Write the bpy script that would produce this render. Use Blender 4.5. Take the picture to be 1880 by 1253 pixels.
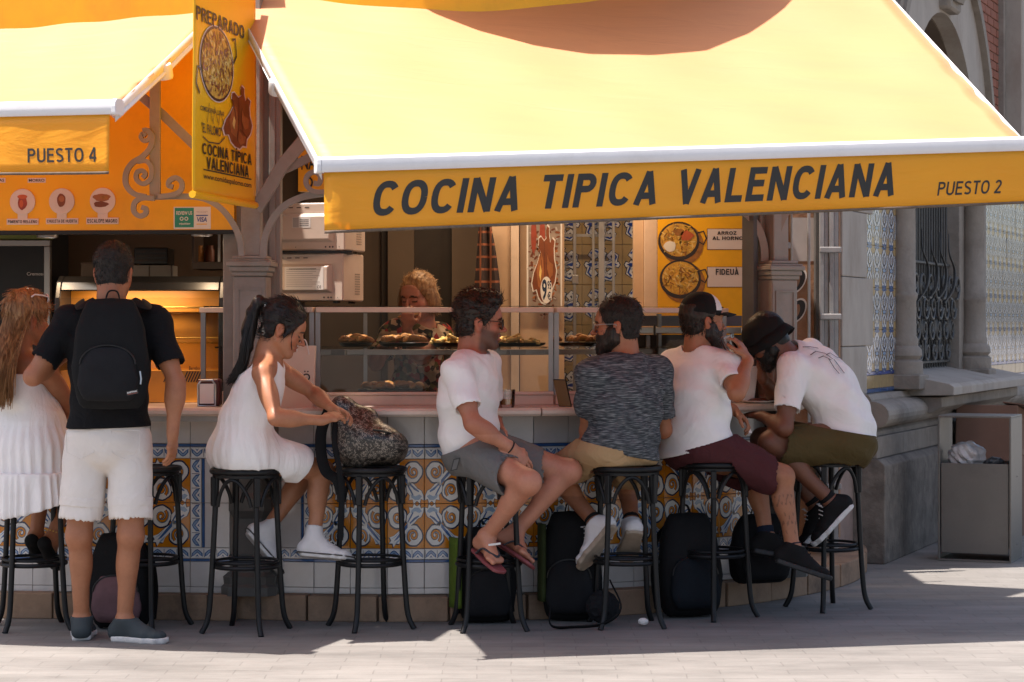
import bpy, bmesh, math, random
import numpy as np
from mathutils import Vector, Matrix, Quaternion
from mathutils.geometry import tessellate_polygon

for o in list(bpy.data.objects):
    bpy.data.objects.remove(o, do_unlink=True)
scene = bpy.context.scene
COL = scene.collection
rnd = random.Random(7)

# ------------------------------------------------------------------ camera
F, CX, HY, CH = 4100.0, 940.0, 600.0, 1.45       # focal length in photo pixels, principal column, horizon row, eye height
cam_data = bpy.data.cameras.new('camera')
cam = bpy.data.objects.new('camera', cam_data); COL.objects.link(cam)
cam.location = (0, 0, CH)
cam.rotation_euler = (math.radians(90), 0, 0)
cam_data.sensor_width = 36.0
cam_data.lens = 36.0 * F / 1880.0
cam_data.shift_y = -(626.5 - HY) / 1880.0
cam_data.clip_start = 0.1
cam_data.clip_end = 900
cam_data.dof.use_dof = True
cam_data.dof.focus_distance = 10.6
cam_data.dof.aperture_fstop = 11.0
scene.camera = cam

# ------------------------------------------------------------------ sky, sun, exposure
SUN = Vector((0.342, 0.085, -1.0)).normalized()     # direction the light travels
el = math.asin(-SUN.z)
world = bpy.data.worlds.new('World'); scene.world = world
world.use_nodes = True
nt = world.node_tree
for n in list(nt.nodes): nt.nodes.remove(n)
sky = nt.nodes.new('ShaderNodeTexSky'); sky.sky_type = 'NISHITA'; sky.sun_disc = False
sky.sun_elevation = el
sky.sun_rotation = math.atan2(-SUN.x, -SUN.y)
sky.dust_density = 3.0; sky.ozone_density = .6
bg = nt.nodes.new('ShaderNodeBackground'); bg.inputs[1].default_value = 0.078
wo = nt.nodes.new('ShaderNodeOutputWorld')
nt.links.new(sky.outputs[0], bg.inputs[0]); nt.links.new(bg.outputs[0], wo.inputs[0])
sd = bpy.data.lights.new('sun', 'SUN'); sd.energy = 3.45; sd.angle = math.radians(0.53); sd.color = (1.0, 0.93, 0.86)
so = bpy.data.objects.new('sun', sd); COL.objects.link(so)
so.rotation_euler = SUN.to_track_quat('-Z', 'Y').to_euler()
so.location = (-3, 8, 12)
vs = scene.view_settings
vs.view_transform = 'Standard'; vs.look = 'None'; vs.exposure = 1.55; vs.gamma = 1.0; vs.use_white_balance = True; vs.white_balance_temperature = 6750; vs.white_balance_tint = 12; vs.use_curve_mapping = False
scene.render.engine = 'CYCLES'
scene.cycles.max_bounces = 8
scene.cycles.diffuse_bounces = 5
scene.cycles.glossy_bounces = 4
scene.cycles.transmission_bounces = 8
scene.cycles.transparent_max_bounces = 12
scene.cycles.caustics_reflective = False
scene.cycles.caustics_refractive = False
scene.cycles.use_denoising = True
scene.cycles.sample_clamp_indirect = 6.0

# ------------------------------------------------------------------ geometry helpers
def at(px, py, Y):
    """world point seen at a photo pixel and standing Y metres in front of the camera"""
    return Vector(((px - CX) * Y / F, Y, CH - (py - HY) * Y / F))
def V(*a): return Vector(a)

MATS = {}
def mat(name, col, rough=.6, metal=0., var=.12, vs_=6., bump=0., bs=60., spec=.5, stretch=(1, 1, 1), dirt=None, dirt_s=3., dirt_a=.5, coat=0., sub=0., sheen=0.):
    m = bpy.data.materials.new(name); m.use_nodes = True
    t = m.node_tree; b = t.nodes['Principled BSDF']; L = t.links.new
    b.inputs['Roughness'].default_value = rough; b.inputs['Metallic'].default_value = metal
    b.inputs['Specular IOR Level'].default_value = spec
    if coat: b.inputs['Coat Weight'].default_value = coat; b.inputs['Coat Roughness'].default_value = .08
    if sheen: b.inputs['Sheen Weight'].default_value = sheen
    if sub:
        b.inputs['Subsurface Weight'].default_value = sub; b.inputs['Subsurface Radius'].default_value = (.02, .008, .004); b.inputs['Subsurface Scale'].default_value = .5
    tc = t.nodes.new('ShaderNodeTexCoord'); mp = t.nodes.new('ShaderNodeMapping'); mp.inputs['Scale'].default_value = stretch
    L(tc.outputs['Object'], mp.inputs[0])
    nz = t.nodes.new('ShaderNodeTexNoise'); nz.inputs['Scale'].default_value = vs_; nz.inputs['Detail'].default_value = 5; nz.inputs['Roughness'].default_value = .62
    L(mp.outputs[0], nz.inputs['Vector'])
    cr = t.nodes.new('ShaderNodeMapRange'); cr.inputs[1].default_value = .25; cr.inputs[2].default_value = .75
    cr.inputs[3].default_value = 1 - var; cr.inputs[4].default_value = 1 + var
    L(nz.outputs[0], cr.inputs[0])
    mx = t.nodes.new('ShaderNodeMix'); mx.data_type = 'RGBA'; mx.blend_type = 'MULTIPLY'; mx.inputs[0].default_value = 1
    mx.inputs[6].default_value = (*col[:3], 1); L(cr.outputs[0], mx.inputs[7])
    out = mx.outputs[2]
    if dirt:
        n2 = t.nodes.new('ShaderNodeTexNoise'); n2.inputs['Scale'].default_value = dirt_s; n2.inputs['Detail'].default_value = 7; n2.inputs['Roughness'].default_value = .7
        L(mp.outputs[0], n2.inputs['Vector'])
        r2 = t.nodes.new('ShaderNodeMapRange'); r2.inputs[1].default_value = .48; r2.inputs[2].default_value = .72; r2.inputs[3].default_value = 0; r2.inputs[4].default_value = dirt_a
        L(n2.outputs[0], r2.inputs[0])
        m2 = t.nodes.new('ShaderNodeMix'); m2.data_type = 'RGBA'; L(r2.outputs[0], m2.inputs[0]); L(out, m2.inputs[6]); m2.inputs[7].default_value = (*dirt, 1)
        out = m2.outputs[2]
    L(out, b.inputs['Base Color'])
    if bump:
        n3 = t.nodes.new('ShaderNodeTexNoise'); n3.inputs['Scale'].default_value = bs; n3.inputs['Detail'].default_value = 6
        L(mp.outputs[0], n3.inputs['Vector'])
        bp = t.nodes.new('ShaderNodeBump'); bp.inputs['Strength'].default_value = min(1, bump); bp.inputs['Distance'].default_value = .01
        L(n3.outputs[0], bp.inputs['Height']); L(bp.outputs[0], b.inputs['Normal'])
    MATS[name] = m
    return m

def world_of(o):
    if o.parent is None: return o.matrix_basis.copy()
    return world_of(o.parent) @ o.matrix_parent_inverse @ o.matrix_basis
def parent_to(c, p):
    c.parent = p
    c.matrix_parent_inverse = world_of(p).inverted()
    return c
def tag(o, label=None, cat=None, group=None, kind=None):
    if label: o['label'] = label
    if cat: o['category'] = cat
    if group: o['group'] = group
    if kind: o['kind'] = kind
    return o
def thing(name, label, cat, loc, group=None):
    o = bpy.data.objects.new(name, None); COL.objects.link(o)
    o.location = loc; o.empty_display_size = .1
    return tag(o, label, cat, group)
def as_mat(m): return MATS[m] if isinstance(m, str) else m

class MB:
    """collects faces, then links them as one mesh object"""
    def __init__(s): s.v = []; s.f = []; s.m = []; s.sm = []; s.mats = []; s.cur = 0; s.smooth = False
    def mat(s, m):
        m = as_mat(m)
        if m not in s.mats: s.mats.append(m)
        s.cur = s.mats.index(m); return s
    def face(s, idx, smooth=None):
        s.f.append(tuple(idx)); s.m.append(s.cur); s.sm.append(s.smooth if smooth is None else smooth)
    def add(s, verts, faces, smooth=None):
        b = len(s.v); s.v += [tuple(p) for p in verts]
        for f in faces: s.face([b + i for i in f], smooth)
    def box(s, lo, hi, M=None, ch=0.):
        x0, y0, z0 = lo; x1, y1, z1 = hi
        if ch <= 0:
            P = [(x0,y0,z0),(x1,y0,z0),(x1,y1,z0),(x0,y1,z0),(x0,y0,z1),(x1,y0,z1),(x1,y1,z1),(x0,y1,z1)]
            Fs = [(0,3,2,1),(4,5,6,7),(0,1,5,4),(1,2,6,5),(2,3,7,6),(3,0,4,7)]
        else:
            bm = bmesh.new(); bmesh.ops.create_cube(bm, size=1)
            for v in bm.verts: v.co = Vector(((x0+x1)/2+v.co.x*(x1-x0), (y0+y1)/2+v.co.y*(y1-y0), (z0+z1)/2+v.co.z*(z1-z0)))
            bmesh.ops.bevel(bm, geom=bm.edges[:], offset=ch, segments=1, profile=.5, affect='EDGES')
            bm.verts.index_update(); P = [v.co.copy() for v in bm.verts]; Fs = [[v.index for v in f.verts] for f in bm.faces]; bm.free()
        if M is not None: P = [M @ Vector(p) for p in P]
        s.add(P, Fs); return s
    def tube(s, path, r, n=8, closed=False, cap=True, flat=None, up=None):
        path = [Vector(p) for p in path]; N = len(path)
        rs = r if hasattr(r, '__len__') else [r] * N
        rings = []; prev = None
        for i, p in enumerate(path):
            if closed: d = path[(i+1) % N] - path[i-1]
            else: d = path[min(i+1, N-1)] - path[max(i-1, 0)]
            if d.length < 1e-9: d = Vector((0, 0, 1))
            d.normalize()
            if prev is None:
                u = Vector(up) if up is not None else (Vector((0,0,1)) if abs(d.z) < .9 else Vector((1,0,0)))
                a = (u - d * u.dot(d)).normalized()
            else: a = (prev - d * prev.dot(d)).normalized()
            prev = a; b = d.cross(a)
            fl = flat if flat else 1.
            rings.append([p + a * (rs[i]*fl*math.cos(2*math.pi*k/n)) + b * (rs[i]*math.sin(2*math.pi*k/n)) for k in range(n)])
        base = len(s.v)
        for rg in rings: s.v += [tuple(q) for q in rg]
        M = N if closed else N - 1
        for i in range(M):
            j = (i+1) % N
            for k in range(n):
                l = (k+1) % n
                s.face((base+i*n+k, base+i*n+l, base+j*n+l, base+j*n+k), True)
        if cap and not closed:
            s.face([base+k for k in range(n)][::-1], False); s.face([base+(N-1)*n+k for k in range(n)], False)
        return s
    def lathe(s, prof, n=24, c=(0,0,0), M=None, cap=True):
        c = Vector(c); base = len(s.v)
        for (r, z) in prof:
            for k in range(n):
                a = 2*math.pi*k/n; p = Vector((r*math.cos(a), r*math.sin(a), z))
                p = (M @ p if M is not None else p) + c; s.v.append(tuple(p))
        for i in range(len(prof)-1):
            for k in range(n):
                l = (k+1) % n
                s.face((base+i*n+k, base+i*n+l, base+(i+1)*n+l, base+(i+1)*n+k), True)
        if cap:
            s.face([base+k for k in range(n)][::-1], False); s.face([base+(len(prof)-1)*n+k for k in range(n)], False)
        return s
    def prism(s, pts, O, U, W, N, thick):
        """polygon (u,w) in plane O,U,W extruded along N by thick"""
        O, U, W, N = Vector(O), Vector(U), Vector(W), Vector(N)
        a = [O + U*p[0] + W*p[1] for p in pts]; b = [q + N*thick for q in a]; n = len(pts)
        tr = tessellate_polygon([[Vector((p[0], p[1], 0)) for p in pts]])
        base = len(s.v); s.v += [tuple(q) for q in a + b]
        for t in tr:
            s.face([base+i for i in t], False); s.face([base+n+i for i in t[::-1]], False)
        for i in range(n):
            j = (i+1) % n; s.face((base+i, base+j, base+n+j, base+n+i))
        return s
    def grid(s, P, smooth=True, flip=False):
        """P[i][j] lattice of points"""
        R, C = len(P), len(P[0]); base = len(s.v)
        for r in P: s.v += [tuple(q) for q in r]
        for i in range(R-1):
            for j in range(C-1):
                q = (base+i*C+j, base+i*C+j+1, base+(i+1)*C+j+1, base+(i+1)*C+j)
                s.face(q[::-1] if flip else q, smooth)
        return s
    def mesh(s, name, default=None, fix=True):
        me = bpy.data.meshes.new(name); me.from_pydata(s.v, [], s.f)
        ms = s.mats or [as_mat(default)]
        for m in ms: me.materials.append(m)
        me.polygons.foreach_set('material_index', s.m); me.polygons.foreach_set('use_smooth', s.sm)
        me.update()
        if fix:
            bm = bmesh.new(); bm.from_mesh(me); bmesh.ops.recalc_face_normals(bm, faces=bm.faces); bm.to_mesh(me); bm.free()
        if any(s.sm): me.set_sharp_from_angle(angle=math.radians(42))
        return me
    def build(s, name, m=None, parent=None, bevel=0., fix=True):
        if m is not None and not s.mats: s.mats = [as_mat(m)]
        return link(name, s.mesh(name, m, fix), parent, bevel)
def link(name, me, parent=None, bevel=0.):
    o = bpy.data.objects.new(name, me); COL.objects.link(o)
    if parent is not None: parent_to(o, parent)
    if bevel:
        b = o.modifiers.new('bevel', 'BEVEL'); b.width = bevel; b.segments = 2; b.limit_method = 'ANGLE'; b.angle_limit = math.radians(40)
    return o
def frame(O, x, y, z):
    """matrix with columns x,y,z at O"""
    M = Matrix.Identity(4)
    for i, a in enumerate((x, y, z)):
        a = Vector(a)
        for k in range(3): M[k][i] = a[k]
    for k in range(3): M[k][3] = O[k]
    return M
def bez(p0, p1, p2, p3, n=10):
    p0, p1, p2, p3 = map(Vector, (p0, p1, p2, p3))
    return [p0*(1-t)**3 + p1*3*t*(1-t)**2 + p2*3*t*t*(1-t) + p3*t**3 for t in [i/n for i in range(n+1)]]
def smooth_path(pts, n=6):
    """Catmull-Rom through points"""
    P = [Vector(p) for p in pts]; P = [P[0]*2-P[1]] + P + [P[-1]*2-P[-2]]; out = []
    for i in range(1, len(P)-2):
        for k in range(n):
            t = k/n; a, b, c, d = P[i-1], P[i], P[i+1], P[i+2]
            out.append(.5*((2*b)+(c-a)*t+(2*a-5*b+4*c-d)*t*t+(3*b-a-3*c+d)*t**3))
    out.append(P[-2]); return out

# ---- grotesque capitals drawn from strokes (cell 1 high; each: advance width, list of centre lines)
def _arc(cx, cy, rx, ry, a0, a1, n=14, e=2.5):
    P = []
    for i in range(n+1):
        t = math.radians(a0+(a1-a0)*i/n); c, s = math.cos(t), math.sin(t)
        P.append((cx+rx*math.copysign(abs(c)**(2/e), c), cy+ry*math.copysign(abs(s)**(2/e), s)))
    return P
def glyphs(w):
    h = w/2; G = {}
    G['A'] = (.70, [[(h*.9,0),(.35,1-.0)],[(.70-h*.9,0),(.35,1)],[(.17,.27),(.53,.27)]])
    G['B'] = (.66, [[(h,0),(h,1)],[(h,1-h),(.35,1-h)]+_arc(.35,.77,.23,.23-h,90,-90,8,2)+[(h,.54)],[(h,.54),(.38,.54)]+_arc(.38,.27,.24,.27-h,90,-90,8,2)+[(h,h)]])
    G['C'] = (.70, [_arc(.36,.5,.36-h,.5-h,38,322,22,2.4)])
    G['D'] = (.70, [[(h,0),(h,1)],[(h,1-h),(.30,1-h)]+_arc(.30,.5,.40-h,.5-h,90,-90,12,2.2)+[(h,h)]])
    G['E'] = (.60, [[(h,0),(h,1)],[(h,1-h),(.58,1-h)],[(h,.53),(.54,.53)],[(h,h),(.60,h)]])
    G['F'] = (.56, [[(h,0),(h,1)],[(h,1-h),(.56,1-h)],[(h,.53),(.50,.53)]])
    G['G'] = (.74, [_arc(.37,.5,.37-h,.5-h,40,310,22,2.4),[(.74-h,.10),(.74-h,.48)],[(.40,.46),(.74,.46)]])
    G['H'] = (.68, [[(h,0),(h,1)],[(.68-h,0),(.68-h,1)],[(h,.53),(.68-h,.53)]])
    G['I'] = (w, [[(h,0),(h,1)]])
    G['J'] = (.52, [[(.52-h,1),(.52-h,.28)]+_arc(.26,.26,.26-h,.26-h,0,-180,8,2)])
    G['L'] = (.56, [[(h,0),(h,1)],[(h,h),(.56,h)]])
    G['M'] = (.82, [[(h,0),(h,1)],[(.82-h,0),(.82-h,1)],[(h,1),(.41,.12)],[(.82-h,1),(.41,.12)]])
    G['N'] = (.68, [[(h,0),(h,1)],[(.68-h,0),(.68-h,1)],[(h,1-.02),(.68-h,.02)]])
    G['O'] = (.74, [_arc(.37,.5,.37-h,.5-h,0,360,28,2.35)])
    G['P'] = (.62, [[(h,0),(h,1)],[(h,1-h),(.36,1-h)]+_arc(.36,.72,.26-h,.28-h,90,-90,8,2)+[(h,.44+h)]])
    G['R'] = (.66, [[(h,0),(h,1)],[(h,1-h),(.36,1-h)]+_arc(.36,.73,.28-h,.27-h,90,-90,8,2)+[(h,.46+h)],[(.36,.50),(.62-h*.3,0)]])
    G['S'] = (.64, [_arc(.32,.73,.32-h,.27-h,30,180,10,2.2)+[(.14,.60),(.32,.51),(.50,.42)]+_arc(.32,.27,.32-h,.27-h,0,-150,10,2.2)])
    G['T'] = (.60, [[(.30,0),(.30,1)],[(0,1-h),(.60,1-h)]])
    G['U'] = (.68, [[(h,1),(h,.32)]+_arc(.34,.32,.34-h,.32-h,180,360,14,2.2)+[(.68-h,1)]])
    G['V'] = (.68, [[(h*.9,1),(.34,0)],[(.68-h*.9,1),(.34,0)]])
    G['X'] = (.66, [[(h,1),(.66-h,0)],[(.66-h,1),(h,0)]])
    G['Z'] = (.60, [[(0,1-h),(.60,1-h)],[(.60-h,1-h),(h,h)],[(0,h),(.60,h)]])
    G['2'] = (.58, [_arc(.29,.72,.29-h,.28-h,165,-30,12,2)+[(h,h)],[(0,h),(.58,h)]])
    G['4'] = (.60, [[(.44,0),(.44,1)],[(.44,1),(.04,.32)],[(0,.28),(.60,.28)]])
    G['9'] = (.58, [_arc(.29,.68,.29-h,.32-h,0,360,18,2),[(.58-h,.68)]+_arc(.29,.30,.29-h,.30-h,0,-140,10,2)])
    G['Í'] = (w, [[(h,0),(h,1)],[(h,1.08),(h+.14,1.25)]])
    G['À'] = (.70, G['A'][1]+[[(.35,1.06),(.20,1.22)]])
    return G
# ---- flat printed art and lettering: real thin layers of paint on their carrier
_TX = {}
def txt(s_, bold=.02, shear=0.):
    key = (s_, bold, shear)
    if key in _TX: return _TX[key]
    c = bpy.data.curves.new('t', 'FONT'); c.body = s_; c.size = 1; c.offset = bold; c.shear = shear; c.resolution_u = 3
    o = bpy.data.objects.new('t', c); COL.objects.link(o)
    bpy.context.view_layer.update()
    me = bpy.data.meshes.new_from_object(o.evaluated_get(bpy.context.evaluated_depsgraph_get()))
    vv = [(v.co.x, v.co.y) for v in me.vertices]; ff = [tuple(p.vertices) for p in me.polygons]
    bpy.data.objects.remove(o); bpy.data.curves.remove(c); bpy.data.meshes.remove(me)
    x0 = min(p[0] for p in vv); x1 = max(p[0] for p in vv); y0 = min(p[1] for p in vv); y1 = max(p[1] for p in vv)
    _TX[key] = ([((p[0]-x0)/(x1-x0), (p[1]-y0)/(y1-y0)) for p in vv], ff, (x1-x0)/(y1-y0))
    return _TX[key]
class Art:
    def __init__(s): s.it = []
    def poly(s, pts, m, l=1):
        tr = tessellate_polygon([[Vector((p[0], p[1], 0)) for p in pts]])
        s.it.append((list(pts), [tuple(t) for t in tr], m, l)); return s
    def rect(s, x0, y0, x1, y1, m, l=1): return s.poly([(x0,y0),(x1,y0),(x1,y1),(x0,y1)], m, l)
    def disc(s, x, y, rx, ry, m, l=1, n=28, wob=0., seed=0, rot=0.):
        r_ = random.Random(seed); ph = [r_.uniform(0, 6.28) for _ in range(4)]
        P = []
        for i in range(n):
            a = 2*math.pi*i/n; k = 1 + wob*(math.sin(3*a+ph[0])*.5+math.sin(5*a+ph[1])*.4+math.sin(8*a+ph[2])*.3)
            u, w = rx*k*math.cos(a), ry*k*math.sin(a)
            P.append((x+u*math.cos(rot)-w*math.sin(rot), y+u*math.sin(rot)+w*math.cos(rot)))
        return s.poly(P, m, l)
    def line(s, pts, w, m, l=1):
        N = len(pts); ws = w if hasattr(w, '__len__') else [w]*N; A = []; B = []
        for i, p in enumerate(pts):
            q0 = pts[max(i-1, 0)]; q1 = pts[min(i+1, N-1)]; dx, dy = q1[0]-q0[0], q1[1]-q0[1]; L = math.hypot(dx, dy) or 1
            nx, ny = -dy/L, dx/L; A.append((p[0]+nx*ws[i]/2, p[1]+ny*ws[i]/2)); B.append((p[0]-nx*ws[i]/2, p[1]-ny*ws[i]/2))
        s.it.append((A+B, [(i+1, i, N+i, N+i+1) for i in range(N-1)], m, l)); return s
    def ring(s, x, y, rx, ry, w, m, l=1, n=28):
        return s.line([(x+rx*math.cos(2*math.pi*i/n), y+ry*math.sin(2*math.pi*i/n)) for i in range(n+1)], w, m, l)
    def text(s, t, x, y, w, h, m, l=2, bold=.02, shear=0., slope=0.):
        vv, ff, asp = txt(t, bold, shear)
        if w is None: w = h*asp
        s.it.append(([(x+p[0]*w, y+p[1]*h+slope*p[0]*w) for p in vv], ff, m, l)); return s
    def caps(s, t, x, y, w, h, m, l=2, wt=.16, shear=0.):
        """bold grotesque capitals fitted into a box"""
        G = glyphs(wt); cur = 0.; S_ = []
        for ch in t:
            if ch == ' ': cur += .34; continue
            if ch not in G: continue
            adv, st = G[ch]; S_ += [[(cur+p[0], p[1]) for p in q] for q in st]; cur += adv+.13
        tot = cur-.13+shear
        for i, q in enumerate(S_):
            # butt ends: polyline widened in glyph space, then fitted
            o = Art(); o.line(q, wt, m, l)
            pts, fs, _, _ = o.it[0]
            s.it.append(([(x+(p[0]+shear*p[1])/tot*w, y+p[1]*h) for p in pts], fs, m, l + (i % 5)*.12))
        return s
    def tr(s, fn):
        o = Art()
        o.it = [([fn(p) for p in pts], fs, m, l) for pts, fs, m, l in s.it]; return o
    def into(s, mb, O, U, W, N, dl=.0007, warp=None):
        O, U, W, N = Vector(O), Vector(U), Vector(W), Vector(N)
        for pts, fs, m, l in s.it:
            mb.mat(m)
            P = [warp(p[0], p[1], l*dl) if warp else O + U*p[0] + W*p[1] + N*(l*dl) for p in pts]
            b = len(mb.v); mb.v += [tuple(q) for q in P]
            for f in fs:
                a, c_, d = P[f[0]], P[f[1]], P[f[2]]
                nn = (Vector(c_)-Vector(a)).cross(Vector(d)-Vector(a))
                mb.face([b+i for i in (f if nn.dot(N) >= 0 else f[::-1])], False)
        return mb
    def build(s, name, O, U, W, N, parent=None, dl=.0007, warp=None):
        mb = MB(); s.into(mb, O, U, W, N, dl, warp)
        return link(name, mb.mesh(name, fix=False), parent)
def spiral(cx, cy, r0, r1, a0, turns, n=26):
    return [(cx+(r0+(r1-r0)*(i/n)**.8)*math.cos(a0+turns*2*math.pi*i/n), cy+(r0+(r1-r0)*(i/n)**.8)*math.sin(a0+turns*2*math.pi*i/n)) for i in range(n+1)]

# ------------------------------------------------------------------ materials
mat('iron_black', (.007,.007,.0075), .45, 0, .2, 20, .08, 90, spec=.3, dirt=(.03,.03,.03), dirt_a=.2)
mat('column_grey', (.27,.238,.205), .55, 0, .12, 4, .08, 40, dirt=(.16,.12,.09), dirt_s=5, dirt_a=.5)
mat('rail_white', (.74,.74,.76), .4, 0, .05, 3, 0, dirt=(.35,.3,.26), dirt_s=6, dirt_a=.22)
mat('cream', (.62,.43,.28), .5, 0, .07, 3, .03, 30, dirt=(.3,.18,.1), dirt_s=4, dirt_a=.25)
mat('cream_light', (.70,.55,.43), .42, 0, .06, 3, 0, dirt=(.35,.24,.16), dirt_s=6, dirt_a=.3)
mat('marble', (.62,.50,.42), .3, 0, .12, 5, 0, dirt=(.38,.28,.22), dirt_s=7, dirt_a=.4)
mat('tile_white', (.60,.58,.56), .12, 0, .05, 2, .03, 9, coat=.3, dirt=(.40,.36,.32), dirt_s=5, dirt_a=.35)
mat('tile_orange', (.58,.20,.009), .16, 0, .2, 6, .03, 9, coat=.3)
mat('glaze_white', (.70,.69,.66), .14, 0, .10, 12, coat=.3)
mat('glaze_pale', (.25,.36,.50), .14, 0, .2, 14, coat=.3)
mat('glaze_blue', (.04,.11,.27), .14, 0, .25, 14, coat=.3)
mat('glaze_navy', (.018,.028,.06), .14, 0, .2, 14, coat=.3)
mat('glaze_cobalt', (.02,.06,.28), .14, 0, .2, 14, coat=.3)
mat('glaze_ochre', (.46,.24,.05), .16, 0, .2, 10, coat=.3)
mat('tile_ochre', (.40,.28,.13), .18, 0, .18, 8, .03, 9, coat=.2)
mat('grout', (.27,.235,.20), .9, 0, .2, 20)
mat('stone_plinth', (.30,.19,.12), .8, 0, .22, 7, .35, 45, dirt=(.08,.055,.04), dirt_s=4, dirt_a=.7)
mat('stone_pale', (.38,.335,.29), .8, 0, .12, 5, .3, 30, stretch=(1,1,.5), dirt=(.22,.16,.12), dirt_s=3, dirt_a=.5)
mat('stone_dark', (.19,.165,.14), .85, 0, .35, 9, .7, 26, dirt=(.06,.05,.045), dirt_s=5, dirt_a=.75)
mat('stone_worn', (.26,.225,.19), .8, 0, .2, 6, .45, 30, dirt=(.12,.09,.07), dirt_s=4, dirt_a=.6)
mat('stone_rust', (.30,.16,.09), .85, 0, .35, 7, .5, 25, dirt=(.40,.30,.22), dirt_s=6, dirt_a=.6)
mat('brick_red', (.27,.10,.065), .85, 0, .25, 9, .3, 30)
mat('mortar', (.30,.22,.19), .95, 0, .2, 9)
mat('yellow_print', (.90,.48,.008), .45, 0, .06, 2)
mat('yellow_board', (.88,.43,.007), .42, 0, .10, 1.5, dirt=(.40,.16,.02), dirt_s=2.2, dirt_a=.35)
mat('ink', (.018,.016,.015), .5, 0, .1)
mat('ink_soft', (.05,.04,.035), .5)
mat('paper', (.74,.70,.66), .6, 0, .05)
mat('paper_pink', (.70,.58,.50), .6, 0, .05)
mat('label_grey', (.42,.38,.36), .6)
mat('green_print', (.02,.26,.18), .5); mat('blue_print', (.03,.07,.30), .5); mat('gold_print', (.75,.45,.06), .5)
mat('pan_black', (.03,.022,.018), .4, 0, .3, 9)
mat('rice', (.62,.33,.045), .6, 0, .35, 30); mat('rice_dark', (.32,.13,.025), .6, 0, .4, 40); mat('rice_light', (.75,.52,.16), .6, 0, .25, 30)
mat('chicken', (.20,.055,.018), .4, 0, .35, 12); mat('chicken_light', (.34,.12,.04), .4, 0, .3, 12); mat('chicken_dark', (.13,.035,.014), .5, 0, .3, 12)
mat('meat_red', (.30,.05,.025), .5, 0, .35, 20); mat('egg_white', (.78,.72,.6), .5); mat('tomato', (.5,.10,.03), .5, 0, .2)
mat('steel', (.50,.49,.47), .28, .9, .1, 8); mat('steel_dull', (.30,.285,.27), .4, .7, .12, 8)
mat('gate_grey', (.30,.295,.29), .4, .25, .15, 9, dirt=(.14,.12,.11), dirt_s=8, dirt_a=.4)
mat('appliance', (.66,.53,.44), .45, 0, .04, 3, dirt=(.45,.32,.24), dirt_s=5, dirt_a=.25)
mat('black_plastic', (.009,.0085,.0085), .35, 0, .2, 9, spec=.35)
mat('black_matte', (.010,.0095,.0095), .7, 0, .25, 9)
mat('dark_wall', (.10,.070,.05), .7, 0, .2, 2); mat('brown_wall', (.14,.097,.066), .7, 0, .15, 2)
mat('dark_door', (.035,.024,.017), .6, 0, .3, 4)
mat('bin_grey', (.17,.158,.142), .42, .15, .12, 3, .05, 60, dirt=(.06,.05,.045), dirt_s=3, dirt_a=.4)
mat('cardboard', (.20,.105,.07), .8, 0, .15, 4)
mat('red_dark', (.11,.02,.018), .4)
def glass(name, col=(1,1,1), rough=0., alpha=.06, ior=1.45):
    """thin pane: clear with a Fresnel reflection"""
    m = bpy.data.materials.new(name); m.use_nodes = True; t = m.node_tree; L = t.links.new
    for n in list(t.nodes): t.nodes.remove(n)
    o = t.nodes.new('ShaderNodeOutputMaterial'); mx = t.nodes.new('ShaderNodeMixShader'); tr_ = t.nodes.new('ShaderNodeBsdfTransparent'); gl = t.nodes.new('ShaderNodeBsdfGlossy')
    tr_.inputs[0].default_value = (*col, 1); gl.inputs['Roughness'].default_value = rough
    fr = t.nodes.new('ShaderNodeFresnel'); fr.inputs[0].default_value = ior
    ad = t.nodes.new('ShaderNodeMath'); ad.operation = 'ADD'; ad.inputs[1].default_value = alpha
    L(fr.outputs[0], ad.inputs[0]); L(ad.outputs[0], mx.inputs[0]); L(tr_.outputs[0], mx.inputs[1]); L(gl.outputs[0], mx.inputs[2]); L(mx.outputs[0], o.inputs[0])
    MATS[name] = m; return m
glass('pane_glass', (.93,.93,.92), 0., .0, 1.35)
glass('cup_glass', (.95,.95,.95), 0., .05)
glass('lens_dark', (.03,.03,.035), 0., .08)
mat('beer', (.60,.22,.03), .1, 0, .05, coat=.5)
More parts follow.
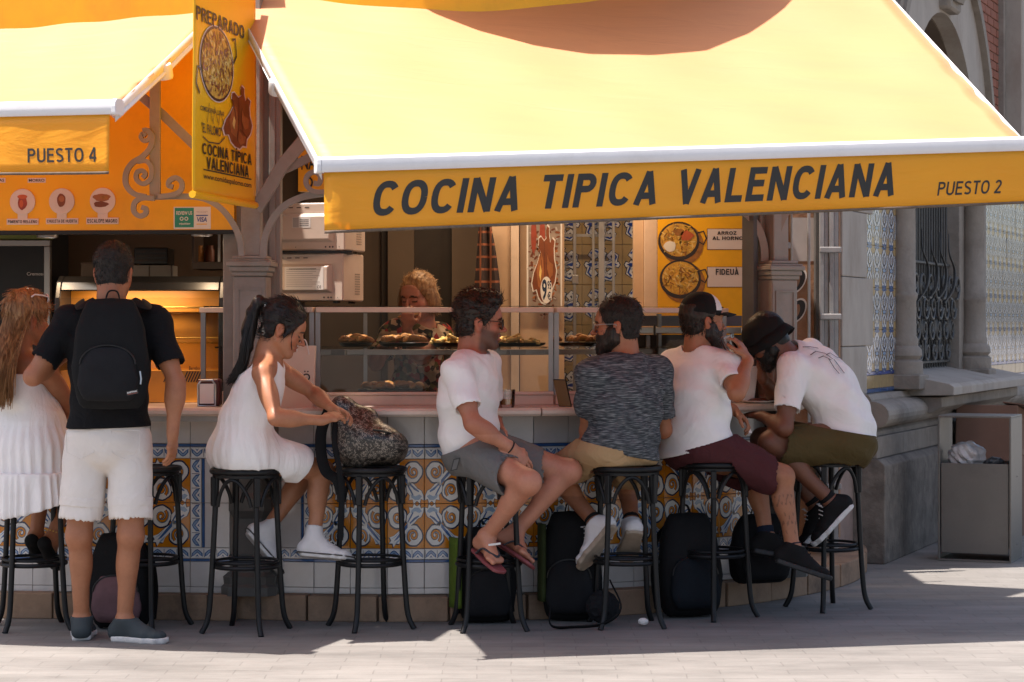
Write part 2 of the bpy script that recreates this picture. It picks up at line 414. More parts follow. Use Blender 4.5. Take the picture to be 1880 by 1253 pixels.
def awning_mat(name, sheen, c0=(.82,.25,.006,1), c1=(.88,.29,.012,1)):
    m = bpy.data.materials.new(name); m.use_nodes = True; t = m.node_tree; L = t.links.new
    b = t.nodes['Principled BSDF']; o = t.nodes['Material Output']
    tc = t.nodes.new('ShaderNodeTexCoord'); mp = t.nodes.new('ShaderNodeMapping'); mp.inputs['Scale'].default_value = (.6, 2.5, 2.5)
    nz = t.nodes.new('ShaderNodeTexNoise'); nz.inputs['Scale'].default_value = 2.2; nz.inputs['Detail'].default_value = 6
    L(tc.outputs['Object'], mp.inputs[0]); L(mp.outputs[0], nz.inputs['Vector'])
    cr = t.nodes.new('ShaderNodeValToRGB'); cr.color_ramp.elements[0].position = .3; cr.color_ramp.elements[0].color = c0; cr.color_ramp.elements[1].position = .75; cr.color_ramp.elements[1].color = c1
    L(nz.outputs[0], cr.inputs[0]); L(cr.outputs[0], b.inputs['Base Color'])
    b.inputs['Roughness'].default_value = .52; b.inputs['Specular IOR Level'].default_value = .9
    wr = t.nodes.new('ShaderNodeTexNoise'); wr.inputs['Scale'].default_value = 3.2; wr.inputs['Detail'].default_value = 4; wr.inputs['Distortion'].default_value = .8; L(mp.outputs[0], wr.inputs['Vector'])
    bw = t.nodes.new('ShaderNodeBump'); bw.inputs['Strength'].default_value = .35; bw.inputs['Distance'].default_value = .03; L(wr.outputs[0], bw.inputs['Height'])
    wv = t.nodes.new('ShaderNodeTexNoise'); wv.inputs['Scale'].default_value = 260
    L(tc.outputs['Object'], wv.inputs['Vector'])
    bp = t.nodes.new('ShaderNodeBump'); bp.inputs['Strength'].default_value = .12; bp.inputs['Distance'].default_value = .002; L(wv.outputs[0], bp.inputs['Height']); L(bw.outputs[0], bp.inputs['Normal']); L(bp.outputs[0], b.inputs['Normal'])
    tl = t.nodes.new('ShaderNodeBsdfTranslucent'); L(cr.outputs[0], tl.inputs[0])
    mx = t.nodes.new('ShaderNodeMixShader'); mx.inputs[0].default_value = .42
    gl = t.nodes.new('ShaderNodeBsdfGlossy'); gl.inputs['Roughness'].default_value = .78; gl.inputs[0].default_value = (1,.90,.80,1)   # coated acrylic sheen
    m2 = t.nodes.new('ShaderNodeMixShader'); m2.inputs[0].default_value = sheen
    L(b.outputs[0], mx.inputs[1]); L(tl.outputs[0], mx.inputs[2]); L(mx.outputs[0], m2.inputs[1]); L(gl.outputs[0], m2.inputs[2]); L(m2.outputs[0], o.inputs[0])
    MATS[name] = m
awning_mat('awning_fabric', .155); awning_mat('valance_fabric', .0, (.92,.45,.004,1), (.96,.50,.006,1))
mat('poster_grey', (.28,.22,.18), .5, 0, .4, 12)
mat('grille_iron', (.085,.085,.083), .5, .2, .2, 9)
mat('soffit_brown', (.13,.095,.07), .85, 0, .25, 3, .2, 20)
mat('window_dark', (.018,.016,.015), .35, 0, .2, 4, spec=.25)
mat('blue_grey', (.16,.17,.22), .4); mat('orange_steel', (.55,.235,.028), .4, 0, .12, 3); mat('brass', (.6,.36,.08), .35, .6); mat('green_lit', (.16,.20,.03), .5)
def emit(name, col, s):
    m = bpy.data.materials.new(name); m.use_nodes = True; b = m.node_tree.nodes['Principled BSDF']; b.inputs['Base Color'].default_value = (*col, 1); b.inputs['Emission Color'].default_value = (*col, 1); b.inputs['Emission Strength'].default_value = s; MATS[name] = m
emit('lamp_glow', (1, .8, .55), .8)
mat('paper_bag', (.68,.53,.42), .7, 0, .05, 3, .1, 12)
mat('phone_brown', (.16,.085,.03), .25)
emit('disc_glow', (1, .75, .45), .3)
# ================================================================== GROUND
def ground_mat():
    m = bpy.data.materials.new('paving'); m.use_nodes = True; t = m.node_tree; L = t.links.new; b = t.nodes['Principled BSDF']
    tc = t.nodes.new('ShaderNodeTexCoord')
    wn = t.nodes.new('ShaderNodeTexNoise'); wn.inputs['Scale'].default_value = 1.3; wn.inputs['Detail'].default_value = 3
    L(tc.outputs['Object'], wn.inputs['Vector'])
    wm = t.nodes.new('ShaderNodeMix'); wm.data_type = 'RGBA'; wm.blend_type = 'LINEAR_LIGHT'; wm.inputs[0].default_value = .02
    L(tc.outputs['Object'], wm.inputs[6]); L(wn.outputs['Color'], wm.inputs[7])
    br = t.nodes.new('ShaderNodeTexBrick'); br.inputs['Scale'].default_value = 1
    br.inputs['Brick Width'].default_value = .29; br.inputs['Row Height'].default_value = .115; br.inputs['Mortar Size'].default_value = .0035; br.inputs['Mortar Smooth'].default_value = .3
    br.inputs['Color1'].default_value = (.205,.197,.186,1); br.inputs['Color2'].default_value = (.185,.177,.167,1); br.inputs['Mortar'].default_value = (.155,.148,.14,1); br.inputs['Bias'].default_value = 0
    L(wm.outputs[2], br.inputs['Vector'])
    n1 = t.nodes.new('ShaderNodeTexNoise'); n1.inputs['Scale'].default_value = 2.2; n1.inputs['Detail'].default_value = 8; n1.inputs['Roughness'].default_value = .7
    mp = t.nodes.new('ShaderNodeMapping'); mp.inputs['Scale'].default_value = (.5, 1.4, 1); L(tc.outputs['Object'], mp.inputs[0]); L(mp.outputs[0], n1.inputs['Vector'])
    r1 = t.nodes.new('ShaderNodeMapRange'); r1.inputs[1].default_value = .3; r1.inputs[2].default_value = .72; r1.inputs[3].default_value = .66; r1.inputs[4].default_value = 1.25; L(n1.outputs[0], r1.inputs[0])
    mx = t.nodes.new('ShaderNodeMix'); mx.data_type = 'RGBA'; mx.blend_type = 'MULTIPLY'; mx.inputs[0].default_value = 1; L(br.outputs[0], mx.inputs[6]); L(r1.outputs[0], mx.inputs[7])
    # worn dark scuffs
    n2 = t.nodes.new('ShaderNodeTexNoise'); n2.inputs['Scale'].default_value = 7; n2.inputs['Detail'].default_value = 9; n2.inputs['Roughness'].default_value = .75
    mp2 = t.nodes.new('ShaderNodeMapping'); mp2.inputs['Scale'].default_value = (.35, 1.6, 1); L(tc.outputs['Object'], mp2.inputs[0]); L(mp2.outputs[0], n2.inputs['Vector'])
    r2 = t.nodes.new('ShaderNodeMapRange'); r2.inputs[1].default_value = .56; r2.inputs[2].default_value = .74; r2.inputs[3].default_value = 0; r2.inputs[4].default_value = .7; L(n2.outputs[0], r2.inputs[0])
    m2 = t.nodes.new('ShaderNodeMix'); m2.data_type = 'RGBA'; L(r2.outputs[0], m2.inputs[0]); L(mx.outputs[2], m2.inputs[6]); m2.inputs[7].default_value = (.09,.083,.077,1)
    L(m2.outputs[2], b.inputs['Base Color']); b.inputs['Roughness'].default_value = .75
    n3 = t.nodes.new('ShaderNodeTexNoise'); n3.inputs['Scale'].default_value = 55; n3.inputs['Detail'].default_value = 5; L(tc.outputs['Object'], n3.inputs['Vector'])
    ad = t.nodes.new('ShaderNodeMath'); ad.operation = 'MULTIPLY_ADD'; ad.inputs[1].default_value = -1.6; L(br.outputs['Fac'], ad.inputs[0]); L(n3.outputs[0], ad.inputs[2])
    bp = t.nodes.new('ShaderNodeBump'); bp.inputs['Strength'].default_value = .3; bp.inputs['Distance'].default_value = .006; L(ad.outputs[0], bp.inputs['Height']); L(bp.outputs[0], b.inputs['Normal'])
    MATS['paving'] = m
ground_mat()
g = MB(); g.add([(-160,-120,0),(160,-120,0),(160,260,0),(-160,260,0)], [(0,1,2,3)])
ground = g.build('ground', 'paving'); tag(ground, kind='structure')

# ================================================================== KIOSK
C0 = Vector((-.6, 13.7, 0))
def arc(th, R, z=0.):
    t = math.radians(th); return Vector((C0.x + R*math.sin(t), C0.y - R*math.cos(t), z))
def arc_frame(th, R, z):
    t = math.radians(th)
    return frame(arc(th, R, z), (math.cos(t), math.sin(t), 0), (-math.sin(t), math.cos(t), 0), (0, 0, 1))
LA, LB = Vector((-1.40, 11.085, 0)), Vector((-3.8, 11.29, 0))           # wall line of the left bay (front of its tiles)
LT = (LA - LB).normalized(); LN = Vector((-LT.y, LT.x, 0))               # along to the right, into the kiosk
kiosk = thing('food_kiosk', 'food kiosk with curved tiled counter, orange scroll tiles and grey iron columns', 'kiosk', (-.6, 13.0, 0))

def arc_band(mb, R0, R1, z0, z1, t0, t1, n):
    """solid curved bar"""
    P = []
    for i in range(n+1):
        th = t0 + (t1-t0)*i/n
        P.append([arc(th, R1, z0), arc(th, R1, z1), arc(th, R0, z1), arc(th, R0, z0)])
    b = len(mb.v)
    for r in P: mb.v += [tuple(q) for q in r]
    for i in range(n):
        for k in range(4):
            l = (k+1) % 4; mb.face((b+i*4+k, b+(i+1)*4+k, b+(i+1)*4+l, b+i*4+l), False)
    mb.face((b, b+1, b+2, b+3)); e = b+n*4; mb.face((e+3, e+2, e+1, e))
    return mb

# plinth: curved kerb stones, each one its own
pl = MB(); arc_band(pl, 2.30, 2.70, -.02, .112, -17, 93, 40)
pl.box((-2.6, .04, -.02), (.05, .6, .112), frame(LA, LT, LN, (0,0,1)))
plinth = pl.build('plinth', 'stone_plinth', kiosk)
t0 = -16.5
while t0 < 92:
    w = rnd.uniform(7.2, 9.4); b = MB(); r = rnd.uniform(-.006, .006)
    arc_band(b, 2.56, 2.745+r, .0, .126+rnd.uniform(-.004,.004), t0+.12, min(t0+w-.12, 93), 3)
    b.build('stone_block', 'stone_plinth', plinth, .006); t0 += w
x = -2.5
while x < .02:
    w = rnd.uniform(.34, .46); b = MB(); r = rnd.uniform(-.006, .006)
    b.box((x+.003, -.085+r, 0), (min(x+w, .05)-.003, .1, .126+rnd.uniform(-.004,.004)), frame(LA, LT, LN, (0,0,1)))
    b.build('stone_block', 'stone_plinth', plinth, .006); x += w

# ---- painted tiles
def s_scroll(a0_):
    a = Art()
    """one quarter of the ornament: acanthus leaf on the diagonal, calyx and two volutes"""
    def rib(pts, w0, w1, l):
        n = len(pts); ws = [w0+(w1-w0)*(i/(n-1)) for i in range(n)]
        a.line(pts, [w+.05 for w in ws], 'glaze_navy', l); a.line(pts, ws, 'glaze_white', l+1)
        a.line([(p[0]+.012, p[1]-.012) for p in pts], [w*.28 for w in ws], 'glaze_pale', l+2)
    a.disc(.70, .69, .262, .262, 'glaze_navy', 1, 26, .06, 2); a.disc(.70, .69, .225, .225, 'glaze_white', 2, 26, .06, 2)
    a.disc(.29, .30, .252, .252, 'glaze_navy', 1, 26, .06, 5); a.disc(.29, .30, .215, .215, 'glaze_white', 2, 26, .06, 5)
    for cx, cy, a0, tn in ((.70,.69,2.2,1.45), (.29,.30,-1.0,1.45)):
        sp = spiral(cx, cy, .155, .02, a0, tn)
        a.line(sp, .075, 'glaze_navy', 3); a.line(sp, .042, 'tile_orange', 4)
        a.line(spiral(cx, cy, .195, .06, a0+.4, 1.0), .022, 'glaze_pale', 3)
    leaf = [(.40,.62),(.50,.50),(.60,.44),(.70,.36),(.78,.30),(.90,.26),(.86,.19),(.92,.13),(.83,.13),(.80,.05),(.74,.13),(.66,.12),(.62,.22),(.52,.32),(.42,.42),(.33,.54)]
    a.poly([(.5+(p[0]-.5)*1.07+.0, .35+(p[1]-.35)*1.10) for p in leaf], 'glaze_navy', 5); a.poly(leaf, 'glaze_white', 6)
    a.poly([(.44,.56),(.60,.40),(.74,.24),(.80,.17),(.70,.22),(.58,.33),(.44,.47)], 'glaze_blue', 7)
    a.poly([(.62,.40),(.78,.27),(.86,.22),(.74,.27)], 'glaze_pale', 7); a.poly([(.60,.27),(.72,.17),(.77,.10),(.66,.17)], 'glaze_pale', 7)
    cal = [(.04,.80),(.03,.90),(.10,.88),(.13,.97),(.20,.92),(.28,.98),(.31,.89),(.40,.90),(.38,.80),(.46,.72),(.47,.60),(.40,.50),(.28,.56),(.18,.66),(.09,.70)]
    a.poly([(.25+(p[0]-.25)*1.09, .75+(p[1]-.75)*1.09) for p in cal], 'glaze_navy', 5); a.poly(cal, 'glaze_white', 6)
    a.poly([(.07,.82),(.15,.90),(.25,.90),(.34,.85),(.36,.78),(.24,.82),(.14,.78)], 'glaze_pale', 7)
    a.line([(.15,.72),(.26,.66),(.38,.56)], [.03,.05,.03], 'glaze_blue', 7); a.line([(.30,.80),(.36,.70),(.44,.58)], [.03,.04,.02], 'glaze_blue', 7)
    return a.tr(lambda p: (.5+(p[0]-.485)*1.09, .5+(p[1]-.5)*1.07))
def heart_border(a, n=3):
    a.rect(.0, .04, 1, .96, 'glaze_white', 1)
    for i in range(n):
        x = (i+.5)/n; w = .46/n
        a.poly([(x-w*.95,.88),(x-w*.9,.5),(x-w*.4,.22),(x,.10),(x+w*.4,.22),(x+w*.9,.5),(x+w*.95,.88),(x+w*.5,.72),(x,.45),(x-w*.5,.72)], 'glaze_blue', 2)
        a.poly([(x-w*.72,.74),(x-w*.68,.5),(x-w*.3,.30),(x,.2),(x+w*.3,.30),(x+w*.68,.5),(x+w*.72,.74),(x+w*.4,.58),(x,.32),(x-w*.4,.58)], 'glaze_pale', 3)
        a.poly([(x-w*.3,.90),(x,.62),(x+w*.3,.90),(x,.80)], 'glaze_blue', 2)
        a.line([(x-w*1.05,.1),(x-w*1.05,.6),(x-w*.98,.92)], .02/n*2, 'glaze_navy', 3)
    return a
def tile_mesh(name, w, h, base, art=None, fx=False, fy=False, rot=False, g=.0011):
    mb = MB(); mb.mat(base); mb.box((-w/2+g, -.010, -h/2+g), (w/2-g, 0, h/2-g), ch=.0016)
    me = None
    if art:
        ax, az = w-2*g-.004, h-2*g-.004
        def fn(p):
            u, v = p
            if fx: u = 1-u
            if fy: v = 1-v
            if rot: u, v = v, 1-u
            return ((u-.5)*ax, (v-.5)*az)
        art.tr(fn).into(mb, (0,-.0100,0), (1,0,0), (0,0,1), (0,-1,0), .00025)
    bmx = mb.mesh(name, base, fix=False)
    return bmx
ROWS = [(1.004, .868, 'white'), (.868, .852, 'blue'), (.852, .795, 'heart'), (.795, .574, 'up'), (.574, .352, 'down'), (.352, .297, 'heart2'), (.297, .283, 'blue'), (.283, .157, 'white'), (.157, .126, 'foot')]
ornA, heartA = s_scroll(Art()), heart_border(Art())
TM = {}
def tmesh(kind, w, h):
    k = (kind, round(w,3), round(h,3))
    if k not in TM:
        if kind in ('white','foot'): TM[k] = tile_mesh('tile', w, h, 'tile_white')
        elif kind == 'blue': TM[k] = tile_mesh('tile', w, h, 'glaze_blue')
        elif kind == 'heart': TM[k] = tile_mesh('tile', w, h, 'tile_white', heartA)
        elif kind == 'heart2': TM[k] = tile_mesh('tile', w, h, 'tile_white', heartA, fy=True)
        elif kind == 'heartV': TM[k] = tile_mesh('tile', w, h, 'tile_white', heartA, rot=True)
        elif kind == 'orange': TM[k] = tile_mesh('tile', w, h, 'tile_orange')
        else: TM[k] = tile_mesh('tile', w, h, 'tile_orange', ornA, fx='x' in kind, fy='up' in kind)
    return TM[k]
def put_tile(me, M, parent):
    o = bpy.data.objects.new('tile', me); COL.objects.link(o); o.parent = parent
    o.matrix_parent_inverse = world_of(parent).inverted()
    J = Matrix.Translation((rnd.uniform(-.0006,.0006), rnd.uniform(-.0008,.0008), 0)) @ Matrix.Rotation(rnd.gauss(0,.004), 4, 'Z') @ Matrix.Rotation(rnd.gauss(0,.003), 4, 'X')
    o.matrix_basis = M @ J; return o
mb = MB(); arc_band(mb, 2.50, 2.648, .112, 1.006, -15.5, 47, 40); tw = mb.build('tiled_wall', 'grout', kiosk)
NT = 15; dth = (47 + 12.2) / NT; tw_w = math.radians(dth) * 2.655
EDGE = (('white', .127), ('blue', .015), ('heartV', .057))
for i in range(NT):
    th = -12.2 + dth*(i+.5)
    for z1, z0, kind in ROWS:
        k = kind
        if kind in ('up','down'):
            k = kind + ('x' if i % 2 else '')
            if i == 0:
                x = -tw_w/2
                for kk, w in EDGE:
                    w *= tw_w/.199; put_tile(tmesh(kk, w, z1-z0), arc_frame(th, 2.649, (z0+z1)/2) @ Matrix.Translation((x+w/2, 0, 0)), tw); x += w
                continue
        put_tile(tmesh(k, tw_w, z1-z0), arc_frame(th, 2.649, (z0+z1)/2), tw)
mb = MB(); mb.box((-2.5, .008, .112), (.02, .15, 1.006), frame(LA, LT, LN, (0,0,1))); tw2 = mb.build('tiled_wall', 'grout', kiosk)
for i in range(12):
    x = -.2*(i+.5) + .0
    for z1, z0, kind in ROWS:
        k = kind
        if kind in ('up','down'):
            k = kind + ('x' if i % 2 else '')
            if i == 0:
                xx = 0.
                for kk, w in EDGE: put_tile(tmesh(kk, w, z1-z0), frame(LA, LT, LN, (0,0,1)) @ Matrix.Translation((xx-w/2, .008, (z0+z1)/2)), tw2); xx -= w
                continue
        put_tile(tmesh(k, .2, z1-z0), frame(LA, LT, LN, (0,0,1)) @ Matrix.Translation((x, .008, (z0+z1)/2)), tw2)

# counter slabs
def rounded_bar(mb, path_in, path_out, z0, z1):
    r = .012; prof = [(0,z0),(1,z0),(2,z0+r),(2,z1-r),(1,z1),(0,z1)]
    rows = []
    for a, b in zip(path_in, path_out):
        d = (b-a).normalized(); rows.append([Vector((a.x,a.y,z0)), Vector((b.x,b.y,z0))-d*r, Vector((b.x,b.y,z0+r)), Vector((b.x,b.y,z1-r)), Vector((b.x,b.y,z1))-d*r, Vector((a.x,a.y,z1))])
    b0 = len(mb.v); n = 6
    for rr in rows: mb.v += [tuple(q) for q in rr]
    for i in range(len(rows)-1):
        for k in range(n):
            l = (k+1) % n; mb.face((b0+i*n+k, b0+i*n+l, b0+(i+1)*n+l, b0+(i+1)*n+k), False)
    mb.face([b0+k for k in range(n)]); mb.face([b0+(len(rows)-1)*n+k for k in range(n)][::-1])
for a, b in ((-14.6, 14.9), (15.05, 48)):
    mb = MB(); n = 12
    rounded_bar(mb, [arc(a+(b-a)*i/n, 2.2) for i in range(n+1)], [arc(a+(b-a)*i/n, 2.885) for i in range(n+1)], 1.012, 1.052)
    mb.build('counter_slab', 'marble', kiosk)
mb = MB(); M = frame(LA, LT, LN, (0,0,1))
rounded_bar(mb, [M @ V(-2.6,.75,0), M @ V(.0,.75,0)], [M @ V(-2.6,-.2,0), M @ V(.0,-.2,0)], 1.012, 1.052); mb.build('counter_slab', 'marble', kiosk)
mb = MB(); mb.box((-2.6, -.17, .985), (-.02, -.14, 1.012), M); mb.build('counter_lip', 'steel_dull', kiosk)

# iron columns
def column(th, R, rot):
    c = arc(th, R); M = frame(c, (math.cos(rot), math.sin(rot), 0), (-math.sin(rot), math.cos(rot), 0), (0,0,1))
    col = MB()
    def oct(z0, z1, w0, w1):
        P = []
        for z, w in ((z0,w0),(z1,w1)):
            c_ = w*.29
            P.append([M @ V(x, y, z) for x, y in ((-w+c_,-w),(w-c_,-w),(w,-w+c_),(w,w-c_),(w-c_,w),(-w+c_,w),(-w,w-c_),(-w,-w+c_))])
        b = len(col.v); col.v += [tuple(q) for r in P for q in r]
        for k in range(8): col.face((b+k, b+(k+1)%8, b+8+(k+1)%8, b+8+k), False)
        col.face([b+k for k in range(8)][::-1]); col.face([b+8+k for k in range(8)])
    for s in ((.122,.165,.138,.138),(.165,.178,.138,.126),(.178,.215,.126,.130),(.215,.235,.130,.108),(.235,.30,.102,.096),(.30,.32,.104,.104),(.32,.50,.09,.084),(.50,.54,.084,.105),(.54,.60,.105,.105),(.60,.63,.105,.082),(.63,1.012,.08,.08)): oct(*s)
    col.build('column_base', 'iron_column', kiosk)
    up = MB(); up.mat('column_grey')
    up.box((-.082,-.082,1.052), (.082,.082,1.70), M, .006)
    up.box((-.06,-.088,1.12), (-.052,-.080,1.64), M); up.box((.052,-.088,1.12), (.06,-.080,1.64), M); up.box((-.0519,-.088,1.12), (.0519,-.080,1.128), M); up.box((-.0519,-.088,1.632), (.0519,-.080,1.64), M)
    up.box((-.095,-.095,1.053), (.095,.095,1.085), M, .004)
    up.build('column_shaft', None, kiosk)
    cp = MB(); cp.mat('column_grey')
    for z0, z1, w in ((1.70,1.722,.090),(1.722,1.748,.100),(1.748,1.772,.112),(1.772,1.782,.104),(1.782,1.80,.085)): cp.box((-w,-w,z0), (w,w,z1), M, .004)
    cp.build('capital', None, kiosk)
    po = MB(); po.mat('column_grey'); po.box((-.048,-.048,1.80), (.048,.048,3.4), M, .004); po.build('post', None, kiosk)
    return M
mat('iron_column', (.085,.08,.075), .5, 0, .2, 8, .1, 40)
CM1 = column(-15.1, 2.665, math.radians(-3)); CM2 = column(48.6, 2.68, math.radians(28))
# flat pilaster behind the corner column
mb = MB(); mb.box((-1.455, 11.24, 1.052), (-1.165, 11.34, 3.4)); mb.build('pilaster', 'column_grey', kiosk, .006)
mb = MB(); mb.box((-1.222, 11.222, 1.052), (-1.19, 11.239, 3.4)); mb.build('pilaster_strip', 'column_grey', kiosk, .003)

# ironwork: flat bars and scrolls (drawn in the plane of the facade, centimetres thick)
def iron_path(pts, Y, r=.014, m='column_grey', dy=.028):
    """flat bar bent along a path; wide side across the facade plane"""
    P = [at(p[0], p[1], Y) for p in pts]; mb = MB(); mb.mat(m); n = len(P); q = []
    for i in range(n):
        d = (P[min(i+1,n-1)] - P[max(i-1,0)]); d.y = 0; d.normalize(); k = Vector((-d.z, 0, d.x))*r
        q.append([P[i]+k+V(0,-dy/2,0), P[i]+k+V(0,dy/2,0), P[i]-k+V(0,dy/2,0), P[i]-k+V(0,-dy/2,0)])
    b = len(mb.v)
    for rr in q: mb.v += [tuple(z) for z in rr]
    for i in range(n-1):
        for k in range(4): mb.face((b+i*4+k, b+i*4+(k+1)%4, b+(i+1)*4+(k+1)%4, b+(i+1)*4+k), True)
    mb.face((b,b+1,b+2,b+3)); mb.face((b+4*n-1,b+4*n-2,b+4*n-3,b+4*n-4))
    return mb
def sp(cx, cy, r0, r1, a0, turns, n=22): return [(x, y) for x, y in spiral(cx, cy, r0, r1, a0, turns, n)]
def sm2(pts, n=6): return [(p.x, p.y) for p in smooth_path([V(a, b, 0) for a, b in pts], n)]
bk = thing('iron_bracket', 'grey wrought iron bracket with scrolls in front of the yellow board', 'bracket', at(285, 365, 10.9))
iron_path([(285,130),(285,366)], 10.90, .026).build('upright', None, bk, .003)
iron_path([(240,160),(300,212),(370,280)], 10.935, .022).build('brace', None, bk, .003)
iron_path(sm2([(266,252),(272,242),(262,240),(258,250),(266,262),(276,262),(281,250),(276,242)][::-1] and [(268,250),(262,246),(259,252),(264,259),(273,256),(276,246),(270,239),(262,240)]) , 10.88, .010).build('scroll', None, bk)
iron_path(sm2([(270,239),(279,250),(277,270),(262,288),(243,300),(232,318),(232,340),(246,356),(268,362)]), 10.882, .013).build('scroll', None, bk)
iron_path(sm2([(252,297),(268,296),(278,308),(277,328),(263,338),(251,330),(252,317),(262,314),(267,321),(262,327)]), 10.884, .011).build('scroll', None, bk)
iron_path(sm2([(284,365),(262,364),(248,372),(246,388),(256,397),(267,393),(268,384),(260,381)]), 10.878, .012).build('scroll', None, bk)
iron_path(sm2([(290,362),(318,358),(332,350),(334,336),(324,327),(312,332),(310,341),(318,344)]), 10.886, .012).build('scroll', None, bk)
iron_path(sm2([(284,362),(330,361),(370,364),(402,380),(426,408),(440,440),(444,470)]), 10.93, .014).build('arch_bar', None, bk)
bk2 = thing('iron_bracket', 'grey iron arch bracket with a scroll right of the hanging banner', 'bracket', at(480, 470, 10.95))
iron_path(sm2([(484,472),(486,440),(498,408),(520,380),(556,362),(600,355)]), 10.95, .016).build('arch_bar', None, bk2)
iron_path([(470,386),(520,302),(575,238)], 10.97, .032).build('brace', None, bk2, .003)
iron_path(sm2([(522,312),(548,300),(574,286),(596,268)]), 11.0, .020).build('rib', None, bk2)
iron_path(sm2([(600,353),(576,352),(563,340),(564,324),(577,316),(588,324),(586,337),(576,337)]), 10.93, .012).build('scroll', None, bk2)
bk3 = thing('iron_bracket', 'grey iron arch bracket springing from the right column capital', 'bracket', at(1410, 480, 11.9))
iron_path(sm2([(1404,480),(1402,450),(1392,420),(1374,396),(1350,378)]), 11.9, .02).build('arch_bar', None, bk3)
iron_path(sm2([(1420,480),(1424,440),(1438,400),(1462,370)]), 11.9, .018).build('arch_bar', None, bk3)

# roof, eave and inner shell
AW = {}
def quad_pt(Q, u, v):   # bilinear: Q = bl, br, tr, tl
    a = Q[0].lerp(Q[1], u); b = Q[3].lerp(Q[2], u); return a.lerp(b, v)
RBL, RBR = at(592, 303, 9.62), at(1884, 264, 10.35)
RTL, RTR = at(430, 0, 11.15), at(1640, 0, 11.62)
RTL = RBL + (RTL-RBL)*1.10; RTR = RBR + (RTR-RBR)*1.10
LBR, LBL = at(209, 197, 9.74), at(-62, 204, 9.90)
LBL = LBR + (LBL-LBR)*2.6; LBL.z = LBR.z
LTR = LBR + (at(345, 66, 10.78)-LBR)*1.42; LTL = LTR + (LBL-LBR)
def hit(Q, px, py):
    d = at(px, py, 1.0) - Vector((0,0,CH)); o = Vector((0,0,CH)); n = (Q[1]-Q[0]).cross(Q[3]-Q[0])
    return o + d * ((Q[0]-o).dot(n) / d.dot(n))
def up_to(p, z): return p - SUN * ((z - p.z) / (-SUN.z)) * 1.0 if False else p + SUN * ((z - p.z) / SUN.z)
RQ, LQ = (RBL, RBR, RTR, RTL), (LBL, LBR, LTR, LTL)
ZE = 3.9
edge = [up_to(hit(LQ, x, y), ZE) for x, y in ((-260,40), (0,28), (180,20), (340,12))]
edge += [Vector((-1.5, 11.8, ZE)), Vector((-1.0, 11.95, ZE))]
edge += [up_to(hit(RQ, x, y), ZE) for x, y in ((700,-25),(740,0),(800,28),(880,55),(980,80),(1080,94),(1190,100),(1280,93),(1360,70),(1430,35),(1480,0),(1520,-40))]
edge += [Vector((.95, 12.25, ZE)), Vector((.95, 13.6, ZE)), Vector((1.9, 13.6, ZE)), Vector((1.9, 16.5, ZE)), Vector((-4.2, 16.5, ZE)), Vector((-4.2, edge[0].y, ZE))]
mb = MB(); mb.prism([(p.x, p.y) for p in edge], (0,0,ZE), (1,0,0), (0,1,0), (0,0,1), .14); mb.build('roof_eave', 'column_grey', kiosk)  # unseen eave, outline shaped so its shade falls on the awnings
mb = MB(); mb.box((-4.2, 13.72, 2.4), (1.85, 16.5, 8.5)); mb.build('shade_block', 'brick_red', kiosk)  # added unseen block, casts shade on the ground by the bin
mb = MB(); mb.box((-4.0, 13.55, 0), (1.4, 13.7, 3.5)); mb.build('back_wall', 'brown_wall', kiosk)
mb = MB(); mb.box((-4.0, 11.3, 0), (-3.9, 13.55, 3.5)); mb.build('side_wall', 'brown_wall', kiosk)
mb = MB(); mb.box((-3.9, 11.36, .0), (-1.0, 13.55, .11)); arc_band(mb, .2, 2.29, .0, .105, -17, 60, 20); mb.build('floor', 'dark_wall', kiosk)
mb = MB(); mb.box((-3.9, 11.56, 3.1), (.94, 13.55, 3.2)); mb.build('ceiling', 'brown_wall', kiosk)
mb = MB(); mb.box((1.38, 13.2, 2.35), (2.05, 13.5, 8.4)); mb.build('shade_wall', 'stone_worn', kiosk)  # added unseen wall over the gate, also there to cast shade
mb = MB(); arc_band(mb, 2.44, 2.50, 2.13, 3.5, -11, 47, 24); mb.build('fascia', 'yellow_board', kiosk)
mb = MB(); mb.box((-2.6, .10, 1.935), (.0, .16, 3.5), M); mb.build('fascia', 'yellow_board', kiosk)
# dark edge under the left fascia
mb = MB(); mb.box((-2.6, .095, 1.915), (.0, .17, 1.9345), M); mb.build('fascia_edge', 'black_plastic', kiosk)
# right jamb
mb = MB(); mb.box((-.02,-.03,1.052), (.02,.05,2.6), arc_frame(46.2, 2.60, 0)); mb.build('jamb', 'iron_column', kiosk, .004)
mb = MB(); mb.box((-.035,-.03,1.052), (.035,.05,2.6), arc_frame(47.9, 2.60, 0)); mb.build('jamb', 'column_grey', kiosk, .004)
# letters on the shaded right fascia
a = Art()
def put_txt(s_, th, z, w, h): a.text(s_, th, z, w, h, 'ink', 2, .02)
def arcwarp(u, w, off): return arc(u, 2.501 + off, w)
for t_, u_, w_, ww, hh in (('AL', -10.5, 2.44, 1.6, .07), ('NA', -10.6, 2.24, 1.7, .07), ('O', -10.3, 2.145, 1.1, .06), ('www', -7.4, 2.14, 2.6, .04)):
    Art().text(t_, u_, w_, ww, hh, 'ink', 2).build('lettering', (0,0,0), (1,0,0), (0,0,1), arc(-8,1,0)-C0, kiosk, .0015, arcwarp)
a.ring(-7.2, 2.26, .9, .045, .006, 'ink', 2).line([(-7.6,2.29),(-7.3,2.25),(-6.9,2.23)], .02, 'ink', 3)
a.build('lettering', (0,0,0), (1,0,0), (0,0,1), arc(-8,1,0)-C0, kiosk, .0015, arcwarp)

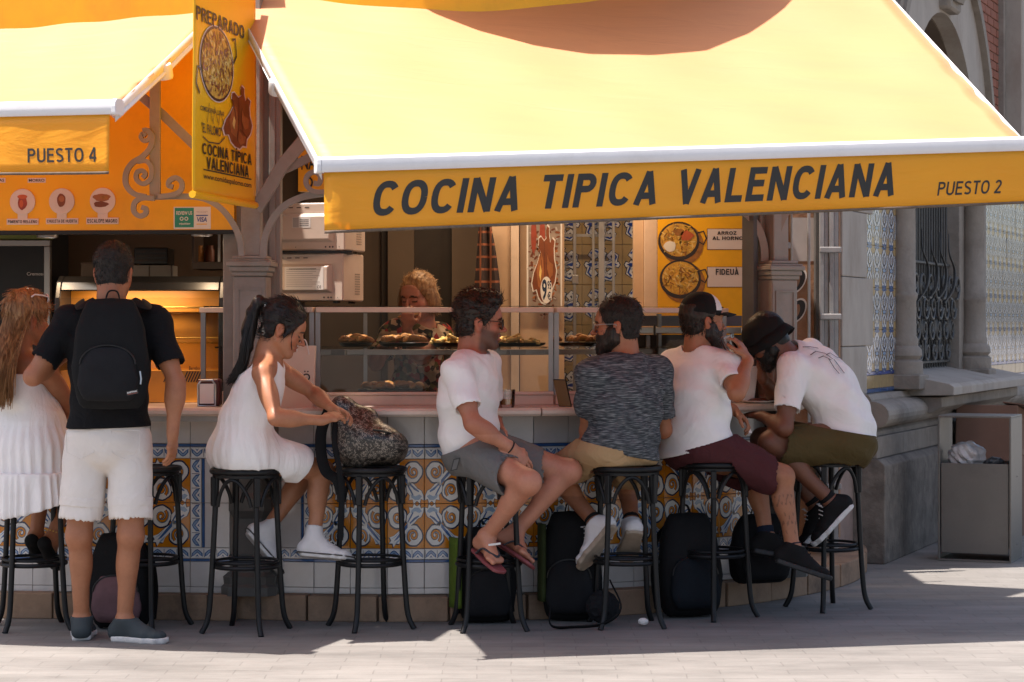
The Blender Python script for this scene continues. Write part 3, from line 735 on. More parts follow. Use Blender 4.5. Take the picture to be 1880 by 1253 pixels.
# ---- interior of the right bay
def slab(px0, px1, py0, py1, Y, m, name, parent, th=.06, bevel=0.):
    a_, b_ = at(px0, py1, Y), at(px1, py0, Y); mb = MB(); mb.box((a_.x, Y, a_.z), (b_.x, Y+th, b_.z)); return mb.build(name, m, parent, bevel)
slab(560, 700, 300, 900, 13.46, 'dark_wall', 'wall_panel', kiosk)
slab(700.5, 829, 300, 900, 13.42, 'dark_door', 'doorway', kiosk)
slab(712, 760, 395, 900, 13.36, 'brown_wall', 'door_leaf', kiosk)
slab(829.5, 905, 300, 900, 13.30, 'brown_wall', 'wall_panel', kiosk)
slab(892, 937, 300, 900, 13.0, 'cream', 'wall_panel', kiosk, .08)
slab(937.5, 953, 300, 900, 12.97, 'cream_light', 'pilaster_strip', kiosk, .1, .004)
slab(954.5, 1036, 300, 900, 13.01, 'cream', 'wall_panel', kiosk, .08)
slab(1163, 1182, 300, 900, 12.62, 'cream', 'post', kiosk, .10, .004)
slab(1182.5, 1207, 300, 900, 12.60, 'cream_light', 'post', kiosk, .14, .004)
# tiled wall behind the little window
fl = Art()
def fleur(a):
    for k in range(4):
        def R(p, k=k):
            x, y = p[0]-.5, p[1]-.5
            for _ in range(k): x, y = -y, x
            return (x+.5, y+.5)
        for pts, m, l in (([(.5,.98),(.40,.92),(.44,.84),(.36,.80),(.40,.70),(.44,.62),(.5,.55),(.56,.62),(.60,.70),(.64,.80),(.56,.84),(.60,.92)], 'glaze_navy', 2),
                          ([(.5,.95),(.43,.91),(.46,.83),(.39,.79),(.43,.70),(.5,.59),(.57,.70),(.61,.79),(.54,.83),(.57,.91)], 'glaze_white', 3),
                          ([(.5,.90),(.46,.82),(.46,.72),(.5,.62),(.54,.72),(.54,.82)], 'glaze_cobalt', 4)):
            a.poly([R(p) for p in pts], m, l)
        a.line([R(p) for p in [(.5,.52),(.66,.50),(.80,.58),(.84,.72),(.74,.80),(.66,.72),(.72,.64)]], [.20,.22,.22,.20,.16,.14,.10], 'glaze_navy', 1)
        a.line([R(p) for p in [(.5,.52),(.66,.50),(.80,.58),(.84,.72),(.74,.80),(.66,.72),(.72,.64)]], [.15,.17,.17,.15,.115,.095,.06], 'glaze_white', 2)
        a.line([R(p) for p in [(.62,.48),(.80,.55),(.86,.70),(.78,.80)]], .05, 'glaze_cobalt', 3)
    return a
flA = fleur(Art())
iw = MB(); p0, p1 = at(1030, 900, 13.34), at(1175, 300, 13.34); iw.box((p0.x, 13.34, p0.z), (p1.x, 13.42, p1.z)); iwo = iw.build('tiled_wall', 'grout', kiosk)
ftm = tile_mesh('tile', .24, .24, 'tile_ochre', flA)
for i in range(3):
    for j in range(8):
        put_tile(ftm, Matrix.Translation((p0.x+.005+.24*(i+.5)-.12, 13.34, .62+.24*j)), iwo)
wf = thing('window_grille', 'grey metal window grille in front of blue and ochre tiles inside the kiosk', 'grille', at(1100, 600, 13.2))
for x0, x1, Y in ((1052,1058,13.1),(1087,1092,13.1),(1099,1110,13.05),(1124,1129,13.08)):
    slab(x0, x1, 300, 760, Y, 'gate_grey', 'bar', wf, .03, .003)
slab(1036, 1131, 430, 435, 13.14, 'gate_grey', 'crossbar', wf, .015)
slab(1050, 1062, 505, 522, 13.095, 'gate_grey', 'collar', wf, .045, .004)
# ================================================================== AWNINGS
def awning(name, label, Q, vh0, vh1, text_fn, ripple, seed, cutback=0.):
    bl, br, tr_, tl = Q
    root = thing(name, label, 'awning', (bl+br)/2, None)
    U = (br-bl).normalized(); S = ((tl-bl)+(tr_-br)).normalized(); N = U.cross(S).normalized()
    if N.z < 0: N = -N
    nu, nv = 48, 30; P = []
    for j in range(nv+1):
        v = j/nv; row = []
        for i in range(nu+1):
            u = i/nu; p = quad_pt(Q, u, v)
            sag = -.035*math.sin(math.pi*v)*(.4+.6*math.sin(math.pi*u)) + .004*math.sin(u*31+seed)*math.sin(v*9)
            edge_w = max(0, u-.93)/.07
            p = p + N*sag + U*(edge_w*.016*math.sin(v*38+seed)*math.sin(math.pi*min(1, v*1.5)))
            row.append(p)
        P.append(row)
    mb = MB(); mb.grid(P); o = mb.build('fabric', 'awning_fabric', root, fix=False)
    sol = o.modifiers.new('thick', 'SOLIDIFY'); sol.thickness = .0015
    # front bar: rounded box profile swept along
    Fw = Vector((U.y, -U.x, 0)).normalized(); Up = Vector((0,0,1))
    prof = [(-.005,-.034),(.048,-.034),(.056,-.026),(.058,.0),(.056,.02),(.040,.032),(.0,.036),(-.03,.03),(-.03,-.03)]
    mb = MB(); ring = []
    for e in (bl - U*.012, br + U*.012): ring.append([e + Fw*a + Up*(b-.002) for a, b in prof])
    n = len(prof); mb.v += [tuple(q) for r in ring for q in r]
    for k in range(n): mb.face((k, (k+1)%n, n+(k+1)%n, n+k), True)
    mb.face(range(n)); mb.face([n+k for k in range(n)][::-1]); mb.build('front_bar', 'rail_white', root)
    for e, sg in ((bl, -1), (br, 1)):
        mb = MB(); c = e + U*(sg*.013)
        mb.prism([(p[0]*1.06, p[1]*1.06-.002) for p in prof], c, Fw, Up, U*sg, .02); mb.build('end_cap', 'rail_white', root, .004)
    # valance hanging from the bar
    def vp(u, w, off=0.):
        h = vh0 + (vh1-vh0)*u
        t = 1 - w   # 0 at the bar
        p = bl.lerp(br, u) + Fw*.045 - Up*(.032 + h*t)
        r = .008*math.sin(u*17+seed)*t + .004*math.sin(u*41+1+seed)*t
        r += ripple*t*math.exp(-((u-.99)/.03)**2)*.5 + ripple*t*math.exp(-((u-.012)/.012)**2)
        return p + Fw*(r + off)
    P = [[vp(i/90, j/6) for i in range(91)] for j in range(7)]
    mb = MB(); mb.grid(P); va = mb.build('valance', 'valance_fabric', root, fix=False)
    sol = va.modifiers.new('thick', 'SOLIDIFY'); sol.thickness = .0012; sol.offset = 0
    P = [[vp(i/90, -.035, .001) for i in range(91)], [vp(i/90, .015, .0015) for i in range(91)]]
    mb = MB(); mb.grid(P); mb.build('hem', 'hem', va, fix=False).modifiers.new('thick', 'SOLIDIFY').thickness = .002
    def u_of(px):
        a, b = 0., 1.
        for _ in range(40):
            m_ = (a+b)/2; q = vp(m_, .5)
            if CX + F*q.x/q.y < px: a = m_
            else: b = m_
        return a
    def w_of(px, py):
        u = u_of(px); q0, q1 = vp(u, 0), vp(u, 1); y0 = HY - F*(q0.z-CH)/q0.y; y1 = HY - F*(q1.z-CH)/q1.y
        return (py-y0)/(y1-y0)
    for ar in text_fn(u_of, w_of): ar.build('lettering', (0,0,0), U, Up, Fw, va, .0008, lambda u, w, off: vp(u, w, off+.0012))
    # folding arms under the fabric
    for u0, c in ((.004, 1), (.996, -1)):
        mb = MB(); a_ = quad_pt(Q, u0, .02) - N*.05; e_ = quad_pt(Q, u0, .46) - N*.06 ; f_ = quad_pt(Q, u0, .98) - N*.05
        mb.tube([a_, e_], .022, 8, flat=.6); mb.build('arm', 'rail_white', root)
        mb = MB(); mb.tube([e_, f_], .026, 8, flat=.6); mb.build('arm', 'rail_white', root)
        mb = MB(); mb.lathe([(.001,-.035),(.036,-.035),(.040,-.028),(.040,.028),(.036,.035),(.001,.035)], 16, e_, frame((0,0,0), U, S, N)); mb.build('elbow_joint', 'rail_white', root)
    # side strip of the fabric seen at the edge
    for u0, sg in ((.0, -1), (1., 1)):
        A = [quad_pt(Q, u0, i/14) + U*(sg*.004) for i in range(15)]
        mb = MB(); mb.grid([A, [p - Vector((0,0,.055)) - N*.01 for p in A]]); mb.build('side_flap', 'rail_white', root, fix=False).modifiers.new('thick', 'SOLIDIFY').thickness = .002
    return root
mat('hem', (.12,.085,.06), .8, 0, .35, 60)
def right_text(u_of, w_of):
    out = []
    def word(t, x0, x1, y0, y1, dx, bold, shear, m='valance_ink'):
        # letters shrink with distance by themselves: lay the word flat on the cloth
        u0, u1 = u_of(x0), u_of(x1); w0 = w_of(x0+dx, y1); w1 = w_of(x0+dx, y0)
        out.append(Art().caps(t, u0, w0, u1-u0, w1-w0, m, 1, bold, shear))
    word('COCINA', 680, 962, 332, 396, 40, .195, .20)
    word('TIPICA', 988, 1214, 321, 383, 30, .195, .20)
    word('VALENCIANA', 1240, 1650, 311, 374, 40, .195, .20)
    word('PUESTO 2', 1720, 1840, 334, 359, 20, .15, .18)
    return out
def left_text(u_of, w_of):
    u0, u1 = u_of(51), u_of(177); return [Art().caps('PUESTO 4', u0, w_of(60, 299), u1-u0, w_of(60, 273)-w_of(60, 299), 'valance_ink', 1, .16, 0)]
mat('valance_ink', (.022,.020,.018), .6, 0, .15)
awning('sloped_awning', 'sloped yellow awning whose front flap reads COCINA TIPICA VALENCIANA', RQ, .258, .24, right_text, .03, 0.)
awning('sloped_awning', 'sloped yellow awning at left whose front flap reads PUESTO 4', LQ, .245, .255, left_text, .02, 2.)

# ================================================================== HANGING BANNER
B0, B1 = Vector((-1.434, 10.05, 0)), Vector((-1.257, 10.965, 0))
BU = (B1-B0).normalized(); BW = (B1-B0).length; BN = Vector((BU.y, -BU.x, 0))
ban = thing('hanging_banner', 'tall yellow printed banner with a paella pan and a roast chicken', 'banner', (-1.38, 10.7, 2.04))
def bz(u, w, off=0.): return B0 + BU*u + BN*(off + .0025*math.sin(w*5+u*2)) + Vector((0,0,w))
ZB0, ZB1 = 2.045, 3.08
mb = MB(); mb.grid([[bz(BW*i/24, ZB0+(ZB1-ZB0)*j/24) for i in range(25)] for j in range(25)]); sh = mb.build('sheet', 'yellow_print', ban, fix=False)
sh.modifiers.new('thick', 'SOLIDIFY').thickness = .004
mb = MB(); mb.tube([bz(-.01, ZB0), bz(BW+.01, ZB0)], .017, 10); mb.build('hem_rod', 'yellow_print', ban)
mb = MB(); mb.tube([bz(-.02, ZB1), bz(BW+.04, ZB1)], .017, 10); mb.build('support_rod', 'rail_white', ban)
def b_px(px, py):
    """banner (u,w) seen at a photo pixel"""
    d = at(px, py, 1.) - Vector((0,0,CH)); o = Vector((0,0,CH)); t = (B0-o).dot(BN)/d.dot(BN); q = o + d*t
    return ((q-B0).dot(BU), q.z)
a = Art()
def btext(t, x0, y0, x1, y1, bold=.03):    # (x0,y0) top-left pixel, (x1,y1) bottom-right pixel
    p, q = b_px(x0, y0), b_px(x1, y1); a.text(t, p[0], q[1], q[0]-p[0], p[1]-q[1], 'ink', 2, bold)
# the two slanted lines of the photograph are level on the sheet: only their heights matter
def bline(t, x0, x1, ytop, ybot, bold=.03):
    u0, w1 = b_px(x0, ytop); _, w0 = b_px(x0, ybot); u1, _ = b_px(x1, ytop)
    if t.isupper(): a.caps(t, u0, w0, u1-u0, w1-w0, 'ink', 2, .17)
    else: a.text(t, u0, w0, u1-u0, w1-w0, 'ink', 2, bold)
bline('PREPARADO', 358, 447, 10, 36)
bline('COCINA TÍPICA', 371, 460, 262, 283); bline('VALENCIANA', 379, 455, 288, 310); bline('www.comidaspalomo.com', 373, 460, 318, 331, .015)
p, q = b_px(373, 311), b_px(460, 332); a.rect(p[0], p[1]-.004, q[0], p[1]+.002, 'ink', 2)
def wisp(cx, cy, r, n, seed, ms, l, el=(1, 1), size=(.018,.006), clip=1.):
    r_ = random.Random(seed)
    for i in range(n):
        rr = r*math.sqrt(r_.random())*clip; t = r_.uniform(0, 6.28); an = r_.uniform(0, 3.14)
        x, y = cx+rr*el[0]*math.cos(t), cy+rr*el[1]*math.sin(t); k = r_.uniform(.5, 1.3)
        a.disc(x, y, size[0]*k, size[1]*k, r_.choice(ms), l + i % 3, 6, 0, i, an)
pc = b_px(396, 118); pr = (b_px(427, 118)[0]-b_px(365, 118)[0])/2*.97; ph = (b_px(396, 52)[1]-b_px(396, 186)[1])/2
a.disc(pc[0], pc[1], pr*1.05, ph*1.05, 'paper_pink', 1, 40); a.disc(pc[0], pc[1], pr*1.01, ph*1.02, 'pan_black', 2, 40); a.disc(pc[0], pc[1], pr*.94, ph*.95, 'rice', 3, 40)
wisp(pc[0], pc[1], 1, 330, 3, ['rice_dark','rice_light','rice','chicken'], 4, (pr*.9, ph*.9), (.020,.008))
for sx, dy in ((1, .09), (-1, -.10)):
    a.line([(pc[0]+sx*pr*.97, pc[1]+dy+.05), (pc[0]+sx*pr*1.15, pc[1]+dy+.06), (pc[0]+sx*pr*1.22, pc[1]+dy-.02), (pc[0]+sx*pr*1.02, pc[1]+dy-.06)], .014, 'pan_black', 3)
def chick(a, ox, oy, sx, sy, l=2, rim='paper_pink'):
    o = [(.62,1.0),(.58,.94),(.60,.84),(.50,.80),(.38,.86),(.30,.84),(.28,.74),(.36,.66),(.24,.52),(.10,.40),(.02,.26),(.08,.16),(.20,.18),(.28,.08),(.40,.02),(.56,.0),(.66,.06),(.78,.06),(.80,.18),(.92,.28),(.98,.42),(.90,.56),(.88,.70),(.92,.80),(.82,.84),(.74,.78),(.70,.88),(.70,.97)]
    f = lambda p: (ox+p[0]*sx, oy+p[1]*sy)
    a.poly([f((.5+(p[0]-.5)*1.09, .5+(p[1]-.5)*1.05)) for p in o], rim, l); a.poly([f(p) for p in o], 'chicken', l+1)
    a.poly([f(p) for p in [(.30,.60),(.20,.40),(.26,.22),(.44,.16),(.50,.34),(.46,.56),(.40,.66)]], 'chicken_light', l+2)
    a.poly([f(p) for p in [(.60,.66),(.70,.54),(.86,.50),(.84,.36),(.72,.32),(.62,.44)]], 'chicken_light', l+2)
    a.poly([f(p) for p in [(.54,.28),(.64,.22),(.76,.22),(.70,.10),(.56,.06),(.48,.16)]], 'chicken_light', l+2)
    for L_ in ([(.50,.80),(.52,.6),(.50,.34),(.48,.12)], [(.62,.66),(.60,.46),(.66,.26)], [(.28,.74),(.36,.60),(.42,.46)], [(.80,.20),(.68,.26),(.56,.30)]): a.line([f(p) for p in L_], [.02*sx]*len(L_), 'chicken_dark', l+3)
    a.poly([f(p) for p in [(.34,.50),(.30,.36),(.36,.28),(.40,.42)]], 'rice_light', l+3)
p, q = b_px(407, 258), b_px(461, 158); chick(a, p[0], p[1]-.02, q[0]-p[0], q[1]-p[1])
u0, w0 = b_px(369, 238); u1, w1 = b_px(406, 206); a.text('"EL PALOMO"', u0, w0-.012, u1-u0, .045, 'ink_soft', 2, .01)
a.text('COMIDAS PARA LLEVAR', u0-.02, w1-.02, u1-u0+.05, .022, 'ink_soft', 2, .01)
for k in range(3): a.line([(u0+.08+.08*k, w0+.04), (u0+.10+.08*k, w0+.13-.01*k), (u0+.15+.08*k, w0+.05)], .006, 'ink_soft', 2)
a.line([(u0+.02,w0-.03),(u0+.10,w0-.05),(u0+.25,w0-.045),(u0+.33,w0-.01)], .006, 'ink_soft', 2)
a.build('print', (0,0,0), BU, (0,0,1), BN, ban, .0009, lambda u, w, off: bz(u, w, off+.003))

# ================================================================== MENU BOARDS
LM = frame(LA, LT, LN, (0,0,1))
def l_px(px, py):
    """(x,z) on the front of the left fascia seen at a photo pixel"""
    n = LN; O = LM @ V(0, .10, 0); d = at(px, py, 1.) - Vector((0,0,CH)); o = Vector((0,0,CH)); t = (O-o).dot(n)/d.dot(n); q = o + d*t
    return ((q-O).dot(LT), q.z)
def fascia_art(name, a, label, cat, off=.0): 
    o = a.build(name, LM @ V(0,.0995-off,0), LT, (0,0,1), -LN, None, .0007); tag(o, label, cat); return o
def rect_px(a, x0, y0, x1, y1, m, l): p, q = l_px(x0, y1), l_px(x1, y0); a.rect(p[0], p[1], q[0], q[1], m, l); return p, q
def dish(px, py, lab, lx0, lx1, ly0, ly1, kind, label):
    root = thing('menu_sign', label, 'sign', LM @ V(l_px(px, py)[0], .09, l_px(px, ly1)[1]))
    c = l_px(px, py); r = .066; mb = MB(); mb.mat('plate_white'); N = -LN
    mb.lathe([(.001,0),(r*.98,0),(r,.004),(r*.97,.007),(.001,.007)], 32, LM @ V(c[0], .099, c[1]), frame((0,0,0), LT, (0,0,1), -LN)); mb.build('plate', None, root)
    st = MB(); st.mat('plate_white'); s0 = l_px(px, ly0+2); st.box((c[0]-.025, .0935, s0[1]), (c[0]+.025, .099, c[1]-r*.8), LM); st.build('stem', None, root)
    p, q = l_px(lx0, ly1), l_px(lx1, ly0); lb = MB(); lb.mat('paper_pink'); lb.box((p[0], .094, p[1]), (q[0], .0995, q[1]), LM); lo = lb.build('label', None, root)
    a = Art(); a.caps(lab, p[0]+.006, p[1]+.007, q[0]-p[0]-.012, q[1]-p[1]-.014, 'ink', 1, .18); a.build('lettering', LM @ V(0,.094,0), LT, (0,0,1), -LN, lo)
    a = Art()
    if kind == 0:
        a.disc(c[0], c[1]-.005, .024, .036, 'meat_red', 1, 20, .08, 3); a.disc(c[0], c[1]+.025, .026, .011, 'tomato', 2, 16); a.disc(c[0]-.005, c[1]-.01, .010, .02, 'tomato', 2, 12)
    elif kind == 1:
        a.disc(c[0]-.002, c[1]+.005, .022, .034, 'chicken', 1, 20, .06, 1); a.disc(c[0], c[1]+.012, .014, .016, 'chicken_light', 2, 12)
    else:
        a.disc(c[0]-.004, c[1]+.016, .045, .019, 'chicken_light', 1, 20, .12, 2); a.disc(c[0]-.008, c[1]-.018, .038, .015, 'chicken', 1, 20, .12, 4); a.disc(c[0]+.01, c[1]+.016, .02, .01, 'rice_dark', 2, 12, .2)
    a.build('food_picture', LM @ V(0,.0919,0), LT, (0,0,1), -LN, root)
mat('plate_white', (.66,.56,.48), .5)
dish(42, 371, 'PIMIENTO RELLENO', 13, 71, 402, 413, 0, 'round menu sign with a red stuffed pepper, labelled PIMIENTO RELLENO')
dish(114, 370, 'CHULETA DE HUERTA', 85, 144, 401, 412, 1, 'round menu sign with one small brown chop, labelled CHULETA DE HUERTA')
dish(189, 369, 'ESCALOPE MAGRO', 159, 218, 400, 412, 2, 'round menu sign with two brown cutlets, labelled ESCALOPE MAGRO')
a = Art(); p, q = rect_px(a, 51, 327, 84, 336, 'paper_pink', 1); a.text('MORRO', p[0]+.006, p[1]+.005, q[0]-p[0]-.012, q[1]-p[1]-.01, 'ink', 2); fascia_art('name_label', a, 'small pale label reading MORRO just under the PUESTO 4 flap', 'label')
a = Art(); p, q = rect_px(a, -40, 327, 10, 336, 'paper_pink', 1); a.text('LAS', q[0]-.042, p[1]+.005, .036, q[1]-p[1]-.01, 'ink', 2); fascia_art('name_label', a, 'small pale label cut by the left edge of the photo ending in LAS', 'label')
a = Art(); p, q = rect_px(a, 319, 380, 387, 421, 'paper', 1); rect_px(a, 321, 382, 356, 418, 'green_print', 2)
p, q = l_px(324, 395), l_px(353, 388); a.text('REVIEW US', p[0], p[1], q[0]-p[0], q[1]-p[1], 'paper', 3); c = l_px(338, 402)
for s in (-1, 1): a.ring(c[0]+s*.012, c[1], .008, .008, .004, 'paper', 3, 12)
p, q = l_px(329, 414), l_px(350, 409); a.text('tripadvisor', p[0], p[1], q[0]-p[0], q[1]-p[1], 'paper', 3)
p, q = l_px(362, 408), l_px(380, 399); a.text('VISA', p[0], p[1], q[0]-p[0], q[1]-p[1], 'blue_print', 3, .02, .2); rect_px(a, 360, 395, 382, 397, 'blue_print', 3); rect_px(a, 361, 411, 380, 413, 'gold_print', 3)
p, q = l_px(361, 391), l_px(382, 388); a.text('WE ACCEPT', p[0], p[1], q[0]-p[0], q[1]-p[1], 'label_grey', 3, 0)
fascia_art('sticker', a, 'white and green sticker with VISA and REVIEW US on the yellow board', 'sticker')
# right menu board with two pans
mr = thing('menu_board', 'orange menu board with two rice pans labelled ARROZ AL HORNO and FIDEUA', 'menu board', at(1285, 700, 12.5))
slab(1207.5, 1372, 300, 760, 12.52, 'yellow_board', 'board', mr, .02)
a = Art(); YB = 12.519
def pan(px, py, seed, horno):
    global a
    c = at(px, py, YB); r = .116
    a.disc(c.x+.02, c.z-.02, r*1.03, r*.98, 'rice_dark', 1, 36); a.disc(c.x, c.z, r, r*.94, 'pan_black', 2, 36); a.disc(c.x, c.z+.006, r*.88, r*.80, 'rice', 3, 36)
    a.line([(c.x+r*.9, c.z+.045), (c.x+r*1.2, c.z+.055), (c.x+r*1.34, c.z+.015), (c.x+r*1.2, c.z-.02), (c.x+r*1.0, c.z-.005)], .008, 'pan_black', 2)
    wisp(c.x, c.z+.006, 1, 170, seed, ['rice_light','rice','rice_dark','gold_print'], 4, (r*.82, r*.74), (.016,.004))
    if horno:
        a.disc(c.x-.05, c.z-.03, .034, .03, 'egg_white', 8, 16, .1); a.disc(c.x+.045, c.z+.03, .036, .028, 'tomato', 8, 16, .2, 4); a.disc(c.x, c.z+.05, .03, .02, 'rice_dark', 8, 14, .2, 2)
pan(1246, 443, 5, True); pan(1249, 513, 9, False)
for t, x0, y0, x1, y1 in (('', 1299,421,1370,458), ('', 1299,491,1370,527)):
    p, q = at(x0, y1, YB), at(x1, y0, YB); a.rect(p.x-.003, p.z-.003, q.x+.003, q.z+.003, 'chicken_dark', 1); a.rect(p.x, p.z, q.x, q.z, 'paper_pink', 2)
for t, x0, y0, x1, y1 in (('ARROZ',1317,425,1352,431.5),('AL HORNO',1308,434.5,1364,441),('FIDEUÀ',1314,494,1356,505)):
    p, q = at(x0, y1, YB), at(x1, y0, YB); a.caps(t, p.x, p.z, q.x-p.x, q.z-p.z, 'ink', 4, .19)
a.build('print', (0,YB,0), (1,0,0), (0,0,1), (0,-1,0), mr, .0006)
# chicken poster with the price
cp_ = thing('price_poster', 'photo poster of a whole roast chicken priced 9.95 on the inner kiosk wall', 'poster', at(1000, 562, 12.9))
slab(967, 1032, 300, 566, 12.93, 'paper', 'sheet', cp_, .006)
a = Art(); YP = 12.929
p, q = at(970, 566, YP), at(1029, 300, YP); a.rect(p.x, p.z, q.x, q.z, 'poster_grey', 1)
wisp((p.x+q.x)/2, 1.83, 1, 200, 21, ['chicken_light','chicken_dark','label_grey','chicken'], 2, (.088, .33), (.014,.006))
p, q = at(971, 470, YP), at(1000, 405, YP)
for k in range(2): a.disc(p.x+.028+.05*k, (p.z+q.z)/2+.02, .016, .11, 'meat_red', 6, 14)
p, q = at(976, 557, YP), at(1022, 415, YP); chick(a, p.x, p.z, q.x-p.x, q.z-p.z, 7, 'paper')
c = at(1003, 533, YP); a.disc(c.x, c.z, .034, .078, 'paper', 13, 24)
p, q = at(995, 552, YP), at(1004, 513, YP); a.text('9', p.x, p.z, q.x-p.x, q.z-p.z, 'glaze_navy', 14, .03); p, q = at(1005, 532, YP), at(1012, 516, YP); a.text('95', p.x, p.z, q.x-p.x, q.z-p.z, 'glaze_navy', 14, .02)
p, q = at(1005, 551, YP), at(1011, 536, YP); a.text('€', p.x, p.z, q.x-p.x, q.z-p.z, 'glaze_navy', 14, .02)
a.build('print', (0,YP,0), (1,0,0), (0,0,1), (0,-1,0), cp_, .0006)

# ================================================================== MARKET BUILDING AT RIGHT
Q0 = Vector((2.17, 13.8, 0)); WS = Vector((.384, .923, 0)).normalized(); WN = Vector((WS.y, -WS.x, 0))
WM = frame(Q0, WS, -WN, (0,0,1))          # local x along the wall, y into the wall, z up
mkt = thing('market_building', 'stone and azulejo market building with arched window and rough stone base', 'building', Q0)
def wbox(s0, s1, d0, d1, z0, z1, m, name, ch=0.):
    mb = MB(); mb.box((s0, d0, z0), (s1, d1, z1), WM, ch); return mb.build(name, m, mkt)
wbox(-.56, 1.16, .03, .9, .0, 7, 'mortar', 'wall'); wbox(3.6, 9, .03, .9, .0, 7, 'mortar', 'wall'); wbox(1.16, 3.6, .03, .9, 0, 1.0, 'mortar', 'wall')
# arch: recess with voussoir ring
ac, az, ar_, ao = 2.36, 2.46, 1.24, 1.95
pts = [(1.16, az)] + [(ac+ar_*math.cos(math.pi*(1-i/24)), az+ar_*math.sin(math.pi*(1-i/24))) for i in range(25)] + [(3.6, az), (3.6, 7), (1.16, 7)]
mb = MB(); mb.prism(pts, Q0 - WN*.03, WS, (0,0,1), -WN, .87); mb.build('spandrel', 'mortar', mkt)
wbox(1.0, 3.7, .50, .58, 2.47, 4.2, 'window_dark', 'upper_pane'); wbox(1.201, 2.899, .12, .5, 1.0, 2.465, 'window_dark', 'window_pane')
mb = MB(); n = 28
def aring(r0, r1, d0, d1):
    P = []
    for i in range(n+1):
        t = math.pi*(1-i/n)
        P.append([WM @ V(ac+r*math.cos(t), d, az+r*math.sin(t)) for r, d in ((r0,d0),(r1,d0),(r1,d1),(r0,d1))])
    b = len(mb.v); mb.v += [tuple(q) for r in P for q in r]
    for i in range(n):
        for k in range(4): mb.face((b+i*4+k, b+i*4+(k+1)%4, b+(i+1)*4+(k+1)%4, b+(i+1)*4+k), True)
    mb.face((b,b+1,b+2,b+3)); e = b+4*n; mb.face((e+3,e+2,e+1,e))
aring(ar_-.012, ar_+.5, -.02, .62); mb.build('archivolt', 'stone_pale', mkt)
mb = MB(); aring(ar_+.5, ar_+.58, -.07, .1); aring(ar_+.58, ar_+.66, -.05, .1); mb.build('arch_moulding', 'stone_worn', mkt)
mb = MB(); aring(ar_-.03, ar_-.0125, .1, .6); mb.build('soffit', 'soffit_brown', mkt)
# keystone scroll carving
ks = MB()
for k, (ds, dz) in enumerate(((-.11, .02), (.11, .02))):
    ks.tube([WM @ V(ac+ds+.1*math.cos(a_)*(1-a_/16), -.10-.02*k, az+ar_+.22+dz+.1*math.sin(a_)*(1-a_/16)) for a_ in [i*.45 for i in range(26)]], .035, 8)
for k in range(5): ks.tube([WM @ V(ac-.16+.08*k, -.06, az+ar_+.55), WM @ V(ac-.13+.065*k, -.16, az+ar_+.30), WM @ V(ac-.08+.04*k, -.12, az+ar_+.06)], [.05,.045,.02], 7)
ks.box((ac-.2, -.1, az+ar_+.0), (ac+.2, .1, az+ar_+.6), WM, .02)
ks.build('keystone', 'stone_worn', mkt)
# quoin stones beside the tiles
z = 1.03; k = 0
for h in (.30, .42, .40, .40, .42, .40, .42, .4):
    e = .14 if k % 2 else -.02
    mb = MB(); mb.box((-.56, -.012, z+.002), (.07+e, .1, z+h-.002), WM, .004); mb.build('quoin_stone', 'stone_pale', mkt); z += h; k += 1
mb = MB(); mb.box((-.60, .0, .2), (-.565, .7, 4), WM); mb.build('wall_end', 'stone_rust', mkt)
# azulejo panels
def chain(a):
    x = .5
    for sx in (-1, 1):
        for L_, w in (([(x, .0), (x+sx*.24, .10), (x+sx*.26, .24), (x+sx*.06, .36), (x+sx*.10, .46), (x+sx*.30, .58), (x+sx*.28, .76), (x+sx*.08, .88), (x, 1.)], .19), ([(x+sx*.5, .2), (x+sx*.40, .40), (x+sx*.40, .60), (x+sx*.5, .8)], .15)):
            a.line(L_, w, 'glaze_navy', 1); a.line(L_, w*.72, 'glaze_blue', 2); a.line(L_, w*.45, 'glaze_white', 3)
    a.disc(x, .42, .26, .055, 'glaze_navy', 4, 16); a.disc(x, .42, .22, .04, 'glaze_pale', 5, 14); a.disc(x, .17, .09, .10, 'glaze_white', 4, 12); a.disc(x, .68, .15, .15, 'glaze_navy', 4, 14); a.disc(x, .68, .11, .12, 'glaze_white', 5, 14); a.disc(x, .68, .04, .08, 'glaze_blue', 6, 10)
    a.disc(x, .97, .34, .04, 'glaze_blue', 4, 14); a.disc(x, .02, .30, .035, 'glaze_blue', 4, 14)
    return a
chA = chain(Art()); CHH = .265; chm = tile_mesh('tile', .2, CHH, 'tile_ochre', chA)
def band_tile(w, h, m):
    k = ('band', m, w, h)
    if k not in TM: TM[k] = tile_mesh('tile', w, h, m)
    return TM[k]
def panel(s0, s1, ztop, cut=None):
    mb = MB(); mb.box((s0, .012, 1.03), (s1, .031, ztop), WM); po = mb.build('tile_panel', 'grout', mkt)
    nx = int(round((s1-s0)/.2)); w = (s1-s0)/nx
    for i in range(nx):
        s = s0+w*(i+.5)
        for z0, z1, m in ((1.033,1.06,'glaze_blue'),(1.06,1.143,'tile_ochre'),(1.143,1.167,'glaze_cobalt')):
            put_tile(band_tile(.2, round(z1-z0,3), m), WM @ Matrix.Translation((s, .012, (z0+z1)/2)), po)
        for j in range(int((ztop-1.167)/CHH)):
            put_tile(chm, WM @ Matrix.Translation((s, .012, 1.167+CHH*(j+.5))), po)
panel(.07, 1.07, 2.80); panel(3.95, 6.75, 2.80)
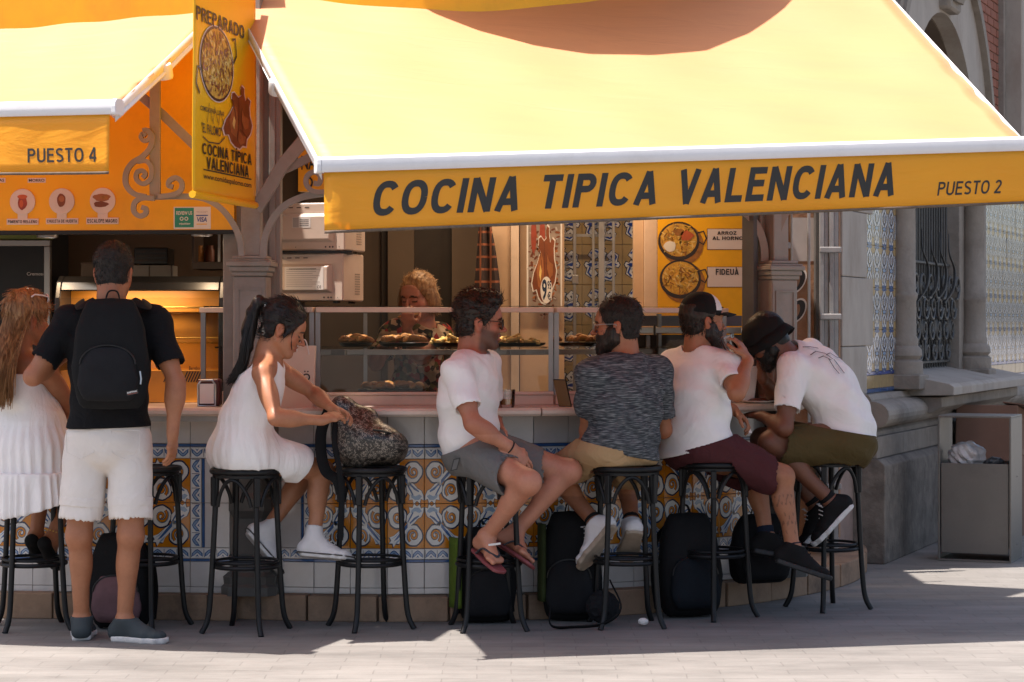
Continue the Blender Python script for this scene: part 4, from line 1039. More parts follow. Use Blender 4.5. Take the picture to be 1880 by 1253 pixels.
# window: surround, sill, little columns, grille
for s0, s1 in ((1.06, 1.20), (2.90, 3.94)): wbox(s0, s1, -.02, .62, 1.0, 2.46, 'stone_worn', 'jamb', .006)
def small_column(s, d):
    mb = MB(); c = WM @ V(s, d, 0)
    prof = [(.001,1.13),(.13,1.13),(.13,1.22),(.105,1.235),(.125,1.26),(.12,1.30),(.098,1.325),(.10,1.36),(.085,1.39),(.085,1.62),(.094,1.64),(.094,1.665),(.082,1.68),(.080,2.38),(.095,2.40),(.12,2.46),(.001,2.46)]
    mb.lathe(prof, 22, c); o = mb.build('colonnette', 'stone_worn', mkt)
    mb = MB(); mb.box((s-.14, d-.14, 1.04), (s+.14, d+.14, 1.135), WM, .006); mb.build('colonnette_base', 'stone_worn', mkt)
small_column(.98, -.03); small_column(3.12, -.08)
mb = MB()
P = [(-.36,1.00),(-.36,1.055),(-.33,1.075),(.1,1.16),(.1,.99)]
mb.prism(P, WM @ V(1.0,0,0), -WN, (0,0,1), WS, 2.95); mb.build('sill', 'stone_pale', mkt, .006)
mb = MB(); mb.prism([(-.27,.985),(-.27,.92),(-.2,.88),(.1,.88),(.1,.985)], WM @ V(1.05,0,0), -WN, (0,0,1), WS, 2.85); mb.build('sill_moulding', 'stone_worn', mkt, .006)
grl = thing('window_bars', 'dark iron window grille with scrollwork in the stone arched window', 'grille', WM @ V(2.1, .3, 1.15))
s = 1.26; k = 0
while s < 2.88:
    mb = MB(); mb.tube([WM @ V(s, .075, 1.14), WM @ V(s, .075, 2.46)], .006, 6); mb.build('bar', 'grille_iron', grl); s += .085
for z in (1.2, 1.9): mb = MB(); mb.tube([WM @ V(1.2,.06,z), WM @ V(2.9,.06,z)], .012, 6); mb.build('crossbar', 'grille_iron', grl)
for k in range(7):
    for row in range(4):
        s = 1.32+.235*k+(.05 if row % 2 else 0); z = 1.28+.155*row; fl_ = 1 if (k+row) % 2 else -1
        P = [WM @ V(s+fl_*x, .035-.02*row, z+y) for x, y in spiral(0, 0, .105, .02, 1.2+row, 1.4, 22)]
        mb = MB(); mb.tube(P, .010, 6); mb.build('scroll', 'grille_iron', grl)
for k in range(4):
    s = 1.62+.3*k; P = smooth_path([WM @ V(s-.1,.0,1.62), WM @ V(s-.02,-.05,1.72), WM @ V(s+.04,-.05,1.86), WM @ V(s-.05,-.03,1.98), WM @ V(s+.02,-.01,2.12)]); mb = MB(); mb.tube(P, [.018-.014*i/(len(P)-1) for i in range(len(P))], 6, flat=.5); mb.build('leaf', 'grille_iron', grl)
# torus moulding, ashlar band and rough base
def sweep(prof, s0, s1, m, name, bevel=0.):
    mb = MB(); mb.prism(prof, WM @ V(s0,0,0), WN, (0,0,1), WS, s1-s0); o = mb.build(name, m, mkt, bevel); return o
tor = [(-.05,1.03),(.05,1.03),(.07,1.0)] + [(.07+.11*math.cos(t), .905+.085*math.sin(t)) for t in [math.pi/2-math.pi*i/10 for i in range(11)]] + [(.09,.80),(.09,.775),(-.05,.775)]
for s0, s1 in ((-.08, 2.2), (2.204, 4.6), (4.604, 9)): sweep(tor, s0, s1, 'stone_worn', 'torus_moulding')
for s0, s1 in ((-.1, .62), (.624, 1.9), (1.904, 3.1), (3.104, 9)): sweep([(-.05,.64),(.11,.64),(.11,.773),(-.05,.773)], s0, s1, 'stone_worn', 'ashlar_block', .005)
for s0, s1 in ((-.14, 1.35), (1.354, 2.9), (2.904, 9)): sweep([(-.05,0),(.17,0),(.17,.60),(.13,.638),(-.05,.638)], s0, s1, 'stone_dark', 'base_block', .008)
# brickwork and pilaster high up
def bricks(s0, s1, z0, z1):
    me = {}
    j = 0; z = z0
    while z < z1:
        s = s0 - (.12 if j % 2 else 0)
        while s < s1:
            a0, a1 = max(s, s0), min(s+.24, s1)
            if a1-a0 > .04:
                c = ((a0+a1)/2-ac, z+.03-az)
                if math.hypot(*c) > ar_+.6:
                    key = round(a1-a0, 2)
                    if key not in me: m_ = MB(); m_.box((-key/2+.005, -.014, .004), (key/2-.005, .02, .062), ch=.003); me[key] = m_.mesh('brick', 'brick_red')
                    o = bpy.data.objects.new('brick', me[key]); COL.objects.link(o); o.parent = mkt; o.matrix_parent_inverse = world_of(mkt).inverted()
                    o.matrix_basis = WM @ Matrix.Translation(((a0+a1)/2, .03+rnd.uniform(-.002,.002), z))
            s += .25
        z += .068; j += 1
bricks(3.7, 4.74, 2.9, 4.35); bricks(-.1, .9, 3.5, 4.35); bricks(5.5, 6.2, 2.9, 4.35)
wbox(4.75, 5.48, -.16, .05, 2.82, 5, 'stone_pale', 'pilaster', .01); wbox(4.66, 4.74, -.03, .04, 2.82, 5, 'stone_worn', 'pilaster_edge', .006)
# ---- gate, glass and price poster between kiosk and wall
gt = thing('folded_gate', 'folded grey metal gate with bar bundles between the kiosk and the stone wall', 'gate', at(1500, 1000, 13.0))
def bundle(px, Y, n, w, z0, z1):
    for k in range(n):
        c = at(px + (k-(n-1)/2)*w, 600, Y); mb = MB(); mb.box((c.x-.013, Y-.013+.02*(k % 2), z0), (c.x+.013, Y+.013+.02*(k % 2), z1)); mb.build('bar', 'gate_grey', gt, .003)
    for z in (.5, 1.18, 1.49, 1.88):
        a_, b_ = at(px-(n-1)/2*w-5, 600, Y), at(px+(n-1)/2*w+8, 600, Y); mb = MB(); mb.box((a_.x, Y-.035, z), (b_.x, Y-.014, z+.035)); mb.build('collar', 'gate_grey', gt, .006)
bundle(1522, 13.05, 4, 9, .13, 2.3); bundle(1432, 12.35, 3, 10, 1.6, 2.3)
slab(1497, 1512, 330, 1000, 13.15, 'iron_column', 'gate_frame', gt, .08, .004)
slab(1436, 1456, 480, 860, 12.55, 'gate_grey', 'gate_leaf', gt, .02, .004)
for x0, x1 in ((1441,1444),(1452,1455),(1483,1488)):
    slab(x0, x1, 330, 900, 12.5, 'gate_grey', 'bar', gt, .02, .003)
pw = thing('price_poster', 'reddish brown price poster with two black zeros beside the gate', 'poster', at(1474, 680, 13.2))
slab(1450, 1497, 330, 860, 13.22, 'stone_rust', 'sheet', pw, .02)
a = Art(); YQ = 13.219
for y0, y1 in ((497, 536), (552, 590)):
    p, q = at(1450, y1, YQ), at(1476, y0, YQ); c = ((p.x+q.x)/2, (p.z+q.z)/2)
    for k, (m, sx) in enumerate((('paper', 1.18), ('ink', 1.0), ('stone_rust', .38))):
        a.poly([(c[0]+sx*.045*math.cos(t)+.022*math.sin(t)*sx, c[1]+(sx*.064*math.sin(t) if k < 2 else .040*math.sin(t))) for t in [2*math.pi*i/28 for i in range(28)]], m, 1+k)
p, q = at(1452, 480, YQ), at(1496, 400, YQ); a.rect(p.x, p.z, q.x, q.z, 'label_grey', 1)
a.build('print', (0,YQ,0), (1,0,0), (0,0,1), (0,-1,0), pw, .0006)
# ================================================================== LITTER BIN, BOX
bin_ = thing('litter_bin', 'boxy grey steel litter bin overflowing with plastic, by the stone wall', 'bin', at(1800, 1032, 13.75))
b0, b1 = at(1728, 1030, 13.75), at(1862, 1030, 13.75); BX0, BX1 = b0.x, b1.x; BY = 13.85; BD = .40; BZ = .9
th = math.radians(-22); BM = frame((BX0, BY, 0), (math.cos(th), math.sin(th), 0), (-math.sin(th), math.cos(th), 0), (0,0,1)); W_ = .45
mb = MB(); mb.box((.018, .0, .05), (W_-.018, .012, .605), BM); mb.build('front_panel', 'bin_grey', bin_, .003)
for x0, x1 in ((0, .012), (W_-.012, W_)):
    mb = MB(); mb.box((x0, -.012, .012), (x1, BD, BZ-.012), BM); mb.build('side_panel', 'bin_grey', bin_, .003)
mb = MB(); mb.box((0, -.012, BZ-.0118), (W_, BD, BZ), BM); mb.build('top_panel', 'bin_grey', bin_, .003)
mb = MB(); mb.box((0, -.012, .0), (W_, BD, .0118), BM); mb.build('base_panel', 'bin_grey', bin_, .003)
mb = MB(); mb.box((.02, BD-.012, .05), (W_-.02, BD-.002, .605), BM); mb.build('back_panel', 'bin_grey', bin_)
mb = MB(); mb.box((.02, .03, .3), (W_-.02, BD-.03, .57), BM); mb.build('liner', 'black_matte', bin_)
for z in (.1, .52): mb = MB(); mb.lathe([(.001,0),(.006,0),(.005,.004),(.001,.004)], 10, BM @ V(W_, .2, z), frame((0,0,0), (0,0,1), (0,1,0), (1,0,0))); mb.build('bolt', 'steel_dull', bin_)
def crumple(name, c, r, n, seed, m, label, cat, amp=.35, parent=None, sub=3):
    bm = bmesh.new(); bmesh.ops.create_icosphere(bm, subdivisions=sub, radius=1)
    r_ = random.Random(seed); dirs = [(Vector((r_.gauss(0,1), r_.gauss(0,1), r_.gauss(0,1))).normalized(), r_.uniform(-1, 1), r_.uniform(4, 9)) for _ in range(n)]
    for v in bm.verts:
        k = 1 + amp*sum(a_*abs(math.sin(f_*v.co.dot(d))) for d, a_, f_ in dirs)/n*2
        v.co = Vector(c) + Vector((v.co.x*r[0], v.co.y*r[1], v.co.z*r[2]))*k
    me = bpy.data.meshes.new(name); bm.to_mesh(me); bm.free(); me.materials.append(as_mat(m))
    o = link(name, me, parent)
    if label: tag(o, label, cat)
    return o
mat('plastic_bag', (.55,.53,.52), .25, 0, .15, 8, .3, 25, spec=.6); mat('rubbish', (.08,.085,.09), .4, 0, .4, 20)
crumple('plastic_bag', BM @ V(.15,.15,.645), (.12,.1,.09), 14, 3, 'plastic_bag', 'crumpled clear plastic bag in the litter bin', 'bag', .9, None, 4)
crumple('crushed_can', BM @ V(.32,.16,.605), (.075,.07,.045), 8, 8, 'rubbish', 'small dark crushed rubbish beside the plastic bag in the bin', 'rubbish')
cb = thing('cardboard_box', 'brown cardboard box leaning on the stone wall behind the litter bin', 'box', at(1830, 850, 15.6))
CBM = WM @ Matrix.Translation((1.75, -.62, .0)) @ Matrix.Rotation(math.radians(8), 4, 'Y')
mb = MB(); mb.box((0, 0, .0), (1.0, .42, .92), CBM); mb.build('carton', 'cardboard', cb, .006)
mb = MB(); mb.box((.0, -.006, .60), (1.0, -.001, .64), CBM); mb.build('tape', 'chicken_dark', cb)
mb = MB(); mb.box((.0, -.05, .921), (.98, .2, .929), CBM @ Matrix.Rotation(math.radians(6), 4, 'X')); mb.build('flap', 'cardboard', cb)
crumple('paper_tissue', at(1181, 1146, 10.8)+V(0,0,.012), (.024,.02,.017), 9, 5, 'paper', 'small crumpled white tissue on the paving by a stool leg', 'tissue', .6)
# ================================================================== BAR STOOLS
def make_stool():
    r = bpy.data.objects.new('bar_stool', None); COL.objects.link(r); r.empty_display_size = .1; tag(r, cat='stool', group='black bentwood bar stools along the counter')
    mb = MB(); mb.lathe([(.001,.748),(.150,.748),(.168,.752),(.174,.760),(.174,.768),(.168,.776),(.158,.777),(.150,.772),(.001,.770)], 40); mb.build('seat', 'iron_black', r)
    mb = MB(); mb.lathe([(.150,.742),(.160,.735),(.160,.7478),(.15,.7478)], 40, cap=False); mb.build('seat_hoop', 'iron_black', r)
    legs = []
    for k in range(4):
        a = math.radians(45+90*k); c, s = math.cos(a), math.sin(a)
        P = smooth_path([V(.145*c,.145*s,.742), V(.155*c,.155*s,.55), V(.168*c,.168*s,.31), V(.182*c,.182*s,.12), V(.196*c,.196*s,.05), V(.222*c,.222*s,.001)], 5)
        mb = MB(); mb.tube(P, [.0135]*len(P), 10); mb.build('leg', 'iron_black', r)
    mb = MB(); mb.tube([V(.152*math.cos(t), .152*math.sin(t), .312) for t in [2*math.pi*i/40 for i in range(40)]], .0105, 8, closed=True); mb.build('foot_ring', 'iron_black', r)
    mb = MB(); mb.tube([V(.150*math.cos(t), .150*math.sin(t), .335) for t in [2*math.pi*i/40 for i in range(40)]], .007, 8, closed=True); mb.build('foot_ring', 'iron_black', r)
    for k in range(4):
        a0, a1 = math.radians(45+90*k), math.radians(135+90*k); P = []
        for i in range(15):
            t = i/14; an = a0+(a1-a0)*t; z = .60+.128*math.sin(math.pi*t)**.7; rr = .150-.004*math.sin(math.pi*t)
            w = .02 + .96*t; an = a0+(a1-a0)*(.10+.80*t); P.append(V(rr*math.cos(an), rr*math.sin(an), z))
        mb = MB(); mb.tube(P, .0095, 8); mb.build('arch_brace', 'iron_black', r)
        c, s = math.cos(a0), math.sin(a0); mb = MB(); mb.box((-.014,-.010,.60),(.014,.010,.74), frame((.163*c,.163*s,0), (-s,c,0), (c,s,0), (0,0,1)), .004); mb.build('leg_bracket', 'iron_black', r)
    return r
def copy_tree(o, parent=None):
    c = o.copy(); COL.objects.link(c)
    if parent is not None: c.parent = parent
    for ch in list(o.children): copy_tree(ch, c)
    return c
STOOLS = [((62, 10.75), 20, 'black bentwood bar stool under the long-haired woman at far left'),
          ((268, 10.80), 62, 'empty black bar stool behind the standing man with the backpack'),
          ((452, 10.63), 70, 'black bar stool under the seated woman in the white dress'),
          ((681, 10.76), 28, 'black bar stool carrying the patterned backpack'),
          ((897, 10.73), 12, 'black bar stool under the man in grey shorts and flip flops'),
          ((1150, 10.83), 8, 'black bar stool under the man in the striped grey shirt'),
          ((1310, 11.16), 40, 'black bar stool under the man in maroon shorts'),
          ((1520, 11.50), 30, 'black bar stool at the right end under the man in olive shorts')]
SP = []
proto = make_stool()
protos = [proto] + [copy_tree(proto) for _ in STOOLS[1:]]
for o, ((px, Y), rz, lab) in zip(protos, STOOLS):
    p = at(px, 600, Y); o.location = (p.x, p.y, 0); o.rotation_euler = (0, 0, math.radians(rz)); o['label'] = lab; SP.append(Vector((p.x, p.y, .777)))

# ================================================================== DISPLAY CASES
def pane(mb, a, b, z0, z1, th=.005):
    d = (b-a).normalized(); n = Vector((-d.y, d.x, 0)); mb.box((0,0,z0), ((b-a).length, th, z1), frame((a.x,a.y,0), d, n, (0,0,1)))
def bar_between(a, b, w, h, z, m, name, parent, bevel=.003):
    d = (b-a).normalized(); n = Vector((-d.y, d.x, 0)); mb = MB(); mb.box((0,-w/2,z), ((b-a).length, w/2, z+h), frame((a.x,a.y,0), d, n, (0,0,1))); return mb.build(name, m, parent, bevel)
VX = [Vector((-1.60, 11.47, 0)), arc(-9.3, 2.45), arc(19.4, 2.45), arc(45.6, 2.45)]
CASES = []
for i, lab in enumerate(('narrow end of the glass food case behind the corner column', 'long glass food display case with trays of fried food, behind the seated men', 'right half of the glass food case under the pan menu board')):
    a, b = VX[i], VX[i+1]; d = (b-a).normalized(); n = Vector((-d.y, d.x, 0)); L_ = (b-a).length
    r = thing('display_case', lab, 'display case', (a+b)/2 + V(0,0,1.052)); CASES.append(r)
    a, b = a + d*.004, b - d*.004
    bar_between(a, b, .04, .050, 1.0525, 'cream_light', 'base_rail', r)
    bar_between(a-n*.012, b-n*.012, .036, .016, 1.103, 'cream_light', 'base_bead', r)
    bar_between(a, b, .05, .026, 1.522, 'cream_light', 'top_rail', r)
    mb = MB(); pane(mb, a+d*.02, b-d*.02, 1.12, 1.522); mb.build('front_pane', 'pane_glass', r)
    for p in (a+d*.012, b-d*.012): mb = MB(); mb.box((p.x-.012,p.y-.012,1.10),(p.x+.012,p.y+.012,1.5218)); mb.build('corner_post', 'steel_dull', r)
    M_ = frame((a.x,a.y,0), d, n, (0,0,1))
    mb = MB(); mb.box((0,.03,1.549),(L_,.44,1.556), M_); mb.build('top_pane', 'pane_glass', r)
    mb = MB(); mb.box((.01,.03,1.0525),(L_-.01,.46,1.105), M_); mb.build('deck', 'black_plastic', r)
    mb = MB(); mb.box((.03,.10,1.338),(L_-.03,.40,1.346), M_); mb.build('shelf', 'pane_glass', r)
    for k in range(2 if i else 1):
        x = .25+.7*k
        if x < L_-.1:
            mb = MB(); mb.box((x,.40,1.10),(x+.02,.42,1.52), M_); mb.build('back_post', 'steel_dull', r)
    bar_between(a+n*.44, b+n*.44, .03, .03, 1.30, 'steel_dull', 'back_rail', r)
# food on trays
mat('fried', (.55,.27,.07), .6, 0, .35, 25, .2, 40); mat('fry', (.70,.45,.14), .6, 0, .25, 25); mat('pastry', (.42,.18,.05), .5, 0, .3, 20)
def tray(i, u, w, z, kind, label):
    a, b = VX[i], VX[i+1]; d = (b-a).normalized(); n = Vector((-d.y, d.x, 0)); M_ = frame((a.x+d.x*u+n.x*.25, a.y+d.y*u+n.y*.25, z), d, n, (0,0,1))
    r = thing('food_tray', label, 'food tray', M_.to_translation())
    mb = MB(); mb.lathe([(.001,.0),(.8,.0),(.95,.05),(1,.12),(.97,.12),(.92,.06),(.001,.012)], 28, (0,0,0)); mb.v = [tuple(M_ @ V(p[0]*w/2, p[1]*.13, p[2]*.16)) for p in mb.v]; mb.build('plate', 'black_plastic', r)
    rr = random.Random(int(u*100)+i)
    for k in range(26 if kind == 'fries' else 20):
        x = rr.uniform(-w*.4, w*.4); y = rr.uniform(-.09, .09); zz = .012 + rr.uniform(0, .035)*(1-abs(x)/(w*.5))
        if kind == 'fries':
            mb = MB(); l = rr.uniform(.05, .09); q = Quaternion((0,0,1), rr.uniform(0,3.1)) @ Quaternion((0,1,0), rr.uniform(-.5,.5)); mb.box((-l/2,-.009,0),(l/2,.009,.016), M_ @ Matrix.Translation((x,y,zz)) @ q.to_matrix().to_4x4(), .003); mb.build('fritter', 'fry', r)
        else:
            mb = MB(); l = rr.uniform(.026,.042); an = rr.uniform(-1.2,1.2); M2 = M_ @ Matrix.Translation((x,y,.02+zz*.5)) @ Matrix.Rotation(an,4,'Z')
            P = [M2 @ V(l*t, 0, .012*(1-t*t)) for t in (-1,-.8,-.4,0,.4,.8,1)]; mb.tube(P, [.004,.011,.015,.0165,.015,.011,.004], 8); mb.build('croquette', rr.choice(('pastry','fried','pastry')), r)
tray(1, .21, .17, 1.347, 'pastry', 'black tray of brown croquettes on the shelf nearest the paper bag')
tray(1, .46, .26, 1.347, 'pastry', 'black tray of golden croquettes in front of the woman eating')
tray(1, .70, .20, 1.347, 'fries', 'black tray of pale fried bites just left of the white T-shirt man')
tray(1, 1.03, .34, 1.347, 'fries', 'large black tray heaped with yellow fried strips beside the sunglasses')
tray(1, .40, .36, 1.107, 'pastry', 'dark tray of browned food at the bottom of the long display case')
tray(2, .35, .30, 1.347, 'pastry', 'tray of dark fried food behind the bearded man in glasses')
tray(2, .85, .3, 1.107, 'pastry', 'low tray of food behind the man in the cap')
# taps and steel ledge in the right case
lg = thing('steel_ledge', 'steel ledge with clamps inside the right half of the glass case', 'ledge', at(1230, 600, 12.0))
slab(1165, 1362, 601, 613, 12.2, 'steel', 'ledge_plate', lg, .10, .004); slab(1165, 1362, 580, 599, 12.25, 'blue_grey', 'backing', lg, .02); slab(1165, 1362, 615, 745, 12.3, 'dark_wall', 'lower_panel', lg, .02)
mat_ = None
for x in (1200, 1270): slab(x, x+4, 597, 616, 12.17, 'iron_column', 'clamp', lg, .02, .003)
slab(1186, 1194, 616, 645, 12.26, 'paper', 'tap', lg, .03, .008)

# ================================================================== MICROWAVES
def microwave(px0, px1, py0, py1, Y, turn, label, art):
    p0, p1 = at(px0, py1, Y), at(px1, py0, Y); W_, H_ = .47, p1.z-p0.z; D_ = .33; t = math.radians(turn)
    M_ = frame((p1.x, Y, p0.z), (math.cos(t), math.sin(t), 0), (-math.sin(t), math.cos(t), 0), (0,0,1))
    r = thing('microwave', label, 'microwave', p0)
    mb = MB(); mb.box((-W_,0,.012),(0,D_,H_), M_, .006); mb.build('case', 'appliance', r)
    mb = MB()
    P = [(-.36,.055),(-.06,.055),(-.06,H_-.055),(-.36,H_-.055)]
    for q0, q1, d0, d1 in ((0,1,0,0),):
        o_ = [M_ @ V(x, -.001, z) for x, z in P]; i_ = [M_ @ V(-.21+(x+.21)*.86, -.022, H_/2+(z-H_/2)*.8) for x, z in P]
        b = len(mb.v); mb.v += [tuple(q) for q in o_+i_]
        for k in range(4): mb.face((b+k, b+(k+1)%4, b+4+(k+1)%4, b+4+k))
        mb.face((b+4,b+5,b+6,b+7))
    mb.build('back_bulge', 'appliance', r, .004)
    a = Art(); art(a, H_)
    a.build('label_plate', M_ @ V(0,-.0225,0), M_.to_3x3() @ V(1,0,0), (0,0,1), M_.to_3x3() @ V(0,-1,0), r, .0006)
    a = Art()
    for k in range(5):
        for j in range(9): a.disc(.19+k*.017, .05+j*.013+.06*(H_>.25)*0, .004, .004, 'ink_soft', 1, 8)
    for k in range(5):
        for j in range(3): a.disc(.19+k*.017, .05+j*.013, .004, .004, 'ink_soft', 1, 8)
    a.build('vent_holes', M_ @ V(.0005,0,0), M_.to_3x3() @ V(0,1,0), (0,0,1), M_.to_3x3() @ V(1,0,0), r, .0006)
    a = Art()
    for k in range(5): a.rect(-.40+.045*k, H_-.026, -.375+.045*k, H_-.021, 'ink_soft', 1)
    for x in (-.105, -.082, -.066): a.disc(x, .03, .005, .005, 'ink_soft', 1, 10)
    for x in (-.44, -.27, -.03): a.disc(x, .03, .0025, .0025, 'ink_soft', 1, 8)
    a.build('screws', M_ @ V(0,-.0005,0), M_.to_3x3() @ V(1,0,0), (0,0,1), M_.to_3x3() @ V(0,-1,0), r, .0006)['kind'] = 'stuff'
    for x in (-.42, -.05):
        for y in (.04, .28): mb = MB(); mb.box((x-.015,y-.015,0),(x+.015,y+.015,.012), M_); mb.build('foot', 'black_plastic', r)
def art1(a, H):
    a.rect(-.315, .07, -.10, H-.07, 'paper', 1)
    for k in range(9): a.rect(-.305, .16-.011*k+.015, -.12-.02*(k % 3), .163-.011*k+.015, 'label_grey', 2)
    a.rect(-.29, H-.085, -.14, H-.08, 'ink_soft', 2); a.text('CE', -.135, .078, .022, .014, 'ink_soft', 2, 0)
def art2(a, H):
    a.rect(-.28, H-.13, -.18, H-.075, 'paper', 1); a.rect(-.278, H-.128, -.245, H-.077, 'label_grey', 2)
    for k in range(4): a.rect(-.24, H-.09-.01*k, -.19, H-.087-.01*k, 'ink_soft', 2)
microwave(500, 630, 465, 557, 11.60, -15, 'lower cream microwave seen from behind with a large white text label', art1)
microwave(505, 633, 372, 464, 11.58, -15, 'upper cream microwave with a small grey label, stacked on another', art2)
mb = MB(); p = at(625, 463, 11.6); mb.box((p.x-.44, 11.6, p.z-.004), (p.x+.06, 11.98, p.z+.006)); tag(mb.build('dark_mat', 'black_plastic', None), 'thin dark mat between the two stacked microwaves', 'mat')

# ================================================================== LEFT BAY
for k, (px, py, lab) in enumerate(((87, 432, 'round silver spotlight under the yellow board above the fridge'), (371, 429, 'round silver spotlight under the VISA sticker'))):
    r = thing('spotlight', lab, 'lamp', at(px, py, 11.5)); c = at(px, py, 11.5)
    mb = MB(); mb.lathe([(.001,.03),(.052,.03),(.055,.024),(.055,-.012),(.050,-.014),(.048,-.008),(.001,-.008)], 28, c); mb.build('housing', 'steel', r)
    mb = MB(); mb.lathe([(.001,-.0105),(.046,-.0105),(.046,-.0085),(.001,-.0085)], 24, c); mb.build('bulb', 'lamp_glow', r)
    mb = MB(); mb.tube([c+V(0,0,.03), c+V(0,0,.2)], .01, 8); mb.build('stem', 'steel', r)
mat('wood_dark', (.05,.03,.02), .6)
fr = thing('drinks_fridge', 'dark glass-door drinks fridge at the far left of the kiosk', 'fridge', at(20, 900, 12.6))
slab(-160, 92, 441, 452, 12.6, 'steel_dull', 'door_frame', fr, .05, .004); slab(80, 92, 452.5, 900, 12.6, 'steel_dull', 'door_frame', fr, .05, .004)
slab(-160, 79.5, 452.5, 900, 12.62, 'window_dark', 'door_glass', fr, .02); slab(-160, 94, 425, 440, 12.62, 'green_lit', 'header', fr, .05); slab(-160, 94, 425, 900, 12.75, 'black_matte', 'cabinet', fr, .5)
a = Art(); p, q = at(48, 506, 12.6), at(82, 500, 12.6); a.text('Cremoso', p.x, p.z, q.x-p.x, q.z-p.z, 'paper', 1, .0); a.build('lettering', (0,12.619,0), (1,0,0), (0,0,1), (0,-1,0), fr)
hc = thing('warming_case', 'black framed warming cabinet with orange interior behind the standing man', 'warming cabinet', at(255, 745, 11.55))
def arcrail(px0, Y):
    return smooth_path([at(px0, 745, Y), at(px0+2, 650, Y), at(px0+8, 570, Y), at(px0+22, 520, Y), at(px0+45, 505, Y)], 5)
HC0, HC1 = at(100, 745, 11.62), at(412, 745, 11.62)
for x, m in ((HC0.x, 1), (HC1.x-.03, 0)):
    prof = [(0,1.06),(0,1.42),(.02,1.60),(.06,1.68),(.14,1.715),(.45,1.715),(.45,1.06)]
    mb = MB(); mb.prism(prof, (x, 11.6, 0), (0,1,0), (0,0,1), (1,0,0), .03); mb.build('end_panel', 'black_plastic', hc, .006)
mb = MB(); prof = [(.035,1.64),(.06,1.68),(.14,1.714),(.45,1.714),(.45,1.69),(.15,1.69),(.08,1.675),(.05,1.635)]
mb.prism(prof, (HC0.x+.031, 11.6, 0), (0,1,0), (0,0,1), (1,0,0), HC1.x-HC0.x-.063); mb.build('hood', 'black_plastic', hc, .003)
mb = MB(); mb.box((HC0.x+.031, 11.90, 1.06), (HC1.x-.031, 11.93, 1.689)); mb.build('back_panel', 'orange_steel', hc)
mb = MB(); mb.box((HC0.x+.031, 11.62, 1.055), (HC1.x-.031, 11.899, 1.22)); mb.build('base_cabinet', 'orange_steel', hc)
for z in (1.36, 1.52):
    mb = MB(); mb.box((HC0.x+.035, 11.70, z), (HC1.x-.035, 11.899, z+.008)); mb.build('shelf', 'pane_glass', hc)
    for y in (11.70, 11.80): mb = MB(); mb.tube([V(HC0.x+.04,y,z+.03), V(HC1.x-.04,y,z+.03)], .004, 6); mb.build('shelf_rail', 'brass', hc)
mb = MB(); mb.box((HC0.x+.031, 11.605, 1.235), (HC1.x-.031, 11.609, 1.60)); mb.build('front_pane', 'pane_glass', hc)
a = Art()
for side in (300, 335):
    for k in range(6):
        p = at(side+k*5, 702, 11.61); a.line([(p.x, p.z), (p.x+.025, p.z+.055)], .006, 'ink', 1)
p, q = at(346, 680, 11.6), at(366, 673, 11.6); a.text('Berebo', p.x, p.z, q.x-p.x, q.z-p.z, 'ink', 1, .02); a.build('vents', (0,11.6195,0), (1,0,0), (0,0,1), (0,-1,0), hc)
cr_ = thing('crate', 'dark plastic crate on the shelf above the warming cabinet', 'crate', at(276, 486, 12.6))
slab(246, 308, 455, 486, 12.6, 'black_plastic', 'body', cr_, .25, .006)
for k in range(3): slab(250, 304, 460+8*k, 464+8*k, 12.59, 'dark_door', 'slot', cr_, .0095)
bx = thing('carton', 'pale carton on the shelf under the dark crate', 'box', at(270, 515, 12.55)); slab(240, 314, 487, 512, 12.6, 'column_grey', 'body', bx, .25, .004); slab(273, 275, 487.5, 511.5, 12.595, 'dark_wall', 'seam', bx, .004)
bx2 = thing('storage_box', 'grey box on the shelf left of the standing man\'s head', 'box', at(175, 515, 12.6)); slab(148, 205, 484, 515, 12.62, 'brown_wall', 'body', bx2, .25, .004); slab(147, 206, 482, 484, 12.615, 'dark_wall', 'lid', bx2, .26)
sf = thing('wall_shelf', 'long dark wall shelf behind the warming cabinet', 'shelf', at(230, 520, 12.7)); slab(140, 330, 515.5, 521, 12.5, 'wood_dark', 'board', sf, .5)
for x in (150, 315): slab(x, x+6, 521.5, 545, 12.9, 'wood_dark', 'support', sf, .06)
cab = thing('wall_cabinet', 'dark wall cabinet with jars left of the corner column', 'cabinet', at(385, 500, 12.3))
slab(352, 418, 482, 494, 12.2, 'wood_dark', 'bottom_board', cab, .4); slab(352, 356, 425, 481.5, 12.2, 'wood_dark', 'side_board', cab, .4); slab(356.5, 418, 425, 481.5, 12.58, 'wood_dark', 'back_board', cab, .02)
for k, x in enumerate((366, 385)):
    c = at(x, 481, 12.4); mb = MB(); mb.lathe([(.001,0),(.026,0),(.027,.06),(.02,.075),(.02,.09),(.001,.09)], 14, c); tag(mb.build('jar', ('rice_dark','chicken_dark')[k], None), ('amber jar on the cabinet shelf, left of its pair', 'dark brown jar on the cabinet shelf, right of its pair')[k], 'jar')
slab(400, 404, 425, 481, 12.3, 'steel_dull', 'post', cab, .02)
